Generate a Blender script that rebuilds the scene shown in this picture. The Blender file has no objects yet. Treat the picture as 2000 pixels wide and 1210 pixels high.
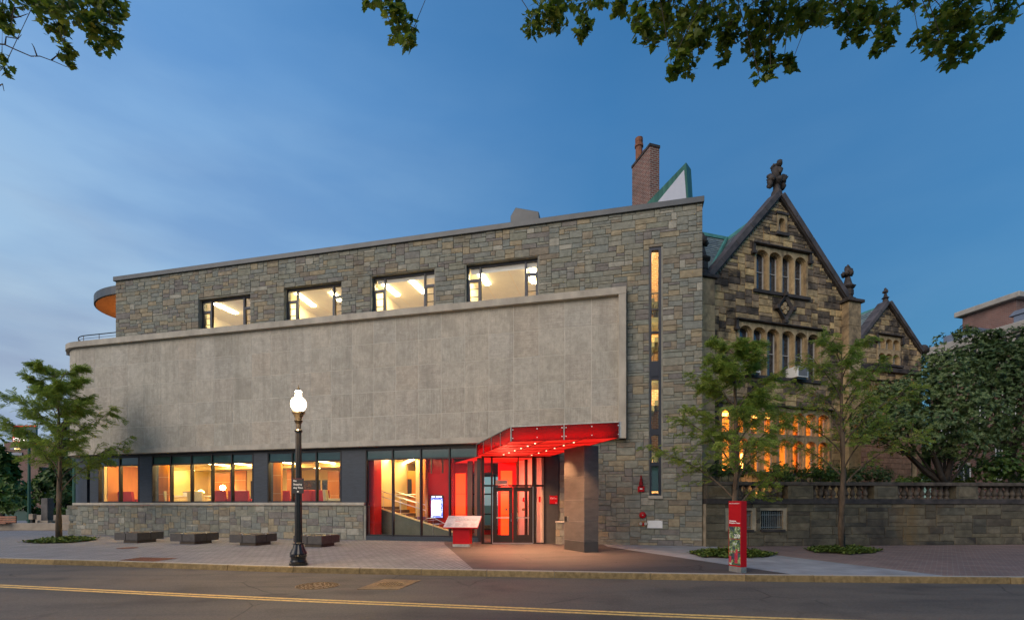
import bpy, math, random
from mathutils import Vector, Matrix, noise
R = random.Random(11)
sc = bpy.context.scene
COL = sc.collection
rad = math.radians

# ------------------------------------------------------------------ camera, sky, sun, exposure
cam_data = bpy.data.cameras.new('camera')
cam_data.lens = 17.0
cam_data.sensor_width = 36.0
cam_data.shift_y = 0.19
cam_data.clip_start = 0.1
cam_data.clip_end = 3000
cam = bpy.data.objects.new('camera', cam_data)
COL.objects.link(cam)
cam.location = (0, 0, 1.5)
cam.rotation_euler = (rad(90), 0, 0)
sc.camera = cam

world = bpy.data.worlds.new('World')
sc.world = world
world.use_nodes = True
SUN_EL, SUN_ROT = 9.0, 68.0


def build_sky():
    nt = world.node_tree
    N, L = nt.nodes, nt.links
    bg = N['Background']
    sky = N.new('ShaderNodeTexSky')
    sky.sky_type = 'NISHITA'
    sky.sun_disc = False
    sky.sun_elevation = rad(SUN_EL)
    sky.sun_rotation = rad(-SUN_ROT)
    sky.ozone_density = 7.0
    sky.air_density = 1.3
    sky.dust_density = 0.4
    tc = N.new('ShaderNodeTexCoord')
    sep = N.new('ShaderNodeSeparateXYZ')
    L.new(tc.outputs['Generated'], sep.inputs[0])
    # thin cloud layers, stretched along the horizon
    mp = N.new('ShaderNodeMapping')
    mp.inputs['Scale'].default_value = (1.0, 1.0, 3.6)
    mp.inputs['Rotation'].default_value = (-0.04, -0.10, 0.5)
    L.new(tc.outputs['Generated'], mp.inputs[0])
    nz = N.new('ShaderNodeTexNoise')
    nz.inputs['Scale'].default_value = 1.7
    nz.inputs['Detail'].default_value = 7
    nz.inputs['Roughness'].default_value = 0.5
    nz.inputs['Distortion'].default_value = 0.35
    L.new(mp.outputs[0], nz.inputs['Vector'])
    rp = N.new('ShaderNodeValToRGB')
    rp.color_ramp.elements[0].position = 0.40
    rp.color_ramp.elements[1].position = 0.68
    L.new(nz.outputs['Fac'], rp.inputs[0])
    # clouds are thickest towards the low western horizon
    hz = N.new('ShaderNodeMapRange')
    hz.inputs['From Min'].default_value = 0.85
    hz.inputs['From Max'].default_value = 0.15
    hz.inputs['To Min'].default_value = 0.05
    hz.inputs['To Max'].default_value = 1.0
    L.new(sep.outputs['Z'], hz.inputs['Value'])
    wx = N.new('ShaderNodeMapRange')
    wx.inputs['From Min'].default_value = 0.15
    wx.inputs['From Max'].default_value = -0.6
    wx.inputs['To Min'].default_value = 0.14
    wx.inputs['To Max'].default_value = 1.0
    L.new(sep.outputs['X'], wx.inputs['Value'])
    m1 = N.new('ShaderNodeMath'); m1.operation = 'MULTIPLY'
    L.new(hz.outputs[0], m1.inputs[0]); L.new(wx.outputs[0], m1.inputs[1])
    m2 = N.new('ShaderNodeMath'); m2.operation = 'MULTIPLY'
    L.new(m1.outputs[0], m2.inputs[0]); L.new(rp.outputs[0], m2.inputs[1])
    m3 = N.new('ShaderNodeMath'); m3.operation = 'MULTIPLY_ADD'
    L.new(m1.outputs[0], m3.inputs[0]); m3.inputs[1].default_value = 1.0
    m4 = N.new('ShaderNodeMath'); m4.operation = 'MULTIPLY'
    L.new(m2.outputs[0], m4.inputs[0]); m4.inputs[1].default_value = 0.24
    L.new(m4.outputs[0], m3.inputs[2])
    m3.use_clamp = True
    # cloud colour: pale and grey-blue patches
    nz2 = N.new('ShaderNodeTexNoise')
    nz2.inputs['Scale'].default_value = 3.0
    nz2.inputs['Detail'].default_value = 5
    L.new(mp.outputs[0], nz2.inputs['Vector'])
    cr = N.new('ShaderNodeValToRGB')
    cr.color_ramp.elements[0].position = 0.36
    cr.color_ramp.elements[0].color = (1.08, 1.40, 1.98, 1)
    cr.color_ramp.elements[1].position = 0.62
    cr.color_ramp.elements[1].color = (1.55, 2.0, 2.48, 1)
    L.new(nz2.outputs['Fac'], cr.inputs[0])
    tint = N.new('ShaderNodeMix'); tint.data_type = 'RGBA'; tint.blend_type = 'MULTIPLY'
    tint.inputs['Factor'].default_value = 1.0
    L.new(sky.outputs[0], tint.inputs[6])
    tint.inputs[7].default_value = (0.86, 1.10, 0.98, 1)
    low = N.new('ShaderNodeMapRange')           # dims the sky towards the horizon all round
    low.inputs['From Min'].default_value = 0.05
    low.inputs['From Max'].default_value = 0.62
    low.inputs['To Min'].default_value = 0.52
    low.inputs['To Max'].default_value = 1.0
    L.new(sep.outputs['Z'], low.inputs['Value'])
    dim = N.new('ShaderNodeMix'); dim.data_type = 'RGBA'; dim.blend_type = 'MULTIPLY'
    dim.inputs['Factor'].default_value = 1.0
    L.new(tint.outputs[2], dim.inputs[6]); L.new(low.outputs[0], dim.inputs[7])
    mx = N.new('ShaderNodeMix'); mx.data_type = 'RGBA'
    L.new(m3.outputs[0], mx.inputs['Factor'])
    L.new(dim.outputs[2], mx.inputs[6])
    L.new(cr.outputs[0], mx.inputs[7])
    L.new(mx.outputs[2], bg.inputs['Color'])
    bg.inputs['Strength'].default_value = 0.1


build_sky()
sun_data = bpy.data.lights.new('sun', 'SUN')
sun_data.energy = 0.85
sun_data.angle = rad(50)
sun_data.color = (1.0, 0.84, 0.68)
sun = bpy.data.objects.new('sun', sun_data)
COL.objects.link(sun)
sun.rotation_euler = (rad(58), 0, rad(-38))     # soft after-glow over the left shoulder

sc.view_settings.view_transform = 'Standard'
sc.view_settings.look = 'None'
sc.view_settings.exposure = 1.5
sc.view_settings.gamma = 1.0
sc.view_settings.use_curve_mapping = False
sc.render.engine = 'CYCLES'
sc.cycles.use_denoising = True
sc.cycles.max_bounces = 7
sc.cycles.diffuse_bounces = 4
sc.cycles.glossy_bounces = 3
sc.cycles.transmission_bounces = 4
sc.cycles.transparent_max_bounces = 16
sc.cycles.sample_clamp_indirect = 6.0
sc.cycles.caustics_reflective = False
sc.cycles.caustics_refractive = False

# ------------------------------------------------------------------ small helpers
FPX, H = 944.4, 1.5


def ground(x, y, z=0.0):
    """point of the level z seen at pixel x,y of the photograph (used as a measuring rule)"""
    Y = (H - z) * FPX / (y - 985.0)
    return Vector(((x - 1000) / FPX * Y, Y, z))


def at(x, y, Y):
    return Vector(((x - 1000) / FPX * Y, Y, H + (985 - y) / FPX * Y))


class Frame:
    """a vertical plane: u along it, v outward, z up"""
    def __init__(s, o, e):
        s.o = Vector((o[0], o[1], 0))
        s.e = Vector((e[0], e[1], 0)).normalized()
        s.n = Vector((s.e.y, -s.e.x, 0))
        s.ang = math.atan2(s.e.y, s.e.x)

    def __call__(s, u, v, z):
        return s.o + s.e * u + s.n * v + Vector((0, 0, z))

    def px(s, x, y=985, v=0.0):
        a = (x - 1000) / FPX
        o = s.o + s.n * v
        u = (a * o.y - o.x) / (s.e.x - a * s.e.y)
        Y = o.y + u * s.e.y
        return u, H + (985 - y) / FPX * Y

    def u(s, x, v=0.0):
        return s.px(x, 985, v)[0]

    def z(s, x, y, v=0.0):
        return s.px(x, y, v)[1]


class World:
    ang = 0.0

    def __call__(s, u, v, z):
        return Vector((u, v, z))


W = World()


def origin(o):
    v = Vector((0, 0, 0))
    while o is not None:
        v += o.location
        o = o.parent
    return v


def tag(o, label=None, cat=None, group=None, kind=None):
    if label: o['label'] = label
    if cat: o['category'] = cat
    if group: o['group'] = group
    if kind: o['kind'] = kind
    return o


def thing(name, loc, label, cat, group=None):
    o = bpy.data.objects.new(name, None)
    COL.objects.link(o)
    o.location = loc
    o.empty_display_size = 0.2
    return tag(o, label, cat, group)


class MB:
    def __init__(s, fr=W):
        s.fr = fr
        s.v, s.f = [], []

    def add(s, pts, faces, raw=False):
        b = len(s.v)
        s.v += [Vector(p) if raw else s.fr(*p) for p in pts]
        s.f += [[b + i for i in f] for f in faces]
        return s

    def quad(s, a, b, c, d):
        return s.add((a, b, c, d), ((0, 1, 2, 3),))

    def box(s, u0, u1, v0, v1, z0, z1):
        p = [(u, v, z) for z in (z0, z1) for v in (v0, v1) for u in (u0, u1)]
        return s.add(p, ((0, 2, 3, 1), (4, 5, 7, 6), (0, 1, 5, 4), (2, 6, 7, 3), (0, 4, 6, 2), (1, 3, 7, 5)))

    def prism(s, poly, axis, a0, a1):
        """extrude a polygon: axis 'v' -> poly in (u,z); 'z' -> poly in (u,v); 'u' -> poly in (v,z)"""
        def mk(p, a):
            if axis == 'v': return (p[0], a, p[1])
            if axis == 'z': return (p[0], p[1], a)
            return (a, p[0], p[1])
        n = len(poly)
        pts = [mk(p, a0) for p in poly] + [mk(p, a1) for p in poly]
        fs = [tuple(range(n))[::-1], tuple(range(n, 2 * n))]
        fs += [(i, (i + 1) % n, n + (i + 1) % n, n + i) for i in range(n)]
        return s.add(pts, fs)

    def lathe(s, c, prof, seg=16, flute=0.0):
        b, n = [], len(prof)
        for r, z in prof:
            for k in range(seg):
                a = 2 * math.pi * k / seg
                rr = r * (1 - (flute if k % 2 else 0))
                b.append((c[0] + rr * math.cos(a), c[1] + rr * math.sin(a), c[2] + z))
        fs = []
        for i in range(n - 1):
            for k in range(seg):
                k2 = (k + 1) % seg
                fs.append((i * seg + k, i * seg + k2, (i + 1) * seg + k2, (i + 1) * seg + k))
        fs.append(tuple(range(seg))[::-1])
        fs.append(tuple(range((n - 1) * seg, n * seg)))
        return s.add(b, fs)

    def tube(s, pts, radii, seg=6):
        pts = [Vector(p) for p in pts]
        n = len(pts)
        if not hasattr(radii, '__len__'): radii = [radii] * n
        b = []
        for i, p in enumerate(pts):
            d = (pts[min(i + 1, n - 1)] - pts[max(i - 1, 0)])
            d = d.normalized() if d.length > 1e-9 else Vector((0, 0, 1))
            x = d.cross(Vector((0, 0, 1)))
            if x.length < 1e-3: x = d.cross(Vector((1, 0, 0)))
            x.normalize()
            y = d.cross(x)
            for k in range(seg):
                a = 2 * math.pi * k / seg
                b.append(p + (x * math.cos(a) + y * math.sin(a)) * radii[i])
        fs = [(i * seg + k, i * seg + (k + 1) % seg, (i + 1) * seg + (k + 1) % seg, (i + 1) * seg + k)
              for i in range(n - 1) for k in range(seg)]
        fs += [tuple(range(seg))[::-1], tuple(range((n - 1) * seg, n * seg))]
        return s.add(b, fs, raw=s.fr is W)

    def build(s, name, mat, parent=None, bevel=0, smooth=False, kind=None, label=None, uv=False, seg=2):
        base = origin(parent) if parent is not None else None
        vs = s.v
        if base is None:
            if vs:
                lo = [min(v[i] for v in vs) for i in range(3)]
                hi = [max(v[i] for v in vs) for i in range(3)]
                base = Vector(((lo[0] + hi[0]) / 2, (lo[1] + hi[1]) / 2, lo[2]))
            else:
                base = Vector()
        me = bpy.data.meshes.new(name)
        me.from_pydata([v - base for v in vs], [], s.f)
        me.materials.append(mat)
        if smooth:
            me.polygons.foreach_set('use_smooth', [True] * len(me.polygons))
        if uv: add_uv(me)
        o = bpy.data.objects.new(name, me)
        COL.objects.link(o)
        if parent is None:
            o.location = base
        else:
            o.parent = parent
        if bevel:
            m = o.modifiers.new('bevel', 'BEVEL')
            m.width = bevel
            m.segments = seg
            m.limit_method = 'ANGLE'
            m.angle_limit = rad(35)
        if kind: o['kind'] = kind
        if label: o['label'] = label
        return o


def add_uv(me):
    uvl = me.uv_layers.new(name='UVMap')
    for p in me.polygons:
        n = p.normal
        if abs(n.z) > 0.75:
            t, b = Vector((1, 0, 0)), Vector((0, 1, 0))
        else:
            t = Vector((-n.y, n.x, 0)).normalized()
            b = n.cross(t)
        for li in p.loop_indices:
            co = me.vertices[me.loops[li].vertex_index].co
            uvl.data[li].uv = (co.dot(t), co.dot(b))


def copy_tree(o, parent=None):
    c = o.copy()
    COL.objects.link(c)
    c.parent = parent
    for ch in list(o.children):
        copy_tree(ch, c)
    return c


def inst(name, me, parent, wloc, ang, scale):
    """one more object that shares a mesh"""
    o = bpy.data.objects.new(name, me)
    COL.objects.link(o)
    o.parent = parent
    o.location = wloc - origin(parent)
    o.rotation_euler = (0, 0, ang)
    o.scale = scale
    return o


def text(name, body, size, mat, parent, pos, right, up, align='LEFT', bold=0.0):
    """flat lettering lying in the plane right/up with its baseline start at pos"""
    cu = bpy.data.curves.new(name, 'FONT')
    cu.body = body
    cu.size = size
    cu.extrude = 0.0015
    cu.offset = bold
    cu.align_x = align
    cu.resolution_u = 2
    cu.materials.append(mat)
    tmp = bpy.data.objects.new(name, cu)
    me = bpy.data.meshes.new_from_object(tmp)
    bpy.data.objects.remove(tmp)
    o = bpy.data.objects.new(name, me)
    COL.objects.link(o)
    r = Vector(right).normalized()
    u = Vector(up).normalized()
    nn = r.cross(u)
    m = Matrix((r, u, nn)).transposed().to_4x4()
    o.rotation_euler = m.to_euler()
    o.parent = parent
    o.location = Vector(pos) - (origin(parent) if parent else Vector())
    return o


# ------------------------------------------------------------------ materials
def new_mat(name):
    m = bpy.data.materials.new(name)
    m.use_nodes = True
    nt = m.node_tree
    return m, nt, nt.nodes, nt.links, nt.nodes['Principled BSDF']


def noise_node(N, L, vec, scale, detail=4, rough=0.55, dist=0.0):
    n = N.new('ShaderNodeTexNoise')
    n.inputs['Scale'].default_value = scale
    n.inputs['Detail'].default_value = detail
    n.inputs['Roughness'].default_value = rough
    n.inputs['Distortion'].default_value = dist
    if vec is not None: L.new(vec, n.inputs['Vector'])
    return n


def mix_rgb(N, L, fac, a, b, mode='MIX'):
    m = N.new('ShaderNodeMix')
    m.data_type = 'RGBA'
    m.blend_type = mode
    if isinstance(fac, float): m.inputs['Factor'].default_value = fac
    else: L.new(fac, m.inputs['Factor'])
    for v, i in ((a, 6), (b, 7)):
        if isinstance(v, tuple): m.inputs[i].default_value = (*v[:3], 1)
        else: L.new(v, m.inputs[i])
    return m.outputs[2]


def ramp(N, L, fac, stops, const=False):
    r = N.new('ShaderNodeValToRGB')
    cr = r.color_ramp
    if const: cr.interpolation = 'CONSTANT'
    while len(cr.elements) < len(stops): cr.elements.new(0.5)
    for e, (p, c) in zip(cr.elements, stops):
        e.position = p
        e.color = (*c, 1) if isinstance(c, tuple) else (c, c, c, 1)
    L.new(fac, r.inputs[0])
    return r.outputs[0]


def bump(N, L, b, h, strength, dist=0.02):
    n = N.new('ShaderNodeBump')
    n.inputs['Strength'].default_value = strength
    n.inputs['Distance'].default_value = dist
    L.new(h, n.inputs['Height'])
    L.new(n.outputs[0], b.inputs['Normal'])


def pos_vec(N):
    return N.new('ShaderNodeNewGeometry').outputs['Position']


def plain(name, col, rough=0.6, var=0.12, scale=3.0, bmp=0.0, bscale=60.0, metal=0.0, spec=0.5, stretch=None):
    m, nt, N, L, b = new_mat(name)
    v = pos_vec(N)
    if stretch:
        mp = N.new('ShaderNodeMapping')
        mp.inputs['Scale'].default_value = stretch
        L.new(v, mp.inputs[0])
        v = mp.outputs[0]
    n = noise_node(N, L, v, scale, 6, 0.6)
    c = tuple(col)
    lo = tuple(max(0, x * (1 - var * 1.6)) for x in c)
    hi = tuple(min(1, x * (1 + var * 1.6)) for x in c)
    L.new(ramp(N, L, n.outputs['Fac'], [(0.3, lo), (0.7, hi)]), b.inputs['Base Color'])
    b.inputs['Roughness'].default_value = rough
    b.inputs['Metallic'].default_value = metal
    b.inputs['Specular IOR Level'].default_value = spec
    if bmp:
        n2 = noise_node(N, L, v, bscale, 5)
        bump(N, L, b, n2.outputs['Fac'], bmp)
    return m


def emit(name, col, strength, base=1.0):
    m, nt, N, L, b = new_mat(name)
    b.inputs['Base Color'].default_value = (*[x * base for x in col], 1)
    b.inputs['Emission Color'].default_value = (*col, 1)
    b.inputs['Emission Strength'].default_value = strength
    return m


def piece_random(N, L):
    """a random number per stone: by object, and by island where stones are joined"""
    oi = N.new('ShaderNodeObjectInfo')
    g = N.new('ShaderNodeNewGeometry')
    a = N.new('ShaderNodeMath'); a.operation = 'ADD'
    L.new(oi.outputs['Random'], a.inputs[0]); L.new(g.outputs['Random Per Island'], a.inputs[1])
    f = N.new('ShaderNodeMath'); f.operation = 'FRACT'
    L.new(a.outputs[0], f.inputs[0])
    return f.outputs[0]


def stone_mat(name, palette, rough=0.85, grain=0.28, bmp=0.5, soot=None, stain=None, scale=5.0, combed=0.0):
    m, nt, N, L, b = new_mat(name)
    r = piece_random(N, L)
    v = pos_vec(N)
    # every stone gets its own patch of the grain
    wv = N.new('ShaderNodeVectorMath'); wv.operation = 'ADD'
    cmb = N.new('ShaderNodeCombineXYZ')
    mul = N.new('ShaderNodeMath'); mul.operation = 'MULTIPLY'; mul.inputs[1].default_value = 37.0
    L.new(r, mul.inputs[0])
    for i in range(3): L.new(mul.outputs[0], cmb.inputs[i])
    L.new(v, wv.inputs[0]); L.new(cmb.outputs[0], wv.inputs[1])
    n = len(palette)
    col = ramp(N, L, r, [(i / n, c) for i, c in enumerate(palette)], const=True)
    g1 = noise_node(N, L, wv.outputs[0], scale, 8, 0.65, 0.4)
    g = ramp(N, L, g1.outputs['Fac'], [(0.3, 1 - grain), (0.7, 1 + grain * 0.6)])
    col = mix_rgb(N, L, 1.0, col, g, 'MULTIPLY')
    if combed:
        # faint tooling: fine level or upright streaks, slab by slab
        for sc3, sw in (((2.2, 2.2, 46.0), 0.0), ((30.0, 30.0, 2.0), 0.5)):
            mp3 = N.new('ShaderNodeMapping'); mp3.inputs['Scale'].default_value = sc3
            L.new(wv.outputs[0], mp3.inputs[0])
            n3 = noise_node(N, L, mp3.outputs[0], 1.0, 5, 0.6)
            k3 = N.new('ShaderNodeMath'); k3.operation = 'ADD'; k3.inputs[1].default_value = sw
            L.new(r, k3.inputs[0])
            f3 = N.new('ShaderNodeMath'); f3.operation = 'FRACT'; L.new(k3.outputs[0], f3.inputs[0])
            g3 = ramp(N, L, n3.outputs['Fac'], [(0.32, 1 - combed), (0.68, 1 + combed * .5)])
            col = mix_rgb(N, L, f3.outputs[0], col, mix_rgb(N, L, 1.0, col, g3, 'MULTIPLY'))
        mp4 = N.new('ShaderNodeMapping'); mp4.inputs['Scale'].default_value = (2.6, 2.6, .16)
        L.new(v, mp4.inputs[0])
        dr = noise_node(N, L, mp4.outputs[0], 1.0, 6, 0.65)
        col = mix_rgb(N, L, 1.0, col, ramp(N, L, dr.outputs['Fac'], [(0.34, .84), (0.52, 1.02)]), 'MULTIPLY')
        sp = noise_node(N, L, v, 26, 7, 0.75)
        col = mix_rgb(N, L, 1.0, col, ramp(N, L, sp.outputs['Fac'], [(0.3, .82), (0.7, 1.12)]), 'MULTIPLY')
    if soot:
        (scol, sc_, lo, hi) = soot
        s1 = noise_node(N, L, v, sc_, 8, 0.68, 0.6)
        rr = N.new('ShaderNodeMath'); rr.operation = 'MULTIPLY_ADD'
        L.new(r, rr.inputs[0]); rr.inputs[1].default_value = 0.17
        L.new(s1.outputs['Fac'], rr.inputs[2])
        f = ramp(N, L, rr.outputs[0], [(lo, 0.0), (hi, 1.0)])
        col = mix_rgb(N, L, f, col, scol)
    if stain:
        (scol, sc_, lo, hi) = stain
        s2 = noise_node(N, L, v, sc_, 7, 0.6, 0.8)
        col = mix_rgb(N, L, ramp(N, L, s2.outputs['Fac'], [(lo, 0.0), (hi, 0.75)]), col, scol)
    L.new(col, b.inputs['Base Color'])
    b.inputs['Roughness'].default_value = rough
    b.inputs['Specular IOR Level'].default_value = 0.25
    g2 = noise_node(N, L, wv.outputs[0], 22, 8, 0.7)
    bump(N, L, b, g2.outputs['Fac'], bmp, 0.03)
    return m


def brick_mat(name, c1, c2, mortar, bw=0.22, bh=0.075, ms=0.012, rot=0.0, use_uv=True, rough=0.9, bmp=0.5, var=0.3, off=0.5):
    m, nt, N, L, b = new_mat(name)
    if use_uv:
        v = N.new('ShaderNodeUVMap').outputs[0]
    else:
        v = pos_vec(N)
    mp = N.new('ShaderNodeMapping')
    mp.inputs['Rotation'].default_value = (0, 0, rot)
    L.new(v, mp.inputs[0])
    t = N.new('ShaderNodeTexBrick')
    t.offset = off
    t.inputs['Scale'].default_value = 1.0
    t.inputs['Brick Width'].default_value = bw
    t.inputs['Row Height'].default_value = bh
    t.inputs['Mortar Size'].default_value = ms
    t.inputs['Mortar Smooth'].default_value = 0.15
    t.inputs['Bias'].default_value = 0.0
    t.inputs['Color1'].default_value = (*c1, 1)
    t.inputs['Color2'].default_value = (*c2, 1)
    t.inputs['Mortar'].default_value = (*mortar, 1)
    L.new(mp.outputs[0], t.inputs['Vector'])
    n = noise_node(N, L, pos_vec(N), 1.3, 7, 0.65)
    g = ramp(N, L, n.outputs['Fac'], [(0.3, 1 - var), (0.7, 1 + var * 0.5)])
    L.new(mix_rgb(N, L, 1.0, t.outputs['Color'], g, 'MULTIPLY'), b.inputs['Base Color'])
    b.inputs['Roughness'].default_value = rough
    inv = N.new('ShaderNodeMath'); inv.operation = 'SUBTRACT'
    inv.inputs[0].default_value = 1.0
    L.new(t.outputs['Fac'], inv.inputs[1])
    bump(N, L, b, inv.outputs[0], bmp, 0.01)
    return m


def glass_mat(name, tint=(1, 1, 1), refl=0.10, rough=0.0):
    m, nt, N, L, b = new_mat(name)
    N.remove(b)
    out = N['Material Output']
    tr = N.new('ShaderNodeBsdfTransparent')
    tr.inputs[0].default_value = (*tint, 1)
    gl = N.new('ShaderNodeBsdfGlossy')
    gl.inputs['Roughness'].default_value = rough
    gl.inputs[0].default_value = (1, 1, 1, 1)
    lw = N.new('ShaderNodeLayerWeight')
    lw.inputs['Blend'].default_value = 0.25
    mr = N.new('ShaderNodeMapRange')
    mr.inputs['To Min'].default_value = refl * 0.6
    mr.inputs['To Max'].default_value = min(0.9, refl * 5)
    L.new(lw.outputs['Fresnel'], mr.inputs['Value'])
    mx = N.new('ShaderNodeMixShader')
    L.new(mr.outputs[0], mx.inputs[0])
    L.new(tr.outputs[0], mx.inputs[1])
    L.new(gl.outputs[0], mx.inputs[2])
    L.new(mx.outputs[0], out.inputs[0])
    return m


def leaf_mat(name, cols, rough=0.5, trans=0.3, spec=0.4):
    m, nt, N, L, b = new_mat(name)
    r = piece_random(N, L)
    n = noise_node(N, L, pos_vec(N), 1.1, 3)
    s = N.new('ShaderNodeMath'); s.operation = 'MULTIPLY_ADD'
    L.new(n.outputs['Fac'], s.inputs[0]); s.inputs[1].default_value = 0.5
    h = N.new('ShaderNodeMath'); h.operation = 'MULTIPLY'; h.inputs[1].default_value = 0.75
    L.new(r, h.inputs[0]); L.new(h.outputs[0], s.inputs[2])
    k = len(cols) - 1
    col = ramp(N, L, s.outputs[0], [(0.15 + 0.75 * i / k, c) for i, c in enumerate(cols)])
    L.new(col, b.inputs['Base Color'])
    b.inputs['Roughness'].default_value = rough
    b.inputs['Specular IOR Level'].default_value = spec
    t = N.new('ShaderNodeBsdfTranslucent')
    L.new(col, t.inputs[0])
    mx = N.new('ShaderNodeMixShader')
    mx.inputs[0].default_value = trans
    L.new(b.outputs[0], mx.inputs[1])
    L.new(t.outputs[0], mx.inputs[2])
    L.new(mx.outputs[0], N['Material Output'].inputs[0])
    return m


M = {}
# --- modern building
_pal = [(.20, .20, .155), (.175, .185, .165), (.215, .205, .165), (.30, .235, .145), (.19, .195, .17),
        (.155, .135, .130), (.24, .225, .18), (.18, .19, .175), (.25, .20, .14), (.20, .21, .18),
        (.145, .125, .125), (.165, .18, .17), (.225, .215, .17), (.19, .15, .11), (.21, .205, .17),
        (.33, .31, .26), (.185, .18, .15), (.27, .22, .14), (.16, .155, .15), (.20, .20, .17)]
M['ashlar'] = stone_mat('mixed_ashlar_stone', [tuple((x * .66 + m_ * .34) * 1.22 for x, m_ in zip(c, (.195, .19, .155))) for c in _pal], grain=0.34, stain=((.16, .125, .08), 0.5, .56, .80))
M['mortar'] = plain('pale_mortar', (.235, .228, .195), 0.95, 0.15, 4, 0.4, 90)
M['lime'] = stone_mat('limestone_panel', [(0.473, 0.432, 0.366), (0.451, 0.415, 0.353), (0.477, 0.432, 0.362), (0.460, 0.428, 0.366), (0.431, 0.395, 0.335), (0.469, 0.432, 0.370), (0.464, 0.410, 0.339), (0.482, 0.445, 0.384), (0.447, 0.417, 0.362), (0.464, 0.420, 0.357)],
                      rough=0.8, grain=0.20, bmp=0.22, stain=((0.270, 0.250, 0.208), 1.1, .48, .76), scale=5.5, combed=.20)
M['lime_joint'] = plain('limestone_joint', (.58, .545, .48), 0.9, 0.1)
M['lime_trim'] = plain('limestone_trim', (.40, .36, .30), 0.8, 0.14, 2.2, 0.2, 40, stretch=(1, 1, .6))
M['coping'] = plain('zinc_coping', (.075, .082, .09), 0.45, 0.1, 2, metal=0.3)
M['slate_panel'] = plain('blue_slate_panel', (.024, .034, .050), 0.5, 0.16, 3.5, 0.12, 50, stretch=(1, 1, 5))
M['mullion'] = plain('dark_bronze_mullion', (.020, .020, .024), 0.45, 0.08, spec=0.3)
M['win_frame'] = plain('navy_window_frame', (.022, .026, .040), 0.4, 0.08, metal=0.3)
M['spandrel'] = plain('green_spandrel_glass', (.018, .055, .05), 0.12, 0.15, 1.5, spec=0.8)
M['glass'] = glass_mat('window_glass', (.97, .98, .97), 0.07)
M['glass_lobby'] = glass_mat('lobby_glass', (.95, .96, .95), 0.04)
M['roof_membrane'] = plain('roof_membrane', (.10, .10, .10), 0.9)
M['soffit_wood'] = plain('orange_wood_soffit', (.42, .17, .045), 0.6, 0.2, 4, stretch=(1, 6, 1))
M['pier'] = plain('dark_granite_pier', (.088, .078, .070), 0.42, 0.14, 2.5, 0.08, 120, stretch=(1, 1, 3))
M['pier_base'] = plain('granite_plinth', (.05, .047, .044), 0.4, 0.12, 3)
M['joint_light'] = plain('pale_joint', (.24, .22, .19), 0.8, 0.05)
M['red_panel'] = plain('red_glass_panel', (.42, .008, .012), 0.12, 0.06, 1.0, spec=0.6)
M['red_wall'] = plain('red_lacquer_wall', (.52, .008, .006), 0.3, 0.06, 1.0, spec=0.2)
M['red_paint'] = plain('red_paint', (.40, .004, .010), 0.4, 0.05, spec=0.2)
M['steel'] = plain('brushed_steel', (.55, .55, .55), 0.3, 0.05, metal=1.0)
M['steel_dull'] = plain('dull_steel', (.36, .35, .33), 0.45, 0.15, 9, metal=0.7)
M['door'] = plain('dark_bronze_door', (.018, .014, .014), 0.45, 0.08, spec=0.3)
M['cream'] = plain('cream_plaster', (.78, .60, .28), 0.8, 0.03)
M['cream_up'] = plain('pale_plaster', (.80, .68, .42), 0.8, 0.03)
M['ceil'] = plain('ceiling_plaster', (.80, .70, .48), 0.85, 0.03)
M['carpet'] = plain('office_carpet', (.16, .12, .09), 0.95, 0.2, 30)
M['orange'] = plain('orange_wood_panel', (.56, .20, .028), 0.35, 0.12, 2.0, stretch=(1, 1, .15))
M['brownwood'] = plain('brown_wood', (.13, .06, .028), 0.4, 0.2, 3, stretch=(1, 1, .1))
M['pink_wall'] = plain('pale_vestibule_wall', (.66, .50, .42), 0.7, 0.05)
M['redseat'] = plain('red_upholstery', (.36, .014, .008), 0.85, 0.12, 25)
M['creamseat'] = plain('cream_upholstery', (.62, .50, .26), 0.85, 0.1, 25)
M['stair_side'] = plain('grey_green_stringer', (.11, .12, .085), 0.5, 0.1)
M['green_bench'] = plain('green_upholstery', (.36, .38, .12), 0.8, 0.1)
M['white_board'] = plain('white_board', (.78, .78, .76), 0.5, 0.04)
M['lamp_warm'] = emit('warm_ceiling_light', (1.0, .70, .28), 16.0)
M['lamp_up'] = emit('upper_ceiling_light', (1.0, .84, .50), 22.0)
M['lamp_lobby'] = emit('lobby_ceiling_light', (1.0, .72, .34), 18.0)
M['lamp_up_strong'] = emit('bright_upper_light', (1.0, .84, .50), 38.0)
M['downlight'] = emit('downlight', (1.0, .66, .40), 1.8)
M['red_soffit'] = emit('red_backlit_soffit', (1.0, .014, .008), 0.30, .25)
M['redglow'] = emit('red_lightbox', (1.0, .050, .005), 0.70)
M['globe'] = emit('lamp_globe', (1.0, .80, .50), 3.2)
M['castle_lamp'] = emit('castle_room_lamp', (1.0, .40, .08), 4.5)
M['brick_lit'] = brick_mat('stairwell_brick', (.46, .22, .10), (.60, .33, .15), (.60, .50, .36), 0.22, 0.075, 0.014)
M['black'] = plain('black_metal', (.010, .010, .010), 0.35, 0.2, 8)
M['iron'] = plain('black_cast_iron', (.014, .012, .010), 0.28, 0.3, 12, 0.15, 60)
M['white'] = plain('white_paint', (.78, .78, .76), 0.5, 0.05)
M['text_white'] = plain('white_lettering', (.82, .82, .80), 0.5, 0.0)
M['text_dark'] = plain('dark_lettering', (.05, .05, .08), 0.6, 0.0)
M['text_red'] = plain('red_lettering', (.5, .03, .06), 0.6, 0.0)
M['panel_grey'] = plain('grey_map_panel', (.50, .49, .53), 0.35, 0.10, 14)
M['bench'] = plain('charcoal_bench_stone', (.060, .052, .047), 0.6, 0.15, 8, 0.15, 90)
M['bench_base'] = plain('bench_plinth', (.05, .036, .024), 0.8, 0.2, 8)
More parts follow.
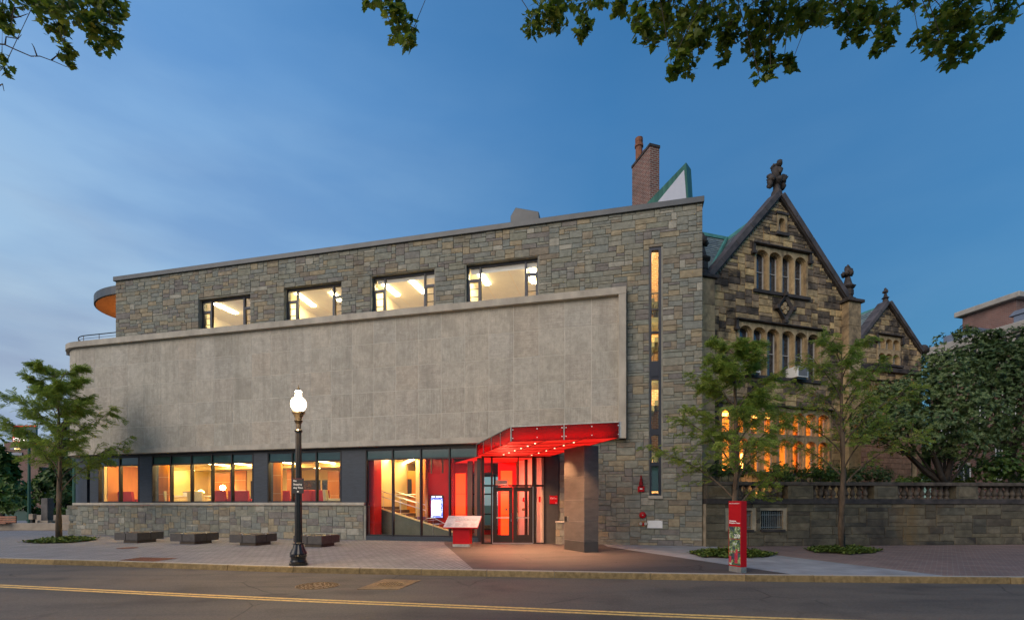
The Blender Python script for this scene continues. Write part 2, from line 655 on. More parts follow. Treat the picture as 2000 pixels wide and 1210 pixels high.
# --- castle house
M['castle'] = stone_mat('sooty_sandstone', [(.54, .385, .19), (.42, .305, .165), (.57, .41, .205), (.36, .26, .155), (.47, .34, .195),
                                            (.19, .145, .105), (.51, .375, .205), (.30, .22, .15), (.17, .132, .10), (.47, .33, .175), (.26, .195, .135)],
                        grain=0.5, bmp=0.9, soot=((.040, .033, .028), 0.95, .53, .74), scale=3.2)
M['castle_mortar'] = plain('old_mortar', (.34, .285, .20), 0.95, 0.35, 2)
M['castle_trim'] = stone_mat('sandstone_dressing', [(.44, .325, .185), (.40, .295, .165), (.46, .345, .20), (.37, .27, .155)],
                             grain=0.35, bmp=0.3, soot=((.06, .048, .04), 1.1, .62, .86))
M['castle_dark'] = plain('blackened_stone', (.045, .037, .034), 0.8, 0.45, 3, 0.5, 25)
M['castle_coping'] = plain('purple_grey_coping', (.075, .062, .060), 0.7, 0.35, 2.2, 0.35, 20)
M['terrace'] = stone_mat('weathered_terrace_stone', [(0.152, 0.131, 0.086), (0.135, 0.119, 0.082), (0.164, 0.139, 0.094), (0.119, 0.105, 0.074), (0.139, 0.123, 0.086),
                                                    (0.098, 0.082, 0.061), (0.160, 0.138, 0.098), (0.176, 0.152, 0.107), (0.123, 0.115, 0.086)],
                         grain=0.5, bmp=0.7, soot=((.040, .036, .032), 0.5, .54, .76), stain=((.20, .115, .035), 0.38, .58, .78), scale=3.4)
M['baluster'] = plain('dark_baluster_stone', (.085, .068, .052), 0.85, 0.4, 4, 0.4, 25)
M['slate'] = stone_mat('blue_green_slate', [(.17, .215, .22), (.15, .19, .20), (.20, .24, .24), (.16, .205, .20), (.13, .165, .18)],
                       rough=0.6, grain=0.2, bmp=0.3)
M['copper'] = plain('green_copper', (.06, .20, .165), 0.6, 0.18, 3)
M['copper_dark'] = plain('dark_green_copper', (.045, .15, .115), 0.55, 0.2, 2, stretch=(4, 4, .4))
M['leaded'] = plain('leaded_dark_glass', (.035, .038, .045), 0.12, 0.5, 9, spec=0.8)
M['sash'] = plain('pale_sash_paint', (.46, .45, .44), 0.55, 0.08)
M['chimney'] = brick_mat('chimney_brick', (.24, .085, .058), (.12, .045, .036), (.30, .24, .205), 0.26, 0.10, 0.020, bmp=0.8)
M['terracotta'] = plain('terracotta', (.22, .085, .045), 0.8, 0.3, 6)
M['acrylic'] = plain('pale_lilac_panel', (.60, .60, .66), 0.4, 0.03)
M['redbrick'] = brick_mat('red_brick', (.22, .085, .062), (.165, .065, .052), (.30, .25, .22), 0.22, 0.075, 0.012, bmp=0.6)
M['redstone'] = stone_mat('reddish_sandstone', [(.30, .195, .145), (.26, .165, .125), (.33, .215, .16), (.28, .185, .14)], grain=0.35)
M['corn'] = plain('pale_cornice_stone', (.36, .33, .29), 0.75, 0.12, 2)
M['zinc'] = plain('zinc_roof', (.20, .22, .27), 0.45, 0.1, 2, metal=0.4)
M['ac_grille'] = plain('grey_grille', (.16, .16, .16), 0.6, 0.1)
# --- ground
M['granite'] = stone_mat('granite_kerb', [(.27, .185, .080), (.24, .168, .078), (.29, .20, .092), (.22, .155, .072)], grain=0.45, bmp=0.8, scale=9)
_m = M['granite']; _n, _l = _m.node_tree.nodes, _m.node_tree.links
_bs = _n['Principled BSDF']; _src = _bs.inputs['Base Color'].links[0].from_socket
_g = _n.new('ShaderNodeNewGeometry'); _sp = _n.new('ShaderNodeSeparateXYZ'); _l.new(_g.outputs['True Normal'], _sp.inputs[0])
_l.new(mix_rgb(_n, _l, ramp(_n, _l, _sp.outputs['Z'], [(0.6, 0.0), (0.95, 0.8)]), _src, (.46, .43, .38)), _bs.inputs['Base Color'])  # upward faces paler: wear and the sky's light on top, put into the colour
M['conc'] = plain('grey_concrete_paving', (.27, .275, .285), 0.85, 0.16, 1.5, 0.25, 90)
M['planter'] = plain('pale_planter_concrete', (.33, .27, .21), 0.85, 0.15, 2, 0.2, 40)
M['rust'] = plain('rusty_cast_iron', (.19, .075, .040), 0.75, 0.3, 9, 0.5, 40)
M['manhole'] = plain('bronzed_manhole_iron', (.20, .125, .062), 0.55, 0.3, 12, 0.4, 50, metal=0.3)
M['benchwood'] = plain('reddish_bench_wood', (.30, .13, .075), 0.6, 0.25, 5)
M['post_green'] = plain('dark_green_paint', (.012, .075, .050), 0.4, 0.1)
M['greytrunk'] = plain('grey_post', (.10, .09, .085), 0.7, 0.2)
M['soil'] = plain('dark_soil', (.05, .036, .022), 0.95, 0.3, 20, 0.5, 40)
M['bark'] = plain('grey_brown_bark', (.115, .080, .052), 0.9, 0.35, 7, 0.9, 40, stretch=(1, 1, .25))
M['darkbark'] = plain('dark_branch_bark', (.045, .034, .026), 0.9, 0.3, 7, 0.7, 40)
M['locust'] = leaf_mat('honeylocust_leaf', [(.13, .20, .028), (.23, .32, .045), (.35, .43, .08)], 0.6, 0.5)
M['maple'] = leaf_mat('maple_leaf', [(.040, .080, .010), (.085, .145, .014), (.17, .21, .022)], 0.5, 0.55)
M['magnolia'] = leaf_mat('magnolia_leaf', [(.028, .058, .014), (.060, .105, .024), (.15, .20, .07)], 0.46, 0.12, 0.45)
M['darkleaf'] = leaf_mat('dark_leaf', [(.016, .040, .012), (.036, .072, .018), (.085, .13, .040)], 0.48, 0.15)
M['shrub'] = leaf_mat('shrub_leaf', [(.022, .052, .010), (.050, .105, .016), (.11, .17, .03)], 0.5, 0.2)
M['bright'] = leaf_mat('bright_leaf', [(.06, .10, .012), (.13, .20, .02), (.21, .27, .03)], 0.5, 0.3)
M['cover'] = leaf_mat('ground_cover_leaf', [(.030, .065, .012), (.075, .125, .020), (.15, .19, .035)], 0.6, 0.2)


def asphalt_mat(name, col, var, warm):
    m, nt, N, L, b = new_mat(name)
    v = pos_vec(N)
    fine = noise_node(N, L, v, 24, 8, 0.85)
    mp = N.new('ShaderNodeMapping')
    mp.inputs['Scale'].default_value = (0.12, 0.5, 1)
    L.new(v, mp.inputs[0])
    big = noise_node(N, L, mp.outputs[0], 1.6, 7, 0.6, 0.5)
    vo = N.new('ShaderNodeTexVoronoi')
    vo.inputs['Scale'].default_value = 120
    L.new(v, vo.inputs['Vector'])
    c = ramp(N, L, fine.outputs['Fac'], [(0.25, tuple(x * (1 - var) for x in col)), (0.75, tuple(x * (1 + var) for x in col))])
    g = ramp(N, L, big.outputs['Fac'], [(0.30, (.58, .59, .62)), (0.50, (1, 1, 1)), (0.72, warm)])
    c = mix_rgb(N, L, 1.0, c, g, 'MULTIPLY')
    # fine meandering cracks and darker oil-stained patches
    wob = noise_node(N, L, v, 1.3, 5, 0.6)
    wv = mix_rgb(N, L, 0.22, v, wob.outputs['Color'], 'ADD')
    ck = N.new('ShaderNodeTexVoronoi'); ck.feature = 'DISTANCE_TO_EDGE'
    ck.inputs['Scale'].default_value = 0.42
    L.new(wv, ck.inputs['Vector'])
    line = ramp(N, L, ck.outputs['Distance'], [(0.0, 0.0), (0.010, 1.0)])
    pm_ = noise_node(N, L, v, 0.35, 3)
    msk = ramp(N, L, pm_.outputs['Fac'], [(0.50, 0.0), (0.58, 0.55)])
    c = mix_rgb(N, L, msk, c, mix_rgb(N, L, 1.0, c, line, 'MULTIPLY'))
    oil = noise_node(N, L, v, 0.9, 4, 0.5)
    c = mix_rgb(N, L, 1.0, c, ramp(N, L, oil.outputs['Fac'], [(0.30, (.74, .74, .75)), (0.46, (1, 1, 1))]), 'MULTIPLY')
    L.new(c, b.inputs['Base Color'])
    b.inputs['Roughness'].default_value = 0.75
    b.inputs['Specular IOR Level'].default_value = 0.35
    bump(N, L, b, vo.outputs['Distance'], 0.35, 0.006)
    return m


M['road'] = asphalt_mat('road_asphalt', (.120, .103, .086), 0.55, (1.32, 1.22, 1.10))
M['apron'] = asphalt_mat('apron_asphalt', (.088, .074, .069), 0.28, (1.2, 1.14, 1.1))
M['pavers'] = brick_mat('grey_lilac_pavers', (.31, .29, .285), (.25, .235, .235), (.10, .095, .095), 0.34, 0.12, 0.012,
                        rot=rad(-78), use_uv=False, rough=0.8, bmp=0.5, var=0.22)
M['brickpave'] = brick_mat('red_brown_brick_paving', (.25, .155, .125), (.19, .125, .11), (.27, .23, .20), 0.20, 0.10, 0.009,
                           rot=rad(42), use_uv=False, rough=0.8, bmp=0.6, var=0.3)
M['lane'] = plain('worn_yellow_road_paint', (.72, .46, .15), 0.7, 0.22, 18, 0.2, 60)
M['grass'] = plain('grass_ground', (.05, .075, .025), 0.95, 0.3, 3)


# ------------------------------------------------------------------ ground, road, kerb
MF = Frame((6.896, 17.5), (1.0, -0.235))          # long modern facade
CF = Frame((8.05, 19.56), (1.0, 0.3045))          # old gabled house
TF = Frame((6.93, 17.32), (1.0, 0.074))           # terrace wall

KERB = [(-90, 27.5), (-40, 18.4), (-22, 15.0), (-14.3, 13.5), (-10.1, 12.72), (-5.4, 11.62), (-0.6, 11.0), (0, 10.93), (5.35, 10.25), (10.5, 9.95), (16, 9.8), (40, 9.6), (90, 9.4)]


def interp(tab, x):
    for (x0, y0), (x1, y1) in zip(tab, tab[1:]):
        if x <= x1: return y0 + (y1 - y0) * (x - x0) / (x1 - x0)
    return tab[-1][1]


def kerb_y(x):
    return sum(interp(KERB, x + d) for d in (-1.6, -0.8, 0, 0.8, 1.6)) / 5


XS = [-90, -70, -50, -40, -32] + [-26 + 0.75 * i for i in range(70)] + [30, 40, 60, 90]


def sheet(name, lo, hi, z, mat, kind='structure'):
    mb = MB()
    for a, b in zip(XS, XS[1:]):
        mb.quad((a, lo(a), z), (b, lo(b), z), (b, hi(b), z), (a, hi(a), z))
    return mb.build(name, mat, kind=kind)


MB().quad((-900, -400, -.32), (900, -400, -.32), (900, 1500, -.32), (-900, 1500, -.32)).build('ground', M['grass'], kind='structure')
road = sheet('road', lambda x: kerb_y(x) - 7.6, lambda x: kerb_y(x) + .02, -.13, M['road'])
sheet('pavement', lambda x: kerb_y(x) + .16, lambda x: 46 if x < -16 else 26, 0.0, M['pavers'])
sheet('far_pavement', lambda x: kerb_y(x) - 13, lambda x: kerb_y(x) - 7.6, 0.0, M['conc'])

LANE = [(-90, 22.0), (-30, 14.1), (-10.3, 9.72), (-4.5, 8.42), (-.1, 7.62), (2.85, 6.98), (8, 6.3), (40, 6.0), (90, 5.8)]


def lane_y(x):
    return sum(interp(LANE, x + d) for d in (-2, -1, 0, 1, 2)) / 5


for off in (-.085, .085):
    mb = MB()
    for a, b in zip(XS, XS[1:]):
        if a < -60 or b > 40: continue
        mb.quad((a, lane_y(a) + off - .05, -.126), (b, lane_y(b) + off - .05, -.126), (b, lane_y(b) + off + .05, -.126), (a, lane_y(a) + off + .05, -.126))
    mb.build('lane_line', M['lane'], road)

# kerb of separate granite stones
kerb = MB()
kerb_o = None
mbk = MB()
for a, b in zip(XS, XS[1:]):
    mbk.add([(a, kerb_y(a) + .03, -.2), (b, kerb_y(b) + .03, -.2), (b, kerb_y(b) + .16, -.2), (a, kerb_y(a) + .16, -.2),
             (a, kerb_y(a) + .03, -.02), (b, kerb_y(b) + .03, -.02), (b, kerb_y(b) + .16, -.02), (a, kerb_y(a) + .16, -.02)],
            ((0, 1, 5, 4), (4, 5, 6, 7), (3, 7, 6, 2)))
kerb_o = mbk.build('kerb', M['mortar'], kind='structure')
x = -24.0
while x < 24:
    w = R.uniform(1.3, 2.2)
    x2 = x + w
    ya, yb = kerb_y(x + .006), kerb_y(x2 - .006)
    j = [R.uniform(-.008, .008) for _ in range(6)]
    xa, xb = x + .007, x2 - .007
    ym = (ya + yb) / 2 + j[4]
    xm = (xa + xb) / 2
    m = MB()
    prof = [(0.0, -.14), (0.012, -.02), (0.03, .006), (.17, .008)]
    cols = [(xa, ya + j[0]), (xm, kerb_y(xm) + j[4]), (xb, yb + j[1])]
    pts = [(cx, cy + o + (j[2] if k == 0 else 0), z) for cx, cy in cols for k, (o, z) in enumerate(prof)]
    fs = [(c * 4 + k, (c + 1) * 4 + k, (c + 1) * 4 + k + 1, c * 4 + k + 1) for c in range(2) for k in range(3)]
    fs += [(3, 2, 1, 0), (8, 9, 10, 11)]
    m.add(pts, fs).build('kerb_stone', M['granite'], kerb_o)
    x = x2


def ground_sheet(name, pts, z, mat, kind='structure'):
    """level polygon cut by the kerb line where it runs past it"""
    return MB().add([(p[0], p[1], z) for p in pts], (tuple(range(len(pts))),)).build(name, mat, kind=kind)


def kerb_pts(x0, x1, n=12):
    return [(x0 + (x1 - x0) * i / n, kerb_y(x0 + (x1 - x0) * i / n) + .172) for i in range(n + 1)]


gA = ground(868, 1062)
gB = ground(924, 1113)
gC = ground(1188, 1067)
gD = ground(1560, 1124)
gE = ground(1400, 1069)
gF = ground(1600, 1094)
gG = ground(1860, 1126)
ground_sheet('asphalt_apron', kerb_pts(gB.x, gD.x) + [(gC.x, gC.y), (gC.x, 20.5), (gA.x - .3, 20.5), (gA.x, gA.y)], .004, M['apron'])
ground_sheet('concrete_path', kerb_pts(gD.x, gG.x) + [(gF.x, gF.y), (gE.x, gE.y), (7.8, 18.2), (gC.x, 18.6), (gC.x, gC.y)], .004, M['conc'])
ground_sheet('brick_pavement', kerb_pts(gG.x, 60, 20) + [(60, 26), (9.5, 26), (7.8, 18.2), (gE.x, gE.y), (gF.x, gF.y)], .004, M['brickpave'])

# ------------------------------------------------------------------ stonework helpers


def stone_variant(k):
    r = random.Random(100 + k)
    o = [(0, 0), (.5, 0), (1, 0), (1, .5), (1, 1), (.5, 1), (0, 1), (0, .5)]
    jit = lambda a: r.uniform(-a, a)
    base = [(x, 0, z) for x, z in o]
    sh, fr_ = [], []
    for x, z in o:
        x2 = min(1, max(0, x + (jit(.012) if x in (0, 1) else jit(.1))))
        z2 = min(1, max(0, z + (jit(.02) if z in (0, 1) else jit(.1))))
        sh.append((x2, -.72 - jit(.08), z2))
        fr_.append((.5 + (x2 - .5) * .95, -1 - jit(.12), .5 + (z2 - .5) * .91))
    v = base + sh + fr_ + [(.5 + jit(.15), -1.1 - jit(.12), .5 + jit(.15))]
    f = []
    for a in (0, 8):
        for i in range(8):
            j = (i + 1) % 8
            f.append((a + i, a + j, a + 8 + j, a + 8 + i))
    f += [(16 + i, 16 + (i + 1) % 8, 24) for i in range(8)]
    return v, f


STONES = [stone_variant(k) for k in range(8)]
STONE_ME = {}


def stone_mesh(k, mat):
    key = (k, mat.name)
    if key not in STONE_ME:
        me = bpy.data.meshes.new('stone')
        me.from_pydata(STONES[k][0], [], STONES[k][1])
        me.materials.append(mat)
        STONE_ME[key] = me
    return STONE_ME[key]


def pack(ni, nj, ok, wr, hr, rng):
    """random ashlar on a module grid; ok(i,j) tells which cells are wall"""
    occ = [[not ok(i, j) for j in range(nj)] for i in range(ni)]
    out = []
    for j in range(nj):
        for i in range(ni):
            if occ[i][j]: continue
            w = rng.choice(wr)
            h = rng.choice(hr)
            k = 1
            while k < w and i + k < ni and not occ[i + k][j]: k += 1
            w = k
            rest = 0
            while i + w + rest < ni and not occ[i + w + rest][j] and rest < 2: rest += 1
            if rest == 1 and w < max(wr) + 1: w += 1
            hh = 1
            while hh < h and j + hh < nj and all(not occ[i + q][j + hh] for q in range(w)): hh += 1
            for q in range(w):
                for t in range(hh): occ[i + q][j + t] = True
            out.append((i, j, w, hh))
    return out


def lay(items, mat, parent, limit=300, name='stone', variants=8, stuff_name=None):
    """items: (frame, u, v, z, w, h, depth). The largest in view become objects, the rest one mesh"""
    def size(it):
        p = it[0](it[1] + it[4] / 2, it[2], it[3])
        return it[4] * it[5] / (p.y * p.y)
    items = sorted(items, key=size, reverse=True)
    org = origin(parent)
    for it in items[:limit]:
        fr, u, v, z, w, h, d = it
        inst(name, stone_mesh(R.randrange(variants), mat), parent, fr(u, v, z), getattr(fr, 'ang', 0.0), (w, d, h))
    rest = items[limit:]
    if rest:
        mb = MB()
        for fr, u, v, z, w, h, d in rest:
            vv, ff = STONES[R.randrange(variants)]
            mb.add([fr(u + x * w, v - y * d, z + t * h) for x, y, t in vv], ff)
        mb.build(stuff_name or (name + 's'), mat, parent, kind='stuff')


def wall_cells(mb, u0, u1, z0, z1, holes, vf, vb, clip=None, extra_z=()):
    us = sorted({u0, u1} | {min(max(h[k], u0), u1) for h in holes for k in (0, 1)})
    zs = sorted({z0, z1} | {min(max(h[k], z0), z1) for h in holes for k in (2, 3)} | set(extra_z))
    nu, nz = len(us) - 1, len(zs) - 1

    def filled(i, j):
        if not (0 <= i < nu and 0 <= j < nz): return False
        cu, cz = (us[i] + us[i + 1]) / 2, (zs[j] + zs[j + 1]) / 2
        return not any(h[0] < cu < h[1] and h[2] < cz < h[3] for h in holes)
    for i in range(nu):
        for j in range(nz):
            if not filled(i, j): continue
            a, b, c, d = us[i], us[i + 1], zs[j], zs[j + 1]
            bl, br, tl, tr = a, b, a, b
            if clip:
                (l0, r0), (l1, r1) = clip(c), clip(d)
                bl, br = max(a, l0), min(b, r0)
                if br - bl < 1e-4: continue
                tl, tr = min(max(a, l1), b), max(min(b, r1), a)
                if tl > tr: tl = tr = (tl + tr) / 2
            mb.quad((bl, vf, c), (br, vf, c), (tr, vf, d), (tl, vf, d))
            mb.quad((bl, vb, c), (tl, vb, d), (tr, vb, d), (br, vb, c))
            if not filled(i - 1, j): mb.quad((bl, vf, c), (tl, vf, d), (tl, vb, d), (bl, vb, c))
            if not filled(i + 1, j): mb.quad((br, vf, c), (br, vb, c), (tr, vb, d), (tr, vf, d))
            if not filled(i, j - 1): mb.quad((bl, vf, c), (bl, vb, c), (br, vb, c), (br, vf, c))
            if not filled(i, j + 1): mb.quad((tl, vf, d), (tr, vf, d), (tr, vb, d), (tl, vb, d))


# ------------------------------------------------------------------ modern building
u = MF.u
Z_ROOF, Z_LT, Z_LB = 12.62, 9.54, 3.95
U_L = u(226)            # left end of the upper stone storey
U_R = 0.0
U_LR = u(1223, .3)      # right end of the limestone box
U_E = u(1090)           # right side of the entrance recess
bld = thing('modern_building', MF(u(700), -3, 0), 'long modern building with a blank limestone band, mixed stone upper storey and red entrance', 'building')

upper_px = [(388, 488, 584, 573), (555, 666, 562, 549), (725, 848, 540, 523), (910, 1050, 516, 500)]
HOLES = []
for x0, x1, ya, yb in upper_px:
    HOLES.append((u(x0), u(x1), Z_LT, (MF.z(x0, ya) + MF.z(x1, yb)) / 2))
SLOT = (u(1268.5), u(1291.5), MF.z(1280, 967), MF.z(1280, 481))
low = [(-99, U_LR - .06, Z_LB - .02, Z_LT - .02), (-99, U_E, -1, Z_LB)]
mb = MB(MF)
wall_cells(mb, U_L, U_R, 0.0, Z_ROOF - .2, HOLES + [SLOT] + low, -.03, -.45)
stone_wall = mb.build('stone_wall', M['mortar'], bld)

# random ashlar stones of the upper wall
MOD_U, MOD_Z = .098, .098
rng = random.Random(5)
ni, nj = int((U_R - U_L) / MOD_U), int((Z_ROOF - .22) / MOD_Z)
MOD_U = (U_R - U_L) / ni
MOD_Z = (Z_ROOF - .21) / nj
blocked = HOLES + [SLOT, (-99, U_LR, Z_LB - .02, Z_LT + .0), (-99, U_E, -1, Z_LB)]


def ok_main(i, j):
    a, b, c, d = U_L + i * MOD_U, U_L + (i + 1) * MOD_U, j * MOD_Z, (j + 1) * MOD_Z
    for h in blocked:
        if b > h[0] + .02 and a < h[1] - .02 and d > h[2] + .02 and c < h[3] - .02: return False
    return True


items = []
for i, j, w, h in pack(ni, nj, ok_main, [2, 3, 4, 4, 5, 5, 6, 7, 8], [1, 1, 2, 2, 2, 3], rng):
    items.append((MF, U_L + i * MOD_U + .004, -.035, j * MOD_Z + .004, w * MOD_U - .008, h * MOD_Z - .008, .035 + rng.uniform(0, .012)))


class Path:
    """the lower storeys' line: straight along the street, then round the left corner"""
    R = 1.6

    def __init__(s, us): s.us = us

    def __call__(s, t, off, z):
        q = s.R * math.pi / 2
        if t >= 0: return MF(s.us + t, off, z)
        if t > -q:
            th = -t / s.R
            return MF(s.us - (s.R + off) * math.sin(th), -s.R + (s.R + off) * math.cos(th), z)
        return MF(s.us - s.R - off, -s.R - (-t - q), z)

    def angle(s, t):
        return MF.ang + (0 if t >= 0 else min(-t / s.R, math.pi / 2))


PA = Path(u(158, -1.2) + 1.78)
QA = PA.R * math.pi / 2


def sweep(s0, s1, o0, o1, z0, z1, step=.2):
    ss = {s0, s1}
    ss |= {max(s0, min(s1, -QA + QA * k / 12)) for k in range(13)}
    ss = sorted(ss)
    mb = MB(PA)
    for i, t in enumerate(ss):
        mb.v += [PA(t, o0, z0), PA(t, o1, z0), PA(t, o1, z1), PA(t, o0, z1)]
    for i in range(len(ss) - 1):
        a, b = i * 4, i * 4 + 4
        for k in range(4):
            k2 = (k + 1) % 4
            mb.f.append([a + k, b + k, b + k2, a + k2])
    n = len(ss) - 1
    mb.f += [[3, 2, 1, 0], [n * 4, n * 4 + 1, n * 4 + 2, n * 4 + 3]]
    return mb


S = lambda x, v=0.0: u(x, v) - PA.us         # pixel column -> path length
S_LR = U_LR - PA.us
lime = sweep(-QA - 7, S_LR - .27, -.3, .165, Z_LB + .24, Z_LT - .27).build('limestone_wall', M['lime_joint'], bld)
sweep(-QA - 7, S_LR, -.3, .34, Z_LT - .27, Z_LT).build('cornice', M['lime_trim'], bld, bevel=.012)
sweep(-QA - 7, S_LR, -.3, .24, Z_LB, Z_LB + .24).build('limestone_band', M['lime_trim'], bld, bevel=.012)
MB(MF).box(U_LR - .27, U_LR, -.02, .34, Z_LB, Z_LT - .272).build('limestone_jamb', M['lime_trim'], bld, bevel=.012)
# slabs
cols_s = []
st = S_LR - .272
PW = 1.005
while st > -QA - 6:
    cols_s.append((st - PW, st))
    st -= PW
rows = 5
zh = (Z_LT - .27 - Z_LB - .24) / rows
pm = bpy.data.meshes.new('slab')
pv = [(x, y, z) for y in (0, -1) for x, z in ((0, 0), (1, 0), (1, 1), (0, 1))]
for x, z in ((.008, .008), (.992, .008), (.992, .992), (.008, .992)): pv.append((x, -1.12, z))
pf = []
for a in (0, 4):
    for k in range(4): pf.append((a + k, a + (k + 1) % 4, a + 4 + (k + 1) % 4, a + 4 + k))
pf.append((8, 9, 10, 11))
pm.from_pydata(pv, [], pf)
pm.materials.append(M['lime'])
for s0, s1 in cols_s:
    for r_ in range(rows):
        z0 = Z_LB + .24 + r_ * zh
        d = .005 + R.uniform(0, .003)
        if s0 >= 0:
            inst('slab', pm, lime, PA(s0 + .010, .165, z0 + .009), MF.ang, (PW - .020, d, zh - .018))
        else:
            sweep(s0 + .010, s1 - .010, .165, .165 + d, z0 + .009, z0 + zh - .009).build('slab', M['lime'], lime)

# plinth wall of stone under the windows
S_PL = S(712.5)
sweep(-QA - 7, S_PL, -.3, -.03, 0, 1.47).build('plinth_wall', M['mortar'], bld)
sweep(-QA - 7, S_PL + .01, -.3, .075, 1.475, 1.60).build('window_sill', M['lime_trim'], bld, bevel=.012)
nsp = int((S_PL + QA) / MOD_U)
nz = 15
mz = 1.47 / nz


class Seg:
    """local frame of a stone on the round corner"""
    def __init__(s, t):
        s.p = PA(t, 0, 0)
        s.ang = PA.angle(t)
        s.e = Vector((math.cos(s.ang), math.sin(s.ang), 0))
        s.n = Vector((s.e.y, -s.e.x, 0))

    def __call__(s, a, v, z): return s.p + s.e * a + s.n * v + Vector((0, 0, z))


for i, j, w, h in pack(nsp, nz, lambda i, j: True, [3, 4, 4, 5, 6, 6, 7], [1, 2, 2, 3, 3], rng):
    t = -QA + i * MOD_U
    if t + w * MOD_U < 0:
        fr = Seg(t + w * MOD_U / 2)
        items.append((fr, -w * MOD_U / 2 + .004, -.035, j * mz + .004, w * MOD_U - .008, h * mz - .008, .03 + rng.uniform(0, .012)))
    else:
        items.append((MF, PA.us + t + .004, -.035, j * mz + .004, w * MOD_U - .008, h * mz - .008, .03 + rng.uniform(0, .012)))
lay(items, M['ashlar'], stone_wall, 300, stuff_name='small_stones')

# roof, coping, end and rear walls
MB(MF).box(U_L - .06, U_R + .05, -.5, .09, Z_ROOF - .21, Z_ROOF).build('roof_coping', M['coping'], bld, bevel=.01)
MB(MF).box(U_L + .02, U_R - .02, -9, -.5, Z_ROOF - .4, Z_ROOF - .2).build('roof', M['roof_membrane'], bld)
MB(MF).box(U_L, U_L + .4, -9, -.45, Z_LT - .1, Z_ROOF - .4).build('end_wall', M['mortar'], bld)
MB(MF).box(U_R - .4, U_R, -9, -.45, 0, Z_ROOF - .4).build('end_wall', M['mortar'], bld)
mb = MB(MF)
HB = (u(905, -6), u(968, -6), .3, 3.2)
wall_cells(mb, PA.us - 1.9, U_R, 0, Z_ROOF - .3, [HB], -9.0, -9.3)
mb.build('rear_wall', M['mortar'], bld)
MB(MF).box(PA.us - 1.55, U_L, -8.9, -.35, Z_LT - .35, Z_LT - .1).build('terrace_slab', M['roof_membrane'], bld)
for xx in (238, 414, 608, 720, 830, 1014, 1086, 1145):
    uu = u(xx)
    MB(MF).tube([MF(uu, -.1, Z_ROOF - .02), MF(uu, -.1, Z_ROOF + .36)], .012, 5).build('lightning_rod', M['steel_dull'], bld)
# lean vent hood on the roof
mb = MB(MF)
vq = [MF.px(997, 422, -2.2), MF.px(1007, 405, -2.2), MF.px(1052, 413, -2.2), MF.px(1058, 422, -2.2)]
mb.prism([(vq[0][0], Z_ROOF - .2), (vq[0][0], vq[0][1]), vq[1], vq[2], (vq[3][0], Z_ROOF - .2)], 'v', -2.8, -2.2)
mb.build('roof_vent', M['coping'], bld, bevel=.02)

# round canopy roof at the left end
mb = MB(MF)
poly = []
for k in range(25):
    a = math.pi * k / 24
    poly.append((U_L - 3.55 * math.sin(a) ** .9, -2.5 + 2.3 * math.cos(a)))
poly.append((U_L + .02, poly[-1][1])); poly.append((U_L + .02, poly[0][1]))
mb.prism(poly, 'z', 11.95, 12.35)
rc = mb.build('round_roof', M['coping'], bld)
pin = [(U_L - 3.48 * math.sin(math.pi * k / 24) ** .9, -2.5 + 2.23 * math.cos(math.pi * k / 24)) for k in range(25)]
MB(MF).prism(pin + [(U_L + .01, pin[-1][1]), (U_L + .01, pin[0][1])], 'z', 11.92, 11.945).build('soffit', M['soffit_wood'], rc)
MB(MF).box(U_L - .75, U_L - .5, -1.7, -1.4, 11.83, 11.915).build('soffit_lamp', M['black'], rc)
# a warm lamp inside the glazed corner lights that soffit
ld = bpy.data.lights.new('corner_lamp', 'POINT'); ld.energy = 55; ld.color = (1, .55, .2); ld.shadow_soft_size = .15
lo = bpy.data.objects.new('corner_lamp', ld); COL.objects.link(lo); lo.parent = bld
lo.location = MF(U_L - 1.2, -2.6, 10.2) - origin(bld)

# railing on the round end
rl = None
mb = MB()
pth = lambda o, z: [PA(t, o, z) for t in [-QA - 1.5, -QA - .5] + [-QA + QA * k / 10 for k in range(11)] + [.4, S(229, -.15)]]
mb.tube(pth(-.15, Z_LT + .46), .024, 6)
rl = mb.build('roof_railing', M['black'], bld)
for zz in (.16, .31):
    MB().tube(pth(-.15, Z_LT + zz), .010, 5).build('rail', M['black'], rl)
for t in (-QA - 1.2, -QA * .8, -QA * .45, -QA * .05, .9):
    MB().tube([PA(t, -.15, Z_LT), PA(t, -.15, Z_LT + .46)], .014, 5).build('post', M['black'], rl)


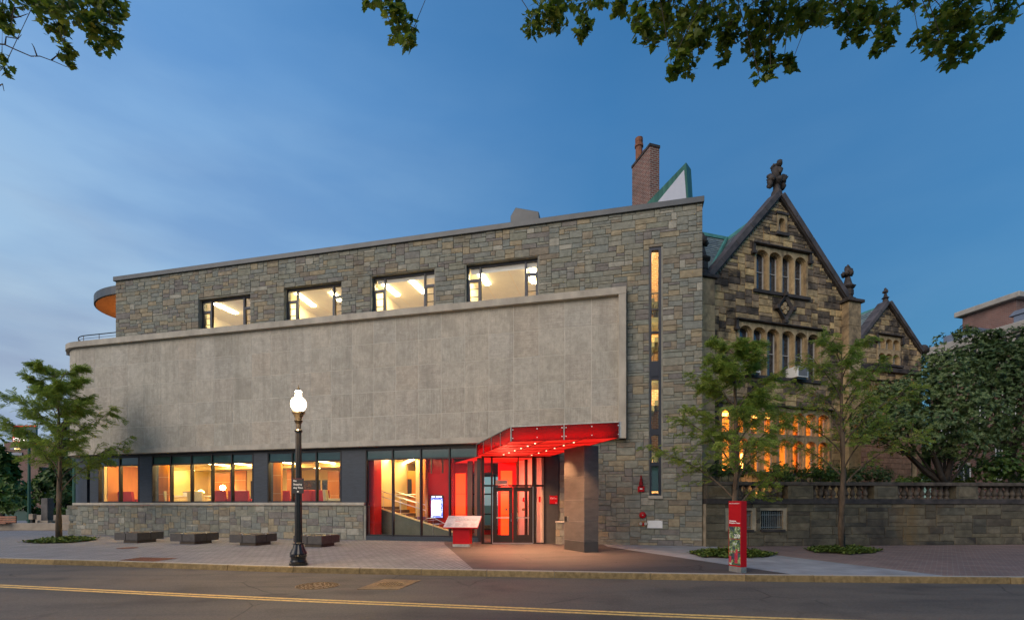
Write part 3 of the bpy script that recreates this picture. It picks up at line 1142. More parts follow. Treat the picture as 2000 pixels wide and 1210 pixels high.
# ---- upper windows
def upper_window(h, blind):
    u0, u1, z0, z1 = h
    w = u1 - u0
    f = MB(MF)
    va, vb = -.30, -.20
    f.box(u0, u0 + .06, va, vb, z0, z1).box(u1 - .06, u1, va, vb, z0, z1)
    f.box(u0 + .06, u1 - .06, va, vb, z0, z0 + .04).box(u0 + .06, u1 - .06, va, vb, z1 - .09, z1)
    ml, mr = u0 + w * .185, u1 - w * .175
    f.box(ml - .035, ml + .035, va, vb + .01, z0 + .04, z1 - .09).box(mr - .035, mr + .035, va, vb + .01, z0 + .04, z1 - .09)
    win = f.build('window', M['win_frame'], bld)
    zt = z0 + (z1 - z0) * .66
    for a, b in ((u0 + .06, ml - .035), (mr + .035, u1 - .06)):
        c = MB(MF)
        c.box(a, b, va + .01, vb - .01, zt - .03, zt + .03)
        c.box(a, a + .045, va + .02, vb + .005, z0 + .04, zt - .03).box(b - .045, b, va + .02, vb + .005, z0 + .04, zt - .03)
        c.box(a + .045, b - .045, va + .02, vb + .005, z0 + .04, z0 + .09).box(a + .045, b - .045, va + .02, vb + .005, zt - .08, zt - .03)
        hh = (zt - z0) / 3.4
        for k in (1, 2):
            c.box(a + .045, b - .045, va + .035, vb - .02, z0 + .1 + hh * k - .006, z0 + .1 + hh * k + .006)
        c.build('casement', M['win_frame'], win)
        MB(MF).quad((a, -.255, z0 + .04), (b, -.255, z0 + .04), (b, -.255, zt), (a, -.255, zt)).build('pane', M['glass'], win)
        MB(MF).quad((a, -.255, zt + .03), (b, -.255, zt + .03), (b, -.255, z1 - .09), (a, -.255, z1 - .09)).build('pane', M['glass'], win)
    MB(MF).quad((ml + .035, -.255, z0 + .04), (mr - .035, -.255, z0 + .04), (mr - .035, -.255, z1 - .09), (ml + .035, -.255, z1 - .09)).build('pane', M['glass'], win)
    if blind:
        MB(MF).box(u0 + .1, u1 - .1, -.40, -.38, z1 - .09 - blind, z1 - .05).build('blind', M['white_board'], win)


for h, bl in zip(HOLES, (.0, .0, .10, .16)): upper_window(h, bl)

# upper rooms
ZC = Z_LT + 1.62


def room(u0, u1, v0, v1, z0, z1, wall, ceil, floor, parent, back=None):
    r_ = MB(MF)
    MB(MF).box(u0, u1, v1, v0, z0 - .1, z0).build('room_floor', floor, parent)
    MB(MF).box(u0, u1, v1, v0, z1, z1 + .1).build('room_ceiling', ceil, parent)
    MB(MF).box(u0 - .08, u0, v1, v0, z0, z1).build('room_wall', wall, parent)
    MB(MF).box(u1, u1 + .08, v1, v0, z0, z1).build('room_wall', wall, parent)
    MB(MF).box(u0, u1, v1 - .1, v1, z0, z1).build('room_wall', back or wall, parent)


UP_BARS = [[(420, 592, 461, 611)], [(580, 572, 613, 597), (648, 570, 664, 586)], [(750, 554, 777, 576), (802, 546, 829, 571)], [(934, 529, 953, 555), (1036, 517, 1042, 530), (1038, 540, 1043, 552)]]
for k, (h, nb) in enumerate(zip(HOLES, (1, 2, 2, 3))):
    u0, u1 = h[0] - (.9 if k else 1.2), h[1] + 1.1
    room(u0, u1, -.46, -4.6, 8.75, ZC, M['cream_up'], M['ceil'], M['carpet'], bld)
    w = u1 - u0
    for (xa, ya, xb, yb) in UP_BARS[k]:
        pa, pb = (Vector(((x_ - 1000) / FPX * (ZC - H) * FPX / (985 - y_), (ZC - H) * FPX / (985 - y_), 0)) for x_, y_ in ((xa, ya), (xb, yb)))
        fr = Frame((pa.x, pa.y), (pb.x - pa.x, pb.y - pa.y))
        MB(fr).box(0, (pb - pa).length, -.10, .10, ZC - .04, ZC - .004).build('ceiling_light', M['lamp_up' if k else 'lamp_up_strong'], bld)
    MB(MF).box(u0 + w * .62, u0 + w * .62 + .9, -4.6, -4.56, 8.75, 10.5).build('room_door', M['orange' if k == 2 else 'ceil'], bld)
    MB(MF).box(u0 + .3, u1 - .3, -4.6, -4.57, ZC - .36, ZC - .33).build('wall_rail', M['ceil'], bld)
    MB(MF).box(u0 + w * .30, u0 + w * .30 + .5, -4.58, -4.55, 9.75, 10.25).build('wall_picture', M['white_board' if k % 2 else 'slate_panel'], bld)
    for q in range(1, 4):
        MB(MF).box(u0 + w * q / 4 - .01, u0 + w * q / 4 + .01, -4.5, -.5, ZC - .008, ZC - .001).build('ceiling_rail', M['cream'], bld)

# ---- slot window with the stairwell behind
u0, u1, z0, z1 = SLOT
f = MB(MF)
f.box(u0, u0 + .075, -.2, -.035, z0, z1).box(u1 - .095, u1, -.2, -.035, z0, z1)
f.box(u0 + .075, u1 - .095, -.2, -.035, z0, z0 + .08).box(u0 + .075, u1 - .095, -.2, -.035, z1 - .12, z1)
yq = [(601, 604), (646, 649), (704, 736), (733, 740), (836, 849), (902, 909)]
for ya, yb in yq:
    f.box(u0 + .075, u1 - .095, -.19, -.05, MF.z(1280, yb), MF.z(1280, ya))
slot = f.build('slot_window', M['win_frame'], bld)
zz = [z0 + .08] + sorted(MF.z(1280, (a + b) / 2) for a, b in yq) + [z1 - .12]
for a, b in zip(zz, zz[1:]):
    if b - a > .12:
        MB(MF).quad((u0 + .07, -.12, a), (u1 - .09, -.12, a), (u1 - .09, -.12, b), (u0 + .07, -.12, b)).build('pane', M['glass'], slot)
MB(MF).box(u0 - .05, u1 + .05, -.2, .06, z0 - .12, z0).build('sill', M['lime_trim'], slot, bevel=.01)
MB(MF).box(u0 + .075, u1 - .095, -.17, -.14, MF.z(1280, 958), MF.z(1280, 907)).build('dark_panel', M['spandrel'], slot)
MB(MF).box(u0 + .075, u1 - .095, -.17, -.14, MF.z(1280, 735), MF.z(1280, 706)).build('dark_panel', M['spandrel'], slot)
stw = MB(MF).box(u0 - 1.4, u1 + 1.2, -2.5, -2.4, .2, Z_ROOF - .45).build('stairwell_wall', M['brick_lit'], bld, uv=True)
MB(MF).box(u0 - 1.4, u0 - 1.3, -2.4, -.46, .2, Z_ROOF - .45).build('stairwell_wall', M['cream'], bld)
MB(MF).box(u1 + 1.1, u1 + 1.2, -2.4, -.46, .2, Z_ROOF - .45).build('stairwell_wall', M['cream'], bld)
for za, zb in ((.9, 2.6), (4.4, 2.6), (4.6, 6.4), (7.2, 8.8), (10.2, 8.9)):
    n = 9
    mbs = MB(MF)
    for k in range(n):
        q = k / n
        zz_ = za + (zb - za) * q
        ux = u0 - 1.2 + 2.6 * q
        mbs.box(ux, ux + .29, -2.38, -1.2, zz_ - .2, zz_)
    mbs.build('stair_flight', M['stair_side'], bld)
for za in (2.45, 6.3, 8.65):
    MB(MF).box(u0 - 1.3, u1 + 1.1, -2.4, -1.1, za, za + .18).build('stair_landing', M['stair_side'], bld)
    rr = MB(MF)
    for k in range(9):
        rr.box(u0 - .6 + .16 * k, u0 - .585 + .16 * k, -1.115, -1.10, za + .18, za + 1.1)
    rr.box(u0 - .7, u0 + .8, -1.125, -1.09, za + 1.1, za + 1.14)
    rr.build('stair_railing', M['black'], bld)
for zc in (Z_ROOF - .7, 8.3, 6.0, 2.3):
    MB(MF).box(u0 - 1.25, u0 - .45, -.9, -.6, zc - .4, zc + .5).build('stair_lamp', M['lamp_lobby'], bld)

# ------------------------------------------------------------------ ground floor glazing
Z_S0, Z_S1 = 1.60, Z_LB
HEAD = 3.83
SP0 = 3.43
MB(MF).box(PA.us - .2, u(936), -.5, -.06, HEAD, Z_S1 - .002).build('window_head', M['mullion'], bld)
# dark slate piers between the windows
for xa, xb in ((176, 192), (272.5, 297), (495.5, 523), (667.5, 714)):
    ua, ub = u(xa, -.06), u(xb, -.06)
    if xb == 714: ub = u(713.5, -.06)
    MB(MF).box(ua, ub, -.4, -.05, Z_S0, HEAD).build('slate_pier', M['slate_panel'], bld)
sweep(-QA - 7, .25, -.4, -.05, 1.6, HEAD).build('slate_pier', M['slate_panel'], bld)


def glazing(xs, z0, z1, zt, glass, vf=-.08, sill=True, x_end=None):
    ua, ub = u(xs[0], vf), u(xs[-1], vf)
    f = MB(MF)
    f.box(ua, ub, vf - .10, vf, z0, z0 + .07)
    w = f.build('window', M['mullion'], bld)
    MB(MF).box(ua, ub, vf - .10, vf, z1 - .04, z1).build('head_rail', M['mullion'], w)
    MB(MF).box(ua, ub, vf - .10, vf, zt - .03, zt + .03).build('transom', M['mullion'], w)
    for k, x_ in enumerate(xs):
        uu = u(x_, vf)
        o = -.03 if 0 < k < len(xs) - 1 else (0 if k == 0 else -.06)
        m = MB(MF).box(uu + o, uu + o + .06, vf - .13, vf + .03, z0 - (.0 if sill else .1), z1)
        m.build('mullion', M['mullion'], w)
    for a, b in zip(xs, xs[1:]):
        a2, b2 = u(a, vf) + .03, u(b, vf) - .03
        MB(MF).quad((a2, vf - .05, z0 + .07), (b2, vf - .05, z0 + .07), (b2, vf - .05, zt - .03), (a2, vf - .05, zt - .03)).build('pane', glass, w)
        MB(MF).box(a2, b2, vf - .06, vf - .03, zt + .03, z1 - .04).build('spandrel_panel', M['spandrel'], w)
    return w


glazing((192, 234, 272.5), Z_S0, HEAD, SP0, M['glass'])
glazing((297, 334, 374, 414, 453, 495.5), Z_S0, HEAD, SP0, M['glass'])
glazing((523, 571, 618, 667.5), Z_S0, HEAD, SP0, M['glass'])
glazing((714, 767, 822, 878, 935), .17, HEAD, SP0, M['glass_lobby'], sill=False)
MB(MF).box(u(713.5), u(936), -.3, -.03, 0, .17).build('base_panel', M['slate_panel'], bld)
MB(MF).box(u(711.2), u(714.2), -.4, -.02, 0, 1.47).build('wall_end', M['mortar'], bld)

# lounge behind the long windows
uL, uRm = u(191), u(690)
ZL = 1.12
room(uL, uRm, -.3, -6.5, ZL, 3.56, M['cream'], M['ceil'], M['carpet'], bld)
MB(MF).box(uL, uRm, -2.9, -2.6, 3.36, 3.558).build('ceiling_beam', M['cream'], bld)
MB(MF).box(uL + .002, uL + .03, -3.2, -.45, ZL, 3.5).build('wood_panel', M['orange'], bld)
for xa, xb, v, z1 in ((304, 329, -.75, 3.5), (529, 549, -.75, 3.5), (201, 227, -.9, 3.5), (455, 480, -4.2, 3.42), (560, 580, -4.0, 3.42), (420, 449, -5.8, 3.42), (640, 662, -5.9, 3.42)):
    a, b = u(xa, v), u(xb, v)
    MB(MF).box(a, b, v - .1, v, ZL, z1).build('wood_panel', M['orange'], bld)
    MB(MF).box(a, b, v, v + .004, 2.02, 2.035).build('panel_joint', M['cream'], bld)
    MB(MF).box(a, b, v, v + .004, 2.86, 2.875).build('panel_joint', M['cream'], bld)
MB(MF).box(u(250, -3), u(262, -3), -3.2, -3, ZL, 3.55).build('wood_panel', M['brownwood'], bld)
MB(MF).box(u(236, -3.5), u(245, -3.5), -3.6, -3.5, ZL, 3.2).build('wood_panel', M['redseat'], bld)
# dark garden windows in the rear wall of the lounge
for xa, xb in ((490, 520), (590, 668)):
    a, b = u(xa, -6.4), u(xb, -6.4)
    MB(MF).box(a, b, -6.44, -6.38, 1.3, 2.95).build('rear_window', M['leaded'], bld)
    MB(MF).box((a + b) / 2 - .04, (a + b) / 2 + .04, -6.38, -6.35, 1.3, 2.95).build('rear_mullion', M['cream'], bld)
for xa, v0, v1 in ((318, -1.2, -2.2), (430, -1.0, -3.2), (474, -1.0, -3.2), (565, -1.0, -3.0), (640, -1.0, -3.2), (255, -1.2, -2.6), (352, -3.2, -5), (392, -3.2, -5), (600, -3.2, -5.2)):
    a = u(xa, (v0 + v1) / 2)
    MB(MF).box(a - .07, a + .07, v1, v0, 3.525, 3.556).build('ceiling_light', M['lamp_warm'], bld)
for k in range(3):
    a = u(256, -3.2)
    pts = [(a + (.95 - .14 * k) * math.cos(q * math.pi / 12), -3.4 + (.8 - .12 * k) * math.sin(q * math.pi / 12), 3.30 - .13 * k) for q in range(25)]
    MB(MF).tube([MF(*p) for p in pts], .018, 5).build('ring_light', M['lamp_warm'], bld) if False else None
mb = MB()
for k in range(3):
    a = u(256, -3.2)
    mb.tube([MF(a + (.95 - .14 * k) * math.cos(q * math.pi / 12), -3.4 + (.8 - .12 * k) * math.sin(q * math.pi / 12), 3.30 - .13 * k) for q in range(25)], .018, 5)
mb.build('ring_light', M['lamp_warm'], bld)
for xa, xb in ((200, 272), (298, 495), (524, 667)):
    MB(MF).box(u(xa) + .1, u(xb) - .1, -.50, -.40, 3.50, 3.55).build('hidden_fill_strip', M['lamp_warm'], bld)  # added glowing strips, out of sight behind the spandrels, brighten the wood panels
# wall globe and notices
MB().lathe(MF(u(438, -4.0), -3.9, 2.45), [(.02, -.15), (.12, -.1), (.15, 0), (.12, .1), (.02, .15)], 12).build('wall_globe', M['lamp_warm'], bld, smooth=True)
MB(MF).box(u(461, -4.1), u(479, -4.1), -4.19, -4.15, 1.95, 2.3).build('notice_board', M['white_board'], bld)


def armchair(x_, v, rot, mat, label, w=.85):
    p = MF(u(x_, v), v, ZL)
    t = thing('armchair', p, label, 'armchair', 'armchairs in the lounge')
    f = Frame((p.x, p.y), (math.cos(MF.ang + rot), math.sin(MF.ang + rot)))
    dz = ZL - .75
    L_ = lambda a, b, c, d, e, g: MB(f).box(a, b, c, d, e + dz, g + dz)
    L_(-w / 2 + .1, w / 2 - .1, -.3, .4, .85, 1.20).build('seat', mat, t, bevel=.03)
    MB(f).prism([(-.42, .85 + dz), (-.28, .85 + dz), (-.28, 1.2 + dz), (-.36, 1.80 + dz), (-.50, 1.80 + dz)], 'u', -w / 2, w / 2).build('backrest', mat, t, bevel=.03)
    for s_ in (-1, 1):
        a, b = sorted((s_ * w / 2, s_ * (w / 2 - .13)))
        L_(a, b, -.27, .4, .85, 1.42).build('armrest', mat, t, bevel=.025)
    for a in (-w / 2 + .06, w / 2 - .06):
        for b in (-.33, .35):
            L_(a - .02, a + .02, b - .02, b + .02, .75, .85).build('leg', M['steel'], t)
    return t


armchair(444, -1.0, 2.9, M['redseat'], 'red armchair with its back to the lounge window, left of the dark rear window', .95)
armchair(477, -1.1, 3.3, M['redseat'], 'red armchair turned from the street, last pane of the five pane window', 1.0)
armchair(556, -1.5, 3.4, M['redseat'], 'red armchair behind the lamp post in the three pane window')
armchair(609, -1.2, 2.9, M['redseat'], 'red armchair in the middle pane right of the lamp post')
armchair(636, -1.3, 3.2, M['redseat'], 'red armchair beside the pale chair in the three pane window')
armchair(656, -.95, 1.9, M['creamseat'], 'pale cream chair at the right end of the three pane window', .7)
armchair(262, -1.4, 3.1, M['redseat'], 'red armchair in the small window near the rounded corner', .95)
armchair(395, -1.3, 3.2, M['creamseat'], 'cream armchair right of the pale table in the five pane window')
armchair(340, -1.3, 2.6, M['creamseat'], 'cream armchair next to the orange wood panel')
# long buffet table with a lamp and a box on it
tb = thing('buffet_table', MF(u(372, -3.2), -3.2, ZL), 'long table with a pale cloth in the lounge window', 'table')
ta, tc = u(345, -3.2), u(404, -3.2)
MB(MF).box(ta, tc, -3.6, -2.8, 1.940, 2.000).build('tabletop', M['white_board'], tb)
MB(MF).box(ta + .02, tc - .02, -2.84, -2.8, ZL + .1, 1.940).build('cloth', M['creamseat'], tb)
for a in (ta + .1, tc - .1):
    for b in (-3.5, -2.9):
        MB(MF).box(a - .03, a + .03, b - .03, b + .03, ZL, 1.940).build('leg', M['steel'], tb)
ob = thing('storage_box', MF(u(367, -3.1), -3.1, 2.000), 'small pale box standing on the cloth covered table', 'box')
MB(MF).box(u(362, -3.1), u(372, -3.1), -3.3, -2.95, 2.000, 2.180).build('box_body', M['white_board'], ob, bevel=.01)
MB(MF).box(u(361.5, -3.1), u(372.5, -3.1), -3.31, -2.94, 2.182, 2.210).build('lid', M['slate_panel'], ob)
tl = thing('table_lamp', MF(u(392, -3.1), -3.1, 2.000), 'small lit lamp on the right end of the pale table', 'lamp')
pc = MF(u(392, -3.1), -3.1, 2.000)
MB().lathe(pc, [(.08, 0), (.08, .02), (.02, .04), (.02, .16)], 10).build('lamp_stem', M['steel'], tl)
MB().lathe(pc, [(.16, .16), (.15, .22), (.05, .30)], 12).build('lamp_shade', M['lamp_warm'], tl)

# ------------------------------------------------------------------ lobby
lu0, lu1 = u(712), u(1092)
MB(MF).box(lu0, lu1, -8.9, -.2, -.06, .012).build('lobby_floor', M['carpet'], bld)
MB(MF).box(lu0, u(834, -2.5), -8.9, -.15, 3.62, 3.72).build('lobby_ceiling', M['ceil'], bld)
MB(MF).box(u(834, -2.5), u(936), -2.9, -.15, 3.62, 3.70).build('lobby_ceiling', M['red_panel'], bld)
MB(MF).box(lu0 - .1, lu0, -8.9, -.4, 0, 3.8).build('lobby_wall', M['cream'], bld)
MB(MF).box(lu0, u(718, -.5), -.9, -.3, .012, 3.6).build('red_column', M['red_wall'], bld)
MB(MF).box(u(718, -.5), u(734, -.5), -1.0, -.35, .012, 3.6).build('red_column', M['red_wall'], bld)
# rear wall of the stair hall with its dark window band
wv = -6.0
ra, rb = u(715, wv), u(836, wv)
mb = MB(MF)
mb.box(lu0, rb + .8, wv - .1, wv, 0, 3.62)
mb.build('lobby_wall', M['cream'], bld)
MB(MF).box(u(736, wv), u(787, wv), wv, wv + .04, 1.45, 2.95).build('rear_window', M['leaded'], bld)
MB(MF).box(u(787, wv), u(792, wv), wv, wv + .06, 1.2, 3.1).build('rear_window_frame', M['brownwood'], bld)
MB(MF).box(u(733, wv), u(792, wv), wv, wv + .06, 2.95, 3.1).build('rear_window_frame', M['brownwood'], bld)
MB(MF).box(u(795, -4), u(815, -4), -4.1, -4.0, .6, 3.2).build('red_screen_wall', M['orange'], bld)
pic = MB(MF).box(u(796, -3.9), u(803, -3.9), -3.96, -3.9, 1.9, 2.8).build('framed_picture', M['win_frame'], None)
tag(pic, 'dark framed picture on the orange wall above the stair rail', 'picture')
for xa, xb, mat in ((812, 819, 'cream'), (825, 831, 'orange')):
    MB(MF).box(u(xa, -2.2), u(xb, -2.2), -2.5, -2.2, .012, 3.62).build('wall_column', M[mat], bld)
# green bench along the rear
gb = MB(MF).box(u(775, -5), u(826, -5), -5.5, -4.9, .3, .75).build('lobby_bench', M['green_bench'], None, bevel=.03)
tag(gb, 'long green upholstered bench behind the lobby stair', 'bench')
MB(MF).box(u(775, -5), u(826, -5), -5.7, -5.5, .3, 1.25).build('backrest', M['green_bench'], gb, bevel=.03)
# ceiling lights run into the depth of the hall
for xa, xb, va, vb in ((763, 750, -1.0, -3.6), (820, 790, -.9, -4.0)):
    a, b = u(xa, va), u(xb, vb)
    z = 3.60
    MB(MF).add([(a - .1, va, z), (a + .1, va, z), (b + .1, vb, z), (b - .1, vb, z), (a - .1, va, z + .015), (a + .1, va, z + .015), (b + .1, vb, z + .015), (b - .1, vb, z + .015)],
               ((0, 3, 2, 1), (4, 5, 6, 7), (0, 1, 5, 4), (1, 2, 6, 5), (2, 3, 7, 6), (3, 0, 4, 7))).build('ceiling_light', M['lamp_lobby'], bld)
# stair up to the left
sv = -1.15
sa, sb = u(734, sv), u(922, sv)
za_ = MF.z(734, 990, sv)
stair = MB(MF).prism([(sa - .2, .013), (sb, .013), (sb, .05), (sa - .2, za_ + .05)], 'v', sv - .06, sv).build('staircase', M['stair_side'], bld)
MB(MF).prism([(sb, .05), (sb, .10), (sa - .2, za_ + .12), (sa - .2, za_ + .05)], 'v', sv - .09, sv + .03).build('stringer_cap', M['cream'], stair)
ns = 9
for k in range(ns):
    ux = sb + (sa - .2 - sb) * (k + 1) / ns
    zz_ = .05 + (za_) * (k + .9) / ns
    MB(MF).box(ux, ux + (sb - sa + .2) / ns + .03, sv - 1.6, sv - .1, zz_ - .14, zz_).build('step', M['brownwood'], stair)
MB(MF).box(lu0 + .02, sa, sv - 1.6, sv - .1, za_ - .2, za_).build('landing', M['brownwood'], stair)
sl = (za_) / (sa - .2 - sb)
for dv in (-.05, -1.65):
    for dz in (.62, .86):
        pts = [MF(sa - .2, sv + dv, za_ + dz), MF(u(830, sv + dv), sv + dv, (u(830, sv + dv) - sb) * sl + dz)]
        MB().tube(pts, .02, 6).build('handrail', M['steel'], stair)
    for q in (.15, .5, .85):
        ux = sa + (u(830, sv) - sa) * q
        MB().tube([MF(ux, sv + dv, (ux - sb) * sl), MF(ux, sv + dv, (ux - sb) * sl + .86)], .012, 5).build('baluster', M['steel'], stair)
MB().tube([MF(u(826, -.9), -.9, .78), MF(u(834, -.9), -.9, .92), MF(u(848, -.9), -.9, .93), MF(u(872, -.9), -.9, .66)], .016, 6).build('handrail', M['steel'], stair)
MB().tube([MF(u(846, -.9), -.9, .02), MF(u(846, -.9), -.9, .92)], .012, 6).build('baluster', M['steel'], stair)
MB().tube([MF(u(735, -2.9), -2.9, 2.0), MF(u(820, -2.9), -2.9, 2.0)], .02, 6).build('handrail', M['steel'], stair)
# red wall with the screen
rv = -2.6
MB(MF).box(u(831, rv), u(886, rv), rv - .1, rv, .012, 3.62).build('red_wall', M['red_wall'], bld)
for xx in (842, 864):
    MB(MF).box(u(xx, -1.6) - .03, u(xx, -1.6) + .03, -1.65, -1.6, 2.9, 3.62).build('hanging_baffle', M['brownwood'], bld)


def screen_mat():
    m, nt, N, L, b = new_mat('lit_display')
    v = pos_vec(N)
    vo = N.new('ShaderNodeTexVoronoi'); vo.inputs['Scale'].default_value = 14
    L.new(v, vo.inputs['Vector'])
    c = ramp(N, L, vo.outputs['Color'], [(0.2, (.05, .06, .45)), (0.5, (.16, .20, .85)), (0.8, (.5, .55, 1.0))])
    L.new(c, b.inputs['Emission Color'])
    b.inputs['Base Color'].default_value = (.02, .02, .05, 1)
    b.inputs['Emission Strength'].default_value = 0.9
    return m


sw = rv + .01
x0_, x1_ = u(842, sw), u(866, sw)
zb0, zb1 = MF.z(854, 1011, sw), MF.z(854, 966, sw)
scr = thing('display_screen', MF((x0_ + x1_) / 2, sw, zb0), 'tall lit blue and white display on the red lobby wall', 'screen')
MB(MF).box(x0_, x1_, sw, sw + .05, zb0, zb1).build('screen_housing', M['black'], scr, bevel=.008)
MB(MF).box(x0_ + .02, x1_ - .02, sw + .052, sw + .054, zb0 + .03, zb1 - .14).build('screen', screen_mat(), scr)
MB(MF).box(x0_ + .06, x1_ - .14, sw + .056, sw + .058, zb0 + .14, zb1 - .24).build('white_page', emit('white_page', (.85, .92, 1.0), 1.6), scr)
for k in range(3):
    MB(MF).box(x1_ - .22, x1_ - .15 , sw + .060, sw + .061, zb0 + .5 - .13 * k, zb0 + .53 - .13 * k).build('printed_line', M['text_dark'], scr)
MB(MF).box(x0_ + .05, x0_ + .2, sw + .052, sw + .056, zb1 - .1, zb1 - .05).build('lit_bar', emit('white_bar', (.8, .9, 1.0), 1.2), scr)
MB(MF).box(x0_ + .26, x1_ - .06, sw + .052, sw + .056, zb1 - .1, zb1 - .05).build('lit_bar', bpy.data.materials['white_bar'], scr)

# glowing red wall panels, window to the court and brown columns
lv = -2.7
for za2, zb2 in ((.15, 1.05), (1.07, 2.0), (2.02, 2.95)):
    MB(MF).box(u(889.5, lv), u(909, lv), lv - .05, lv, za2, zb2).build('light_panel', M['redglow'], bld)
MB(MF).box(u(884, lv), u(914, lv), lv - .15, lv - .07, .012, 3.4).build('red_wall', M['red_wall'], bld)
MB(MF).box(u(886, lv), u(980, lv - 2), lv - 3.4, lv, 2.98, 3.5).build('red_soffit_panel', M['red_wall'], bld)
for xa, xb in ((913, 922), (926.5, 932.5)):
    MB(MF).box(u(xa, -1.2), u(xb, -1.2), -1.35, -1.2, .012, 3.6).build('wood_column', M['brownwood'], bld)
cv = -4.6
for xa in (911, 938, 966):
    MB(MF).box(u(xa, cv) - .04, u(xa, cv) + .04, cv - .08, cv, .25, 3.0).build('court_window_mullion', M['mullion'], bld)
for zz_ in (.25, 1.0, 2.0, 2.96):
    MB(MF).box(u(911, cv), u(966, cv), cv - .08, cv, zz_, zz_ + .07).build('court_window_rail', M['mullion'], bld)
MB(MF).box(u(905, cv), u(970, cv), cv - .3, cv - .1, .012, .3).build('red_bench_ledge', M['red_wall'], bld)
MB(MF).quad((u(911, cv), cv - .04, .3), (u(966, cv), cv - .04, .3), (u(966, cv), cv - .04, 2.96), (u(911, cv), cv - .04, 2.96)).build('court_window_pane', M['glass'], bld)

# ------------------------------------------------------------------ entrance front (square to the street camera side)
VF = Frame((0, 18.6), (1, 0))
vx = lambda x, v=0.0: VF.u(x, v)
f = MB(VF)
xl, xr = vx(943), vx(1065)
ZT = 3.37
f.box(xl, xr, -.08, 0, 0, .05).box(xl, xr, -.08, 0, 2.20, 2.27).box(xl, xr, -.08, 0, ZT - .05, ZT)
ent = f.build('entrance_glazing', M['door'], bld)
for x_, za2, w_ in ((943, 0, .10), (960.5, 0, .07), (1041.5, 0, .09), (1063.5, 0, .06), (1012, 2.27, .05)):
    MB(VF).box(vx(x_) - w_ / 2, vx(x_) + w_ / 2, -.10, .03, za2, ZT).build('mullion', M['door'], ent)
MB(VF).box(vx(943) - .02, vx(943) + .10, -.9, -.1, 0, .06).build('return_frame', M['door'], ent)
for a, b in ((943, 960.5), (960.5, 1012), (1012, 1041.5), (1041.5, 1063.5)):
    MB(VF).quad((vx(a), -.04, 2.27), (vx(b), -.04, 2.27), (vx(b), -.04, ZT - .05), (vx(a), -.04, ZT - .05)).build('pane', M['glass_lobby'], ent)
for a, b in ((943, 960.5), (1041.5, 1063.5)):
    MB(VF).quad((vx(a), -.04, .05), (vx(b), -.04, .05), (vx(b), -.04, 2.2), (vx(a), -.04, 2.2)).build('pane', M['glass_lobby'], ent)
pr = [VF(vx(943), -.1, 0), MF(u(936), -.1, 0)]
MB().quad((pr[0].x, pr[0].y, .06), (pr[1].x, pr[1].y, .06), (pr[1].x, pr[1].y, ZT), (pr[0].x, pr[0].y, ZT)).build('pane', M['glass_lobby'], ent)
MB(MF).box(u(934), u(939), -.3, .02, 0, Z_LB - .01).build('corner_post', M['mullion'], ent)


def door(xa, xb, hx):
    a, b = vx(xa), vx(xb)
    d = MB(VF)
    st_ = .15
    d.box(a, a + st_, -.075, -.02, .06, 2.19).box(b - st_, b, -.075, -.02, .06, 2.19)
    d.box(a + st_, b - st_, -.075, -.02, .06, .34).box(a + st_, b - st_, -.075, -.02, 2.02, 2.19)
    o = d.build('door', M['door'], ent)
    MB(VF).quad((a + st_, -.05, .34), (b - st_, -.05, .34), (b - st_, -.05, 2.02), (a + st_, -.05, 2.02)).build('pane', M['glass_lobby'], o)
    MB(VF).box(a + st_ - .02, b - st_ + .02, -.03, .0, .98, 1.03).build('push_bar', M['steel_dull'], o)
    hh = vx(hx)
    MB().tube([VF(hh, -.02, .86), VF(hh, .05, .88), VF(hh, .05, 1.16), VF(hh, -.02, 1.18)], .013, 6).build('handle', M['steel'], o)
    return o


door(963, 1001.2, 998.4)
door(1002.2, 1040, 1010.5)
for x_ in (962, 1041):
    MB(VF).box(vx(x_) - .012, vx(x_) + .012, .03, .036, .02, 2.2).build('bright_edge', M['steel'], ent)
MB(VF).box(vx(962), vx(1041), -.1, .06, .004, .045).build('threshold', M['steel'], ent)
# decal discs on the door glass
for x_ in (989, 1022):
    p = VF(vx(x_), -.03, 1.32)
    m = MB(VF)
    m.prism([(vx(x_) + .055 * math.cos(k * math.pi / 8), 1.32 + .055 * math.sin(k * math.pi / 8)) for k in range(16)], 'v', -.046, -.043)
    m.build('door_decal', M['brownwood'], ent)
MB(VF).box(vx(1021), vx(1024), -.046, -.043, 1.62, 1.78).build('door_decal', M['red_paint'], ent)
MB(VF).box(vx(1052), vx(1056), -.036, -.033, 1.6, 1.82).build('door_decal', M['red_paint'], ent)
# dark wall right of the doors, low stone block, stone return of the recess
MB(VF).box(vx(1065), vx(1091), -.6, -.02, 0, Z_LB - .02).build('dark_wall', M['pier_base'], bld)
MB(MF).box(u(1060), u(1168), -.6, -.46, 0, Z_LB).build('recess_wall', M['mortar'], bld)
lb = thing('low_stone_block', VF(vx(1094), .1, 0), 'low stone block with a slab top between the dark wall and the granite pier', 'stone block')
zc = 0
for k, h_ in enumerate((.30, .26, .26)):
    off = .3 if k % 2 else .5
    a, b = vx(1086.5, .25), vx(1110, .25)
    MB(VF).box(a, a + (b - a) * off - .008, -.1, .28, zc + .006, zc + h_ - .006).build('stone', M['ashlar'], lb, bevel=.008)
    MB(VF).box(a + (b - a) * off, b, -.1, .275, zc + .006, zc + h_ - .006).build('stone', M['ashlar'], lb, bevel=.008)
    zc += h_
MB(VF).box(vx(1085.6, .25), vx(1110, .25), -.1, .31, zc, zc + .06).build('slab_top', M['lime_trim'], lb, bevel=.008)

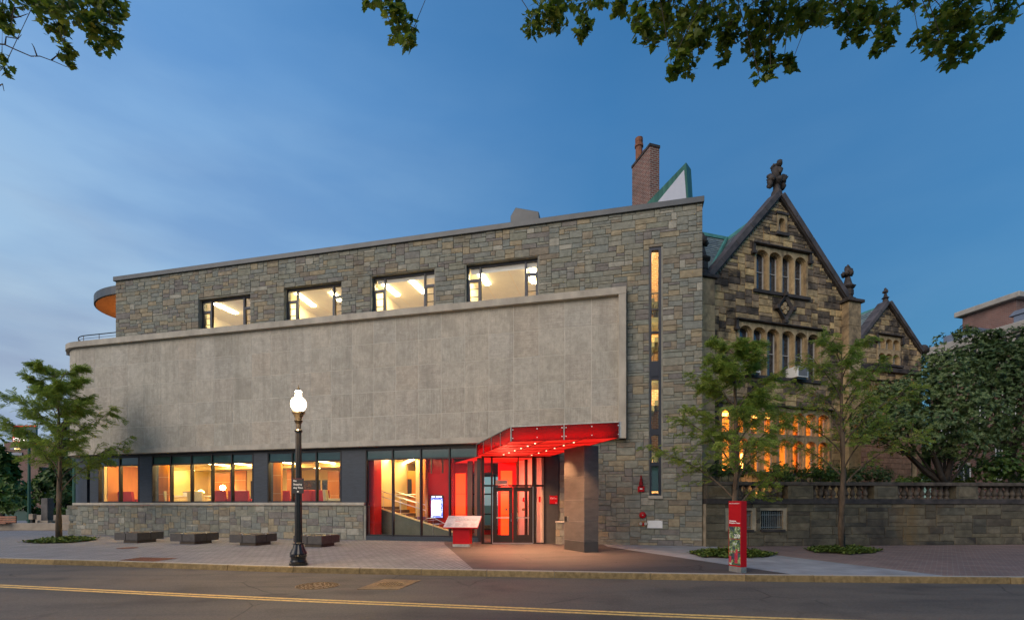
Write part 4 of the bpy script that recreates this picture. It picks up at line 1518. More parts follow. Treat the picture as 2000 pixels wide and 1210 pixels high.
# vestibule interior
p0, p1 = (1.235, 18.75), (.05, 21.6)
WF = Frame(p0, (p1[0] - p0[0], p1[1] - p0[1]))
MB(WF).box(0, 3.1, .02, .12, .012, ZT).build('vestibule_wall', M['pink_wall'], bld)
MB(WF).box(0, 3.1, -.1, .02, .012, ZT).build('vestibule_wall', M['pink_wall'], bld)
for uu_, hw in ((.55, .05), (1.35, .05)):
    MB(WF).box(uu_ - hw, uu_ + hw, .12, .2, .012, ZT).build('wall_post', M['door'], bld)
    MB(WF).box(uu_ - hw, uu_ + hw, -.2, -.1, .012, ZT).build('wall_post', M['door'], bld)
q0 = Frame((-.42, 20.6), (1, 0))
for za2, zb2 in ((.15, 1.05), (1.07, 2.0), (2.02, 2.95)):
    MB(q0).box(-.06, .43, 0, .05, za2, zb2).build('light_panel', M['redglow'], bld)
MB(q0).box(-.18, .6, -.2, -.02, .012, 3.3).build('red_wall', M['red_wall'], bld)
MB().add([(-1.25, 18.7, ZT + .01), (1.2, 18.7, ZT + .01), (.2, 21.8, ZT + .01), (-2.6, 21.8, ZT + .01)], ((3, 2, 1, 0),)).build('vestibule_ceiling', M['red_soffit'], bld)
ld = bpy.data.lights.new('vestibule_fill', 'POINT'); ld.energy = 60; ld.color = (1, .20, .12); ld.shadow_soft_size = .2  # added point light without a fixture, brightens and reddens the vestibule walls
lo = bpy.data.objects.new('vestibule_fill', ld); COL.objects.link(lo); lo.parent = bld
lo.location = Vector((-.3, 19.6, 2.1)) - origin(bld)
hb = MB(VF).box(-.65, -.18, -.7, -.6, 2.30, 2.48).build('exit_box', M['pink_wall'], bld)

# ------------------------------------------------------------------ canopy
can = thing('entrance_canopy', (0.6, 16.5, 3.37), 'glowing red glass canopy jutting out over the entrance doors', 'canopy')
c1, c2, c3, c4 = Vector((-.03, 14.35, 0)), Vector((3.03, 13.5, 0)), Vector((1.33, 19.25, 0)), Vector((-1.36, 18.55, 0))
CZ0, CZ1 = 3.37, 3.80


def cp(a, b, z):
    p = (c1 * (1 - a) + c2 * a) * (1 - b) + (c4 * (1 - a) + c3 * a) * b
    return Vector((p.x, p.y, z))


na, nb = 3, 6
M['red_seam'] = plain('dark_red_seam', (.16, .004, .005), .5, 0)
for i in range(na):
    for j in range(nb):
        a0, a1, b0, b1 = i / na + .008, (i + 1) / na - .008, j / nb + .006, (j + 1) / nb - .006
        if i == 0: a0 = .02
        if i == na - 1: a1 = .98
        if j == 0: b0 = .012
        m = MB()
        m.add([cp(a0, b0, CZ0), cp(a1, b0, CZ0), cp(a1, b1, CZ0), cp(a0, b1, CZ0), cp(a0, b0, CZ0 + .02), cp(a1, b0, CZ0 + .02), cp(a1, b1, CZ0 + .02), cp(a0, b1, CZ0 + .02)],
              ((3, 2, 1, 0), (4, 5, 6, 7), (0, 1, 5, 4), (1, 2, 6, 5), (2, 3, 7, 6), (3, 0, 4, 7)))
        m.build('soffit_panel', M['red_soffit'], can)
for i in range(1, na):
    fr = Frame((cp(i / na, .01, 0).x, cp(i / na, .01, 0).y), (cp(i / na, 1, 0) - cp(i / na, .01, 0)).to_2d())
    MB(fr).box(0, (cp(i / na, 1, 0) - cp(i / na, .01, 0)).length, -.022, .022, CZ0 - .008, CZ0 - .001).build('soffit_joint', M['red_seam'], can)
for j in range(1, nb):
    fr = Frame((cp(.02, j / nb, 0).x, cp(.02, j / nb, 0).y), (cp(.98, j / nb, 0) - cp(.02, j / nb, 0)).to_2d())
    MB(fr).box(0, (cp(.98, j / nb, 0) - cp(.02, j / nb, 0)).length, -.03, .03, CZ0 - .010, CZ0 - .002).build('soffit_joint', M['red_seam'], can)
m = MB()
m.add([cp(.01, .008, CZ0 + .025), cp(.99, .008, CZ0 + .025), cp(.99, 1, CZ0 + .025), cp(.01, 1, CZ0 + .025)], ((0, 1, 2, 3),))
m.build('soffit_tray', M['black'], can)
m = MB()
m.add([cp(.005, .005, CZ1 - .03), cp(.995, .005, CZ1 - .03), cp(.995, 1.04, CZ1 - .03), cp(.005, 1.04, CZ1 - .03),
       cp(.005, .005, CZ1 - .005), cp(.995, .005, CZ1 - .005), cp(.995, 1.04, CZ1 - .005), cp(.005, 1.04, CZ1 - .005)],
      ((3, 2, 1, 0), (4, 5, 6, 7), (0, 1, 5, 4), (1, 2, 6, 5), (2, 3, 7, 6), (3, 0, 4, 7)))
m.build('roof_plate', M['castle_dark'], can)


def fascia_mat():
    m, nt, N, L, b = new_mat('red_fascia_glass')
    b.inputs['Base Color'].default_value = (.085, .002, .003, 1)
    b.inputs['Specular IOR Level'].default_value = 0.15
    b.inputs['Roughness'].default_value = 0.18
    t = N.new('ShaderNodeBsdfTranslucent')
    t.inputs[0].default_value = (.80, .008, .008, 1)
    mx = N.new('ShaderNodeMixShader'); mx.inputs[0].default_value = 0.38
    L.new(b.outputs[0], mx.inputs[1]); L.new(t.outputs[0], mx.inputs[2])
    L.new(mx.outputs[0], N['Material Output'].inputs[0])
    return m


FASC = fascia_mat()


def fascia(pa, pb, n, mat):
    d = (pb - pa)
    nn = Vector((d.y, -d.x, 0)).normalized()
    fr = Frame((pa.x, pa.y), (d.x, d.y))
    ln = d.length
    for k in range(n):
        a, b = ln * k / n + .008, ln * (k + 1) / n - .008
        pnl = MB(fr).box(a, b, -.012, 0, CZ0, CZ1).build('fascia_panel', mat, can)
        if n == 2:
            for q in (a + .05, (a + b) / 2, b - .05):
                for zq in (CZ0 + .10, CZ1 - .08):
                    MB(fr).box(q - .012, q + .012, 0, .012, zq - .012, zq + .012).build('bolt', M['steel'], pnl)
    for k in range(n + 1):
        a = ln * k / n
        MB(fr).box(a - .010, a + .010, -.05, .016, CZ0 - .0, CZ1 + .012).build('fascia_joint', M['steel_dull'], can)
    MB(fr).box(0, ln, -.03, .018, CZ1, CZ1 + .025).build('fascia_cap', M['steel_dull'], can)


fascia(c1, c2, 2, FASC)
fascia(c4, c1, 4, FASC)
fascia(c2, c3, 4, FASC)
# light strip inside the canopy edge shines through the red glass
for a0, b0, a1, b1 in ((.05, .035, .95, .035), (.04, .05, .04, .95)):
    pa, pb = cp(a0, b0, 0), cp(a1, b1, 0)
    fr = Frame((pa.x, pa.y), (pb.x - pa.x, pb.y - pa.y))
    MB(fr).box(0, (pb - pa).length, -.03, .03, CZ0 + .03, CZ0 + .05).build('light_strip', emit('canopy_strip', (1, .03, .015), 16.0) if 'canopy_strip' not in bpy.data.materials else bpy.data.materials['canopy_strip'], can)
for j, bq in enumerate((.13, .27, .41, .55, .69, .83)):
    for aq in (.30, .68):
        p = cp(aq, bq, CZ0 - .006)
        dl = MB().lathe(p, [(.024, -.010), (.024, .004)], 12).build('downlight', M['downlight'], can)
        if j % 2 == 0:
            ld = bpy.data.lights.new('downlight_lamp', 'SPOT')
            ld.energy = 150; ld.color = (1, .50, .24); ld.spot_size = rad(105); ld.spot_blend = .6; ld.shadow_soft_size = .05
            lo = bpy.data.objects.new('downlight_lamp', ld); COL.objects.link(lo); lo.parent = can
            lo.location = p + Vector((0, 0, -.03)) - origin(can)

# granite pier under the canopy
pA, pB, pC = ground(1102, 1072), ground(1141, 1078.3), ground(1169, 1077.3)
pD = pA + (pC - pB) * 1.0
gp = thing('granite_pier', ((pA + pC) / 2), 'dark granite pier of stacked slabs carrying the canopy right of the doors', 'pier')
zl = [0, .34, .97, 1.66, 2.39, CZ0]
foot = [(p.x, p.y) for p in (pA, pB, pC, pD)]
for k in range(5):
    cx = sum(p[0] for p in foot) / 4; cy = sum(p[1] for p in foot) / 4
    sc_ = 1.0 if k else .995
    MB().prism([(cx + (p[0] - cx) * sc_, cy + (p[1] - cy) * sc_) for p in foot], 'z', zl[k] + .004, zl[k + 1] - (.004 if k < 4 else .002)).build('granite_slab', M['pier' if k else 'pier_base'], gp, bevel=.004)
MB().prism([(cx + (p[0] - cx) * .985, cy + (p[1] - cy) * .985) for p in foot], 'z', 0, CZ0 - .003).build('joint_core', M['joint_light'], gp)
PF = Frame((pA.x, pA.y), (pB.x - pA.x, pB.y - pA.y))
db = thing('door_button', PF(.10, .0, 1.0), 'small black and steel door opener button on the granite pier', 'button')
MB(PF).box(.06, .15, 0, .03, .96, 1.12).build('button_plate', M['black'], db, bevel=.005)
MB(PF).box(.22, .27, 0, .015, .96, 1.12).build('button_switch', M['steel'], db, bevel=.004)

# ------------------------------------------------------------------ small things on the walls
pl = thing('wall_plaque', VF(vx(1081), .0, 1.6), 'square red plaque with white lettering on the dark wall by the doors', 'plaque')
xa, xb = vx(1073.5), vx(1089)
zt_, zb_ = VF.z(1081, 967), VF.z(1081, 983.5)
MB(VF).box(xa, xb, -.02, .005, zb_, zt_).build('plaque_plate', M['red_paint'], pl, bevel=.003)
text('lettering', 'Admissions\nReception Center', .036, M['text_white'], pl, VF(xa + .02, .0075, zt_ - .09), VF.e, (0, 0, 1), bold=.0008)
text('lettering', '233', .05, M['text_white'], pl, VF(xb - .015, .0075, zb_ + .025), VF.e, (0, 0, 1), 'RIGHT', .001)

ua, za3 = MF.px(1252, 954)
al = thing('alarm_strobe', MF(ua, .03, za3 - .1), 'red fire alarm horn with stepped strobe, just left of the slot window', 'alarm')
MB(MF).box(ua - .12, ua + .12, .0, .09, za3 - .11, za3 + .10).build('horn_box', M['red_paint'], al, bevel=.02)
MB().lathe(MF(ua, .07, za3 + .10), [(.075, 0), (.07, .16), (.05, .17), (.05, .27), (.03, .28), (.03, .38), (.008, .40)], 10).build('strobe', plain('dark_red_lens', (.20, .008, .012), .25, .05), al)
MB(MF).box(ua - .045, ua + .045, .09, .095, za3 - .02, za3 + .02).build('label_plate', M['text_white'], al)

ua, za3 = MF.px(1255, 1005)
bl_ = thing('alarm_bell', MF(ua, .05, za3), 'round red alarm bell above the hose connection', 'bell')
m = MB(MF)
ring = [(.125, 0.0), (.125, .05), (.10, .085), (.04, .10)]
pts, fs = [], []
for r_, vv in ring:
    for k in range(16):
        pts.append((ua + r_ * math.cos(k * math.pi / 8), .025 + vv, za3 + r_ * math.sin(k * math.pi / 8)))
for i in range(3):
    for k in range(16): fs.append((i * 16 + k, i * 16 + (k + 1) % 16, (i + 1) * 16 + (k + 1) % 16, (i + 1) * 16 + k))
fs += [tuple(range(16))[::-1], tuple(range(48, 64))]
m.add(pts, fs).build('bell_shell', M['red_paint'], bl_, smooth=False)
MB(MF).box(ua - .02, ua + .02, .12, .14, za3 - .02, za3 + .02).build('bell_nut', M['steel_dull'], bl_)

ua, za3 = MF.px(1256, 1022)
hc = thing('hose_connection', MF(ua, .03, za3 - .1), 'brass twin hose connection with a rusty plate below the alarm bell', 'hose connection')
m = MB(MF).prism([(ua + .17 * math.cos(k * math.pi / 8), za3 + .11 * math.sin(k * math.pi / 8)) for k in range(16)], 'v', .0, .045).build('back_plate', plain('brass_plate', (.30, .17, .07), .5, .2, metal=.5), hc)
for s_ in (-.09, .09):
    m = MB(MF)
    m.prism([(ua + s_ + .055 * math.cos(k * math.pi / 6), za3 + .01 + .055 * math.sin(k * math.pi / 6)) for k in range(12)], 'v', .045, .13)
    cpn = m.build('coupling', M['steel_dull'], hc)
MB(MF).box(ua - .03, ua + .03, .045, .07, za3 - .07, za3 + .05).build('red_tag', M['red_paint'], hc)
ua, za3 = MF.px(1279, 1023)
wp = MB(MF).box(ua - .27, ua + .27, .02, .035, za3 - .14, za3 + .14).build('notice_plate', M['white_board'], bevel=.004)
tag(wp, 'blank pale plate on the stone wall beside the hose connection', 'plate')
for a in (-.24, .24):
    MB(MF).box(ua + a - .01, ua + a + .01, .035, .04, za3 + .10, za3 + .12).build('screw', M['steel_dull'], wp)

# ------------------------------------------------------------------ old gabled stone house
ZG = 1.45
castle = thing('gabled_stone_house', CF(4, -2, ZG), 'old soot-stained sandstone house with a tall pointed gable and arched windows', 'house')
cu_, cz_ = CF.u, CF.z
gL, gR = cu_(1386), cu_(1652)
gA_ = cu_(1521)
ZE = (cz_(1386, 541) + cz_(1652, 592)) / 2
ZA = cz_(1521, 384)


def gable_clip(z):
    if z <= ZE: return gL - .6, gR + .1
    q = min(1, (z - ZE) / (ZA - ZE))
    return gL + (gA_ - gL) * q, gR + (gA_ - gR) * q


G1 = (cu_(1473), cu_(1577), cz_(1525, 573), cz_(1525, 489))
G2 = (cu_(1440), cu_(1603), cz_(1525, 737), cz_(1525, 638))
G3 = (cu_(1406), cu_(1622), cz_(1520, 921), cz_(1520, 797))
G4 = (cu_(1517), cu_(1536), cz_(1527, 455), cz_(1527, 420))
castle_holes = [G1, G2, G3, G4]
ez = [ZE + (ZA - ZE) * k / 18 for k in range(19)]
mb = MB(CF)
wall_cells(mb, gL - .6, gR + .1, ZG - .6, ZA, castle_holes, -.03, -.5, gable_clip, ez)
cwall = mb.build('stone_wall', M['castle_mortar'], castle)

mu_, mz_ = .118, .145
ni = int((gR + .1 - gL + .6) / mu_)
nj = int((ZA - ZG) / mz_)


def ok_castle(i, j):
    a, b = gL - .6 + i * mu_, gL - .6 + (i + 1) * mu_
    c, d = ZG + j * mz_, ZG + (j + 1) * mz_
    l0, r0 = gable_clip(d)
    if d > ZE and (a < l0 - .02 or b > r0 + .02): return False
    return not any(b > h[0] + .02 and a < h[1] - .02 and d > h[2] + .02 and c < h[3] - .02 for h in castle_holes)


rng = random.Random(21)
it_c = []
for i, j, w, h in pack(ni, nj, ok_castle, [3, 4, 4, 5, 5, 6], [2, 2, 2, 2, 1], rng):
    it_c.append((CF, gL - .6 + i * mu_ + .006, -.035, ZG + j * mz_ + .006, w * mu_ - .012, h * mz_ - .012, .035 + rng.uniform(0, .018)))
lay(it_c, M['castle'], cwall, 300, stuff_name='small_stones')


def arched_window(fr, u0, u1, z0, z1, n, parent, glass, heavy=None, lit=False, transom=None, r_k=.80, trim='castle_trim'):
    """a row of round-headed lights in a dressed stone frame"""
    e = .09
    gaps = [.06] * (n - 1)
    if heavy is not None: gaps[heavy] = .15
    cw = (u1 - u0 - 2 * e - sum(gaps)) / n
    c, us = u0 + e, []
    for k in range(n):
        us.append((c, c + cw))
        c += cw + (gaps[k] if k < n - 1 else 0)
    tiers = [(z0, z1)] if transom is None else [(z0, transom - .05), (transom + .05, z1)]
    m = MB(fr)
    edges = [u0] + [x for a, b in us for x in (a, b)] + [u1]
    for vo, vi, ins in ((.03, -.12, 0.0), (-.12, -.24, .045)):
        for (za, zb) in tiers:
            zs = zb - .14 - cw / 2 * r_k
            for k in range(0, len(edges), 2):
                a, b = edges[k] - (ins if k else 0), edges[k + 1] + (ins if k + 2 < len(edges) else 0)
                m.box(a, b, vi, vo, za, zs)
            seg = 8
            for (a, b) in us:
                a2, b2 = a + ins, b - ins
                mid, rr = (a2 + b2) / 2, (b2 - a2) / 2
                P = [(mid - rr * math.cos(math.pi * q / seg), zs + rr * r_k * math.sin(math.pi * q / seg)) for q in range(seg + 1)]
                for p, q in zip(P, P[1:]):
                    m.add([(p[0], vo, p[1]), (q[0], vo, q[1]), (q[0], vo, zb), (p[0], vo, zb), (p[0], vi, p[1]), (q[0], vi, q[1])],
                          ((0, 1, 2, 3), (0, 4, 5, 1)))
            for k in range(0, len(edges), 2):
                a, b = edges[k] - (ins if k else 0), edges[k + 1] + (ins if k + 2 < len(edges) else 0)
                m.box(a, b, vi, vo - .001, zs, zb)
        if transom is not None:
            m.box(u0, u1, vi, vo - .002, transom - .05, transom + .05)
    w = m.build('window', M[trim], parent)
    for (a, b) in us:
        for ti, (za, zb) in enumerate(tiers):
            a2, b2 = a + .045, b - .045
            zt2 = zb - .13
            f = MB(fr)
            f.box(a2, a2 + .022, -.25, -.20, za, zt2).box(b2 - .030, b2, -.25, -.20, za, zt2)
            if not lit: f.box(a2, b2, -.25, -.21, za + (zt2 - za) * .50, za + (zt2 - za) * .50 + .03)
            f.box(a2, b2, -.25, -.21, za, za + .025)
            f.build('sash', M['sash'], w)
            if lit:
                MB(fr).quad((a2, -.245, za), (b2, -.245, za), (b2, -.245, zt2), (a2, -.245, zt2)).build('pane', M['glass'], w)
                if ti == len(tiers) - 1:
                    g = MB(fr)
                    for q in range(1, 5):
                        zq = za + (zt2 - za) * q / 5
                        g.box(a2, b2, -.25, -.235, zq - .005, zq + .005)
                    g.box((a2 + b2) / 2 - .005, (a2 + b2) / 2 + .005, -.25, -.235, za, zt2)
                    g.build('lead_bars', M['black'], w)
            else:
                MB(fr).box(a2, b2, -.27, -.245, za, zt2).build('pane', M['leaded'], w)
    return w


def hood(fr, u0, u1, z, parent, drop=.35, t=.12):
    m = MB(fr)
    m.prism([(.0, z), (.17, z + .02), (.17, z + t * .5), (.0, z + t)], 'u', u0 - .14, u1 + .14)
    for a in (u0 - .14, u1 + .02):
        m.box(a, a + .12, .0, .12, z - drop, z)
        m.box(a - .05, a + .15, .0, .16, z - drop - .12, z - drop)
    return m.build('hood_mould', M['castle_dark'], parent)


arched_window(CF, *G1, 4, castle, 'leaded')
arched_window(CF, *G2, 6, castle, 'leaded', heavy=2)
arched_window(CF, *G3, 8, castle, 'glass', heavy=3, lit=True, transom=cz_(1520, 850))
arched_window(CF, *G4, 1, castle, 'leaded')
hood(CF, G1[0], G1[1], G1[3] + .03, castle, .30)
hood(CF, G2[0], G2[1], G2[3] + .03, castle, .30)
hood(CF, G3[0], G3[1], G3[3] + .03, castle, .05)
for g in (G1, G2, G3, G4): MB(CF).box(g[0] - .08, g[1] + .08, -.02, .10, g[2] - .13, g[2] - .002).build('sill', M['castle_dark'], castle)
MB(CF).box(G4[0] - .06, G4[1] + .06, -.02, .08, G4[3], G4[3] + .1).build('lintel', M['castle_dark'], castle)
MB(CF).box(gL - .65, G3[0] - .3, .0, .16, cz_(1395, 806), cz_(1395, 797)).build('string_course', M['castle_dark'], castle)
MB(CF).box(gL - .65, gR + .1, .0, .14, ZG - .5, ZG + .35).build('base_course', M['castle_dark'], castle)

# diamond ornament
dc, dz = cu_(1530), cz_(1530, 603)
m = MB(CF)
hw, hh, t = .44, .58, .15
out = [(dc - hw, dz), (dc, dz - hh), (dc + hw, dz), (dc, dz + hh)]
inn = [(dc + (p[0] - dc) * .66, dz + (p[1] - dz) * .66) for p in out]
for k in range(4):
    a, b, c_, d = out[k], out[(k + 1) % 4], inn[(k + 1) % 4], inn[k]
    m.add([(a[0], .16, a[1]), (b[0], .16, b[1]), (c_[0], .10, c_[1]), (d[0], .10, d[1]), (a[0], 0, a[1]), (b[0], 0, b[1]), (c_[0], 0, c_[1]), (d[0], 0, d[1])],
          ((0, 1, 2, 3), (0, 4, 5, 1), (3, 2, 6, 7)))
dia = m.build('diamond_ornament', M['castle_dark'], castle)
m = MB(CF)
for p in out: m.box(p[0] - .09, p[0] + .09, .0, .20, p[1] - .09, p[1] + .09)
m.build('ornament_boss', M['castle_dark'], dia, bevel=.03)
m = MB(CF)
for k in range(4):
    a = math.pi / 2 * k
    m.prism([(dc + .13 * math.cos(a) + .09 * math.cos(q * math.pi / 4), dz + .16 * math.sin(a) + .10 * math.sin(q * math.pi / 4)) for q in range(8)], 'v', 0, .10 + .005 * k)
m.prism([(dc + .05 * math.cos(q * math.pi / 4), dz + .05 * math.sin(q * math.pi / 4)) for q in range(8)], 'v', 0, .14)
m.build('quatrefoil', M['castle_trim'], dia)
MB(CF).box(dc - .035, dc + .035, .0, .10, G2[3] + .1, dz - hh - .05).build('ornament_stem', M['castle_dark'], castle)


def coping(fr, ua, za, ub, zb, parent, t=.24, v0=-.42, v1=.16, mat='castle_coping', n=5):
    """raking coping stones between two points of the gable line"""
    L_ = math.hypot(ub - ua, zb - za)
    du, dz_ = (ub - ua) / L_, (zb - za) / L_
    pu, pz = (-dz_, du) if du > 0 else (dz_, -du)
    if pz < 0: pu, pz = -pu, -pz
    for k in range(n):
        a, b = L_ * k / n + .004, L_ * (k + 1) / n - .004
        p = [(ua + du * a, za + dz_ * a), (ua + du * b, za + dz_ * b)]
        poly = [p[0], p[1], (p[1][0] + pu * t, p[1][1] + pz * t), (p[0][0] + pu * t, p[0][1] + pz * t)]
        MB(fr).prism(poly, 'v', v0, v1).build('coping_stone', M[mat], parent, bevel=.015)
    MB(fr).prism([(ua + pu * -.06, za + pz * -.06), (ub + pu * -.06, zb + pz * -.06), (ub, zb), (ua, za)], 'v', v0, v1 - .06).build('coping_drip', M['castle_dark'], parent)


coping(CF, gL - .12, ZE - .12, gA_, ZA - .02, castle)
coping(CF, gR + .12, ZE - .12, gA_, ZA - .02, castle)


def blob(mb, c, r, seed=0, seg=10, rings=7, amp=.18):
    pts, fs = [], []
    for i in range(rings + 1):
        th = math.pi * i / rings
        for k in range(seg):
            ph = 2 * math.pi * k / seg
            d = Vector((math.sin(th) * math.cos(ph), math.sin(th) * math.sin(ph), math.cos(th)))
            q = 1 + amp * noise.noise(d * 2.1 + Vector((seed * 3.7, seed, 0)))
            pts.append((c[0] + d.x * r[0] * q, c[1] + d.y * r[1] * q, c[2] + d.z * r[2] * q))
    for i in range(rings):
        for k in range(seg):
            k2 = (k + 1) % seg
            fs.append((i * seg + k, (i + 1) * seg + k, (i + 1) * seg + k2, i * seg + k2))
    return mb.add(pts, fs, raw=True)


# leafy stone cross on the gable
ap = CF(gA_, -.12, ZA)
m = MB()
m.lathe(ap, [(.26, -.10), (.22, .22), (.15, .34), (.13, .55)], 8)
fin = m.build('finial', M['castle_dark'], castle)
m = MB()
e_, n_ = CF.e, CF.n
k = 0
for off, z_, r_ in ((0, 1.08, (.20, .20, .36)), (-.30, .76, (.20, .18, .17)), (-.36, .54, (.12, .13, .19)), (.30, .86, (.20, .18, .19)), (.34, .62, (.13, .13, .20)), (0, .72, (.22, .24, .22)), (.0, 1.40, (.12, .12, .09)), (.40, .98, (.11, .12, .09)), (-.40, .86, (.10, .12, .09))):
    p = ap + e_ * off + Vector((0, 0, z_))
    blob(m, p, r_, seed=k, amp=.5); k += 1
    if off == 0:
        for s_ in (-1, 1):
            blob(m, p + n_ * .16 * s_, (.12, .12, .14), seed=k, amp=.5); k += 1
m.build('carved_leaves', M['castle_dark'], fin, smooth=True)


def pinnacle(base, parent, s=1.0, mat='castle_dark'):
    m = MB()
    prof = [(.34, 0), (.40, .06), (.40, .14), (.28, .18), (.26, .30), (.30, .36), (.30, .62), (.24, .70), (.38, .80), (.42, .86), (.34, .92), (.24, .98), (.20, 1.12), (.15, 1.34), (.11, 1.46), (.16, 1.52)]
    m.lathe(base, [(r * s, z * s) for r, z in prof], 8)
    p = m.build('pinnacle', M[mat], parent)
    m = MB()
    for k in range(5):
        a = k * 2 * math.pi / 5
        blob(m, base + Vector((.20 * s * math.cos(a), .20 * s * math.sin(a), 1.62 * s)), (.13 * s, .13 * s, .15 * s), seed=k, amp=.6)
    blob(m, base + Vector((0, 0, 1.78 * s)), (.20 * s, .20 * s, .26 * s), seed=9, amp=.6)
    blob(m, base + Vector((0, 0, 2.0 * s)), (.10 * s, .10 * s, .14 * s), seed=11, amp=.4)
    m.build('carved_bulb', M[mat], p, smooth=True)
    return p


# corner piers with pinnacles
for xc, yb, yt, w in ((1377, 545, 455, .36), (1664, 592, 519, .36)):
    uc = cu_(xc, .2)
    zt = cz_(xc, yb, .2)
    nn = 9
    for k in range(nn):
        za, zb = ZG - .4 + (zt - ZG + .4) * k / nn, ZG - .4 + (zt - ZG + .4) * (k + 1) / nn
        MB(CF).box(uc - w, uc + w, -.35, .34, za + .004, zb - .004).build('pier_stone', M['castle_trim'], castle, bevel=.012)
    MB(CF).box(uc - w - .12, uc + w + .12, -.45, .44, zt, zt + .14).build('pier_cap', M['castle_dark'], castle, bevel=.03)
    sc_ = (cz_(xc, yt, .0) - zt - .14) / 2.14
    pinnacle(CF(uc, 0, zt + .14), castle, sc_)


# roofs of blue-green slate
def slates(org, along, up, parent, name='slates', cw=.27, ch=.20):
    """slates on a sloping rectangle: origin at the eave, along the eave, up the slope"""
    La, Lu = along.length, up.length
    a, b = along.normalized(), up.normalized()
    n = a.cross(b)
    if n.z < 0: n = -n
    m = MB()
    m.add([org, org + along, org + along + up, org + up], ((0, 1, 2, 3),), raw=True)
    rng = random.Random(int(org.x * 100))
    for j in range(int(Lu / ch)):
        o = (j % 2) * cw / 2
        i = 0
        while o + i * cw < La - .02:
            a0 = o + i * cw
            a1 = min(La, a0 + cw - .012)
            d = rng.uniform(0, .008)
            h = min(Lu, (j + 1) * ch + .03)
            p = [org + a * a0 + b * (j * ch) + n * (.022 + d), org + a * a1 + b * (j * ch) + n * (.022 + d),
                 org + a * a1 + b * h + n * .006, org + a * a0 + b * h + n * .006,
                 org + a * a0 + b * (j * ch) + n * .002, org + a * a1 + b * (j * ch) + n * .002]
            m.add(p, ((0, 1, 2, 3), (4, 5, 1, 0)), raw=True)
            i += 1
    return m.build(name, M['slate'], parent, kind='stuff')


ZR = cz_(1521, 384) - .25
RV = -3.0
r0 = MB(CF).prism([(-.5, ZE + .3), (RV, ZR - .02), (2 * RV - .05, ZE - .2)], 'u', gL - 1.35, gR - .3).build('main_roof', M['copper_dark'], castle)
slates(CF(gL - 1.35, -.5, ZE + .4), CF.e * (gR - gL + 1.0), CF(0, RV, ZR) - CF(0, -.5, ZE + .4), r0)
m = MB(CF).prism([(RV - .16, ZR - .12), (RV - .05, ZR + .10), (RV + .05, ZR + .10), (RV + .16, ZR - .12)], 'u', gL - 1.4, gR - .3)
m.build('ridge_cap', M['copper'], r0)
gro = MB(CF)
gro.prism([(gL - .1, ZE - .2), (gA_, ZR - .02), (gR + .1, ZE - .2)], 'v', RV, -.42)
gro = gro.build('gable_roof', M['copper_dark'], castle)
for ub in (gL, gR):
    if ub == gL:
        slates(CF(ub - .1, RV, ZE - .12), CF(0, -.40, 0) - CF(0, RV, 0), CF(gA_, 0, ZR) - CF(ub - .1, 0, ZE - .12), gro)
MB(CF).prism([(gA_ - .16, ZR - .14), (gA_ - .05, ZR + .10), (gA_ + .05, ZR + .10), (gA_ + .16, ZR - .14)], 'v', RV, -.42).build('ridge_cap', M['copper'], gro)
pv0, pv1 = CF(gA_ - .1, RV + .02, ZR + .02), CF(gL - .1, -.1, ZE + .02)
MB().tube([pv0, pv1], .09, 6).build('valley_flashing', M['copper'], castle)

# room behind the lit windows
room(G3[0] - .2, G3[1] + .2, -.52, -4.0, G3[2] - .6, G3[3] + .2, M['cream'], M['cream'], M['brownwood'], castle) if False else None
for nm, b in (('room_wall', (G3[0] - .4, G3[1] + .4, -3.4, -3.3, 1.3, 6.0)), ('room_wall', (G3[0] - .4, G3[0] - .3, -3.3, -.5, 1.3, 6.0)), ('room_wall', (G3[1] + .3, G3[1] + .4, -3.3, -.5, 1.3, 6.0)),
              ('room_floor', (G3[0] - .3, G3[1] + .3, -3.3, -.5, 1.3, 1.5)), ('room_ceiling', (G3[0] - .3, G3[1] + .3, -3.3, -.5, 5.9, 6.0))):
    MB(CF).box(*b).build(nm, M['orange'] if nm == 'room_floor' else M['cream'], castle)
for k, q in enumerate((.03, .29, .52, .60, .86)):
    uu = G3[0] + (G3[1] - G3[0]) * q
    MB(CF).box(uu - .05, uu + .05, -2.2 - .2 * (k % 2), -2.1, 2.4, 3.9).build('room_lamp', M['castle_lamp'], castle)
MB(CF).box(G3[0] + .5, G3[1] - .5, -2.6, -2.4, 5.7, 5.8).build('room_lamp', M['castle_lamp'], castle)
for q in (.12, .36, .5, .74, .95):
    uu = G3[0] + (G3[1] - G3[0]) * q
    MB(CF).box(uu - .12, uu + .12, -1.5, -1.4, 1.5, 4.9).build('curtain', M['orange'], castle)
# flood lamps at the foot of the wall
for uu, en in ((cu_(1480), 34), (cu_(1700), 40), (cu_(1780), 34)):
    fl = MB(CF).box(uu - .1, uu + .1, .7, .86, ZG + .02, ZG + .16).build('flood_lamp', M['black'], castle)
    ld = bpy.data.lights.new('flood_light', 'SPOT'); ld.energy = en; ld.color = (1, .52, .18); ld.spot_size = rad(100); ld.spot_blend = .8; ld.shadow_soft_size = .1
    lo = bpy.data.objects.new('flood_light', ld); COL.objects.link(lo); lo.parent = castle
    p = CF(uu, .75, ZG + .2)
    lo.location = p - origin(castle)
    lo.rotation_euler = ((CF(uu, -.8, ZG + 2.0) - p).to_track_quat('-Z', 'Y')).to_euler()

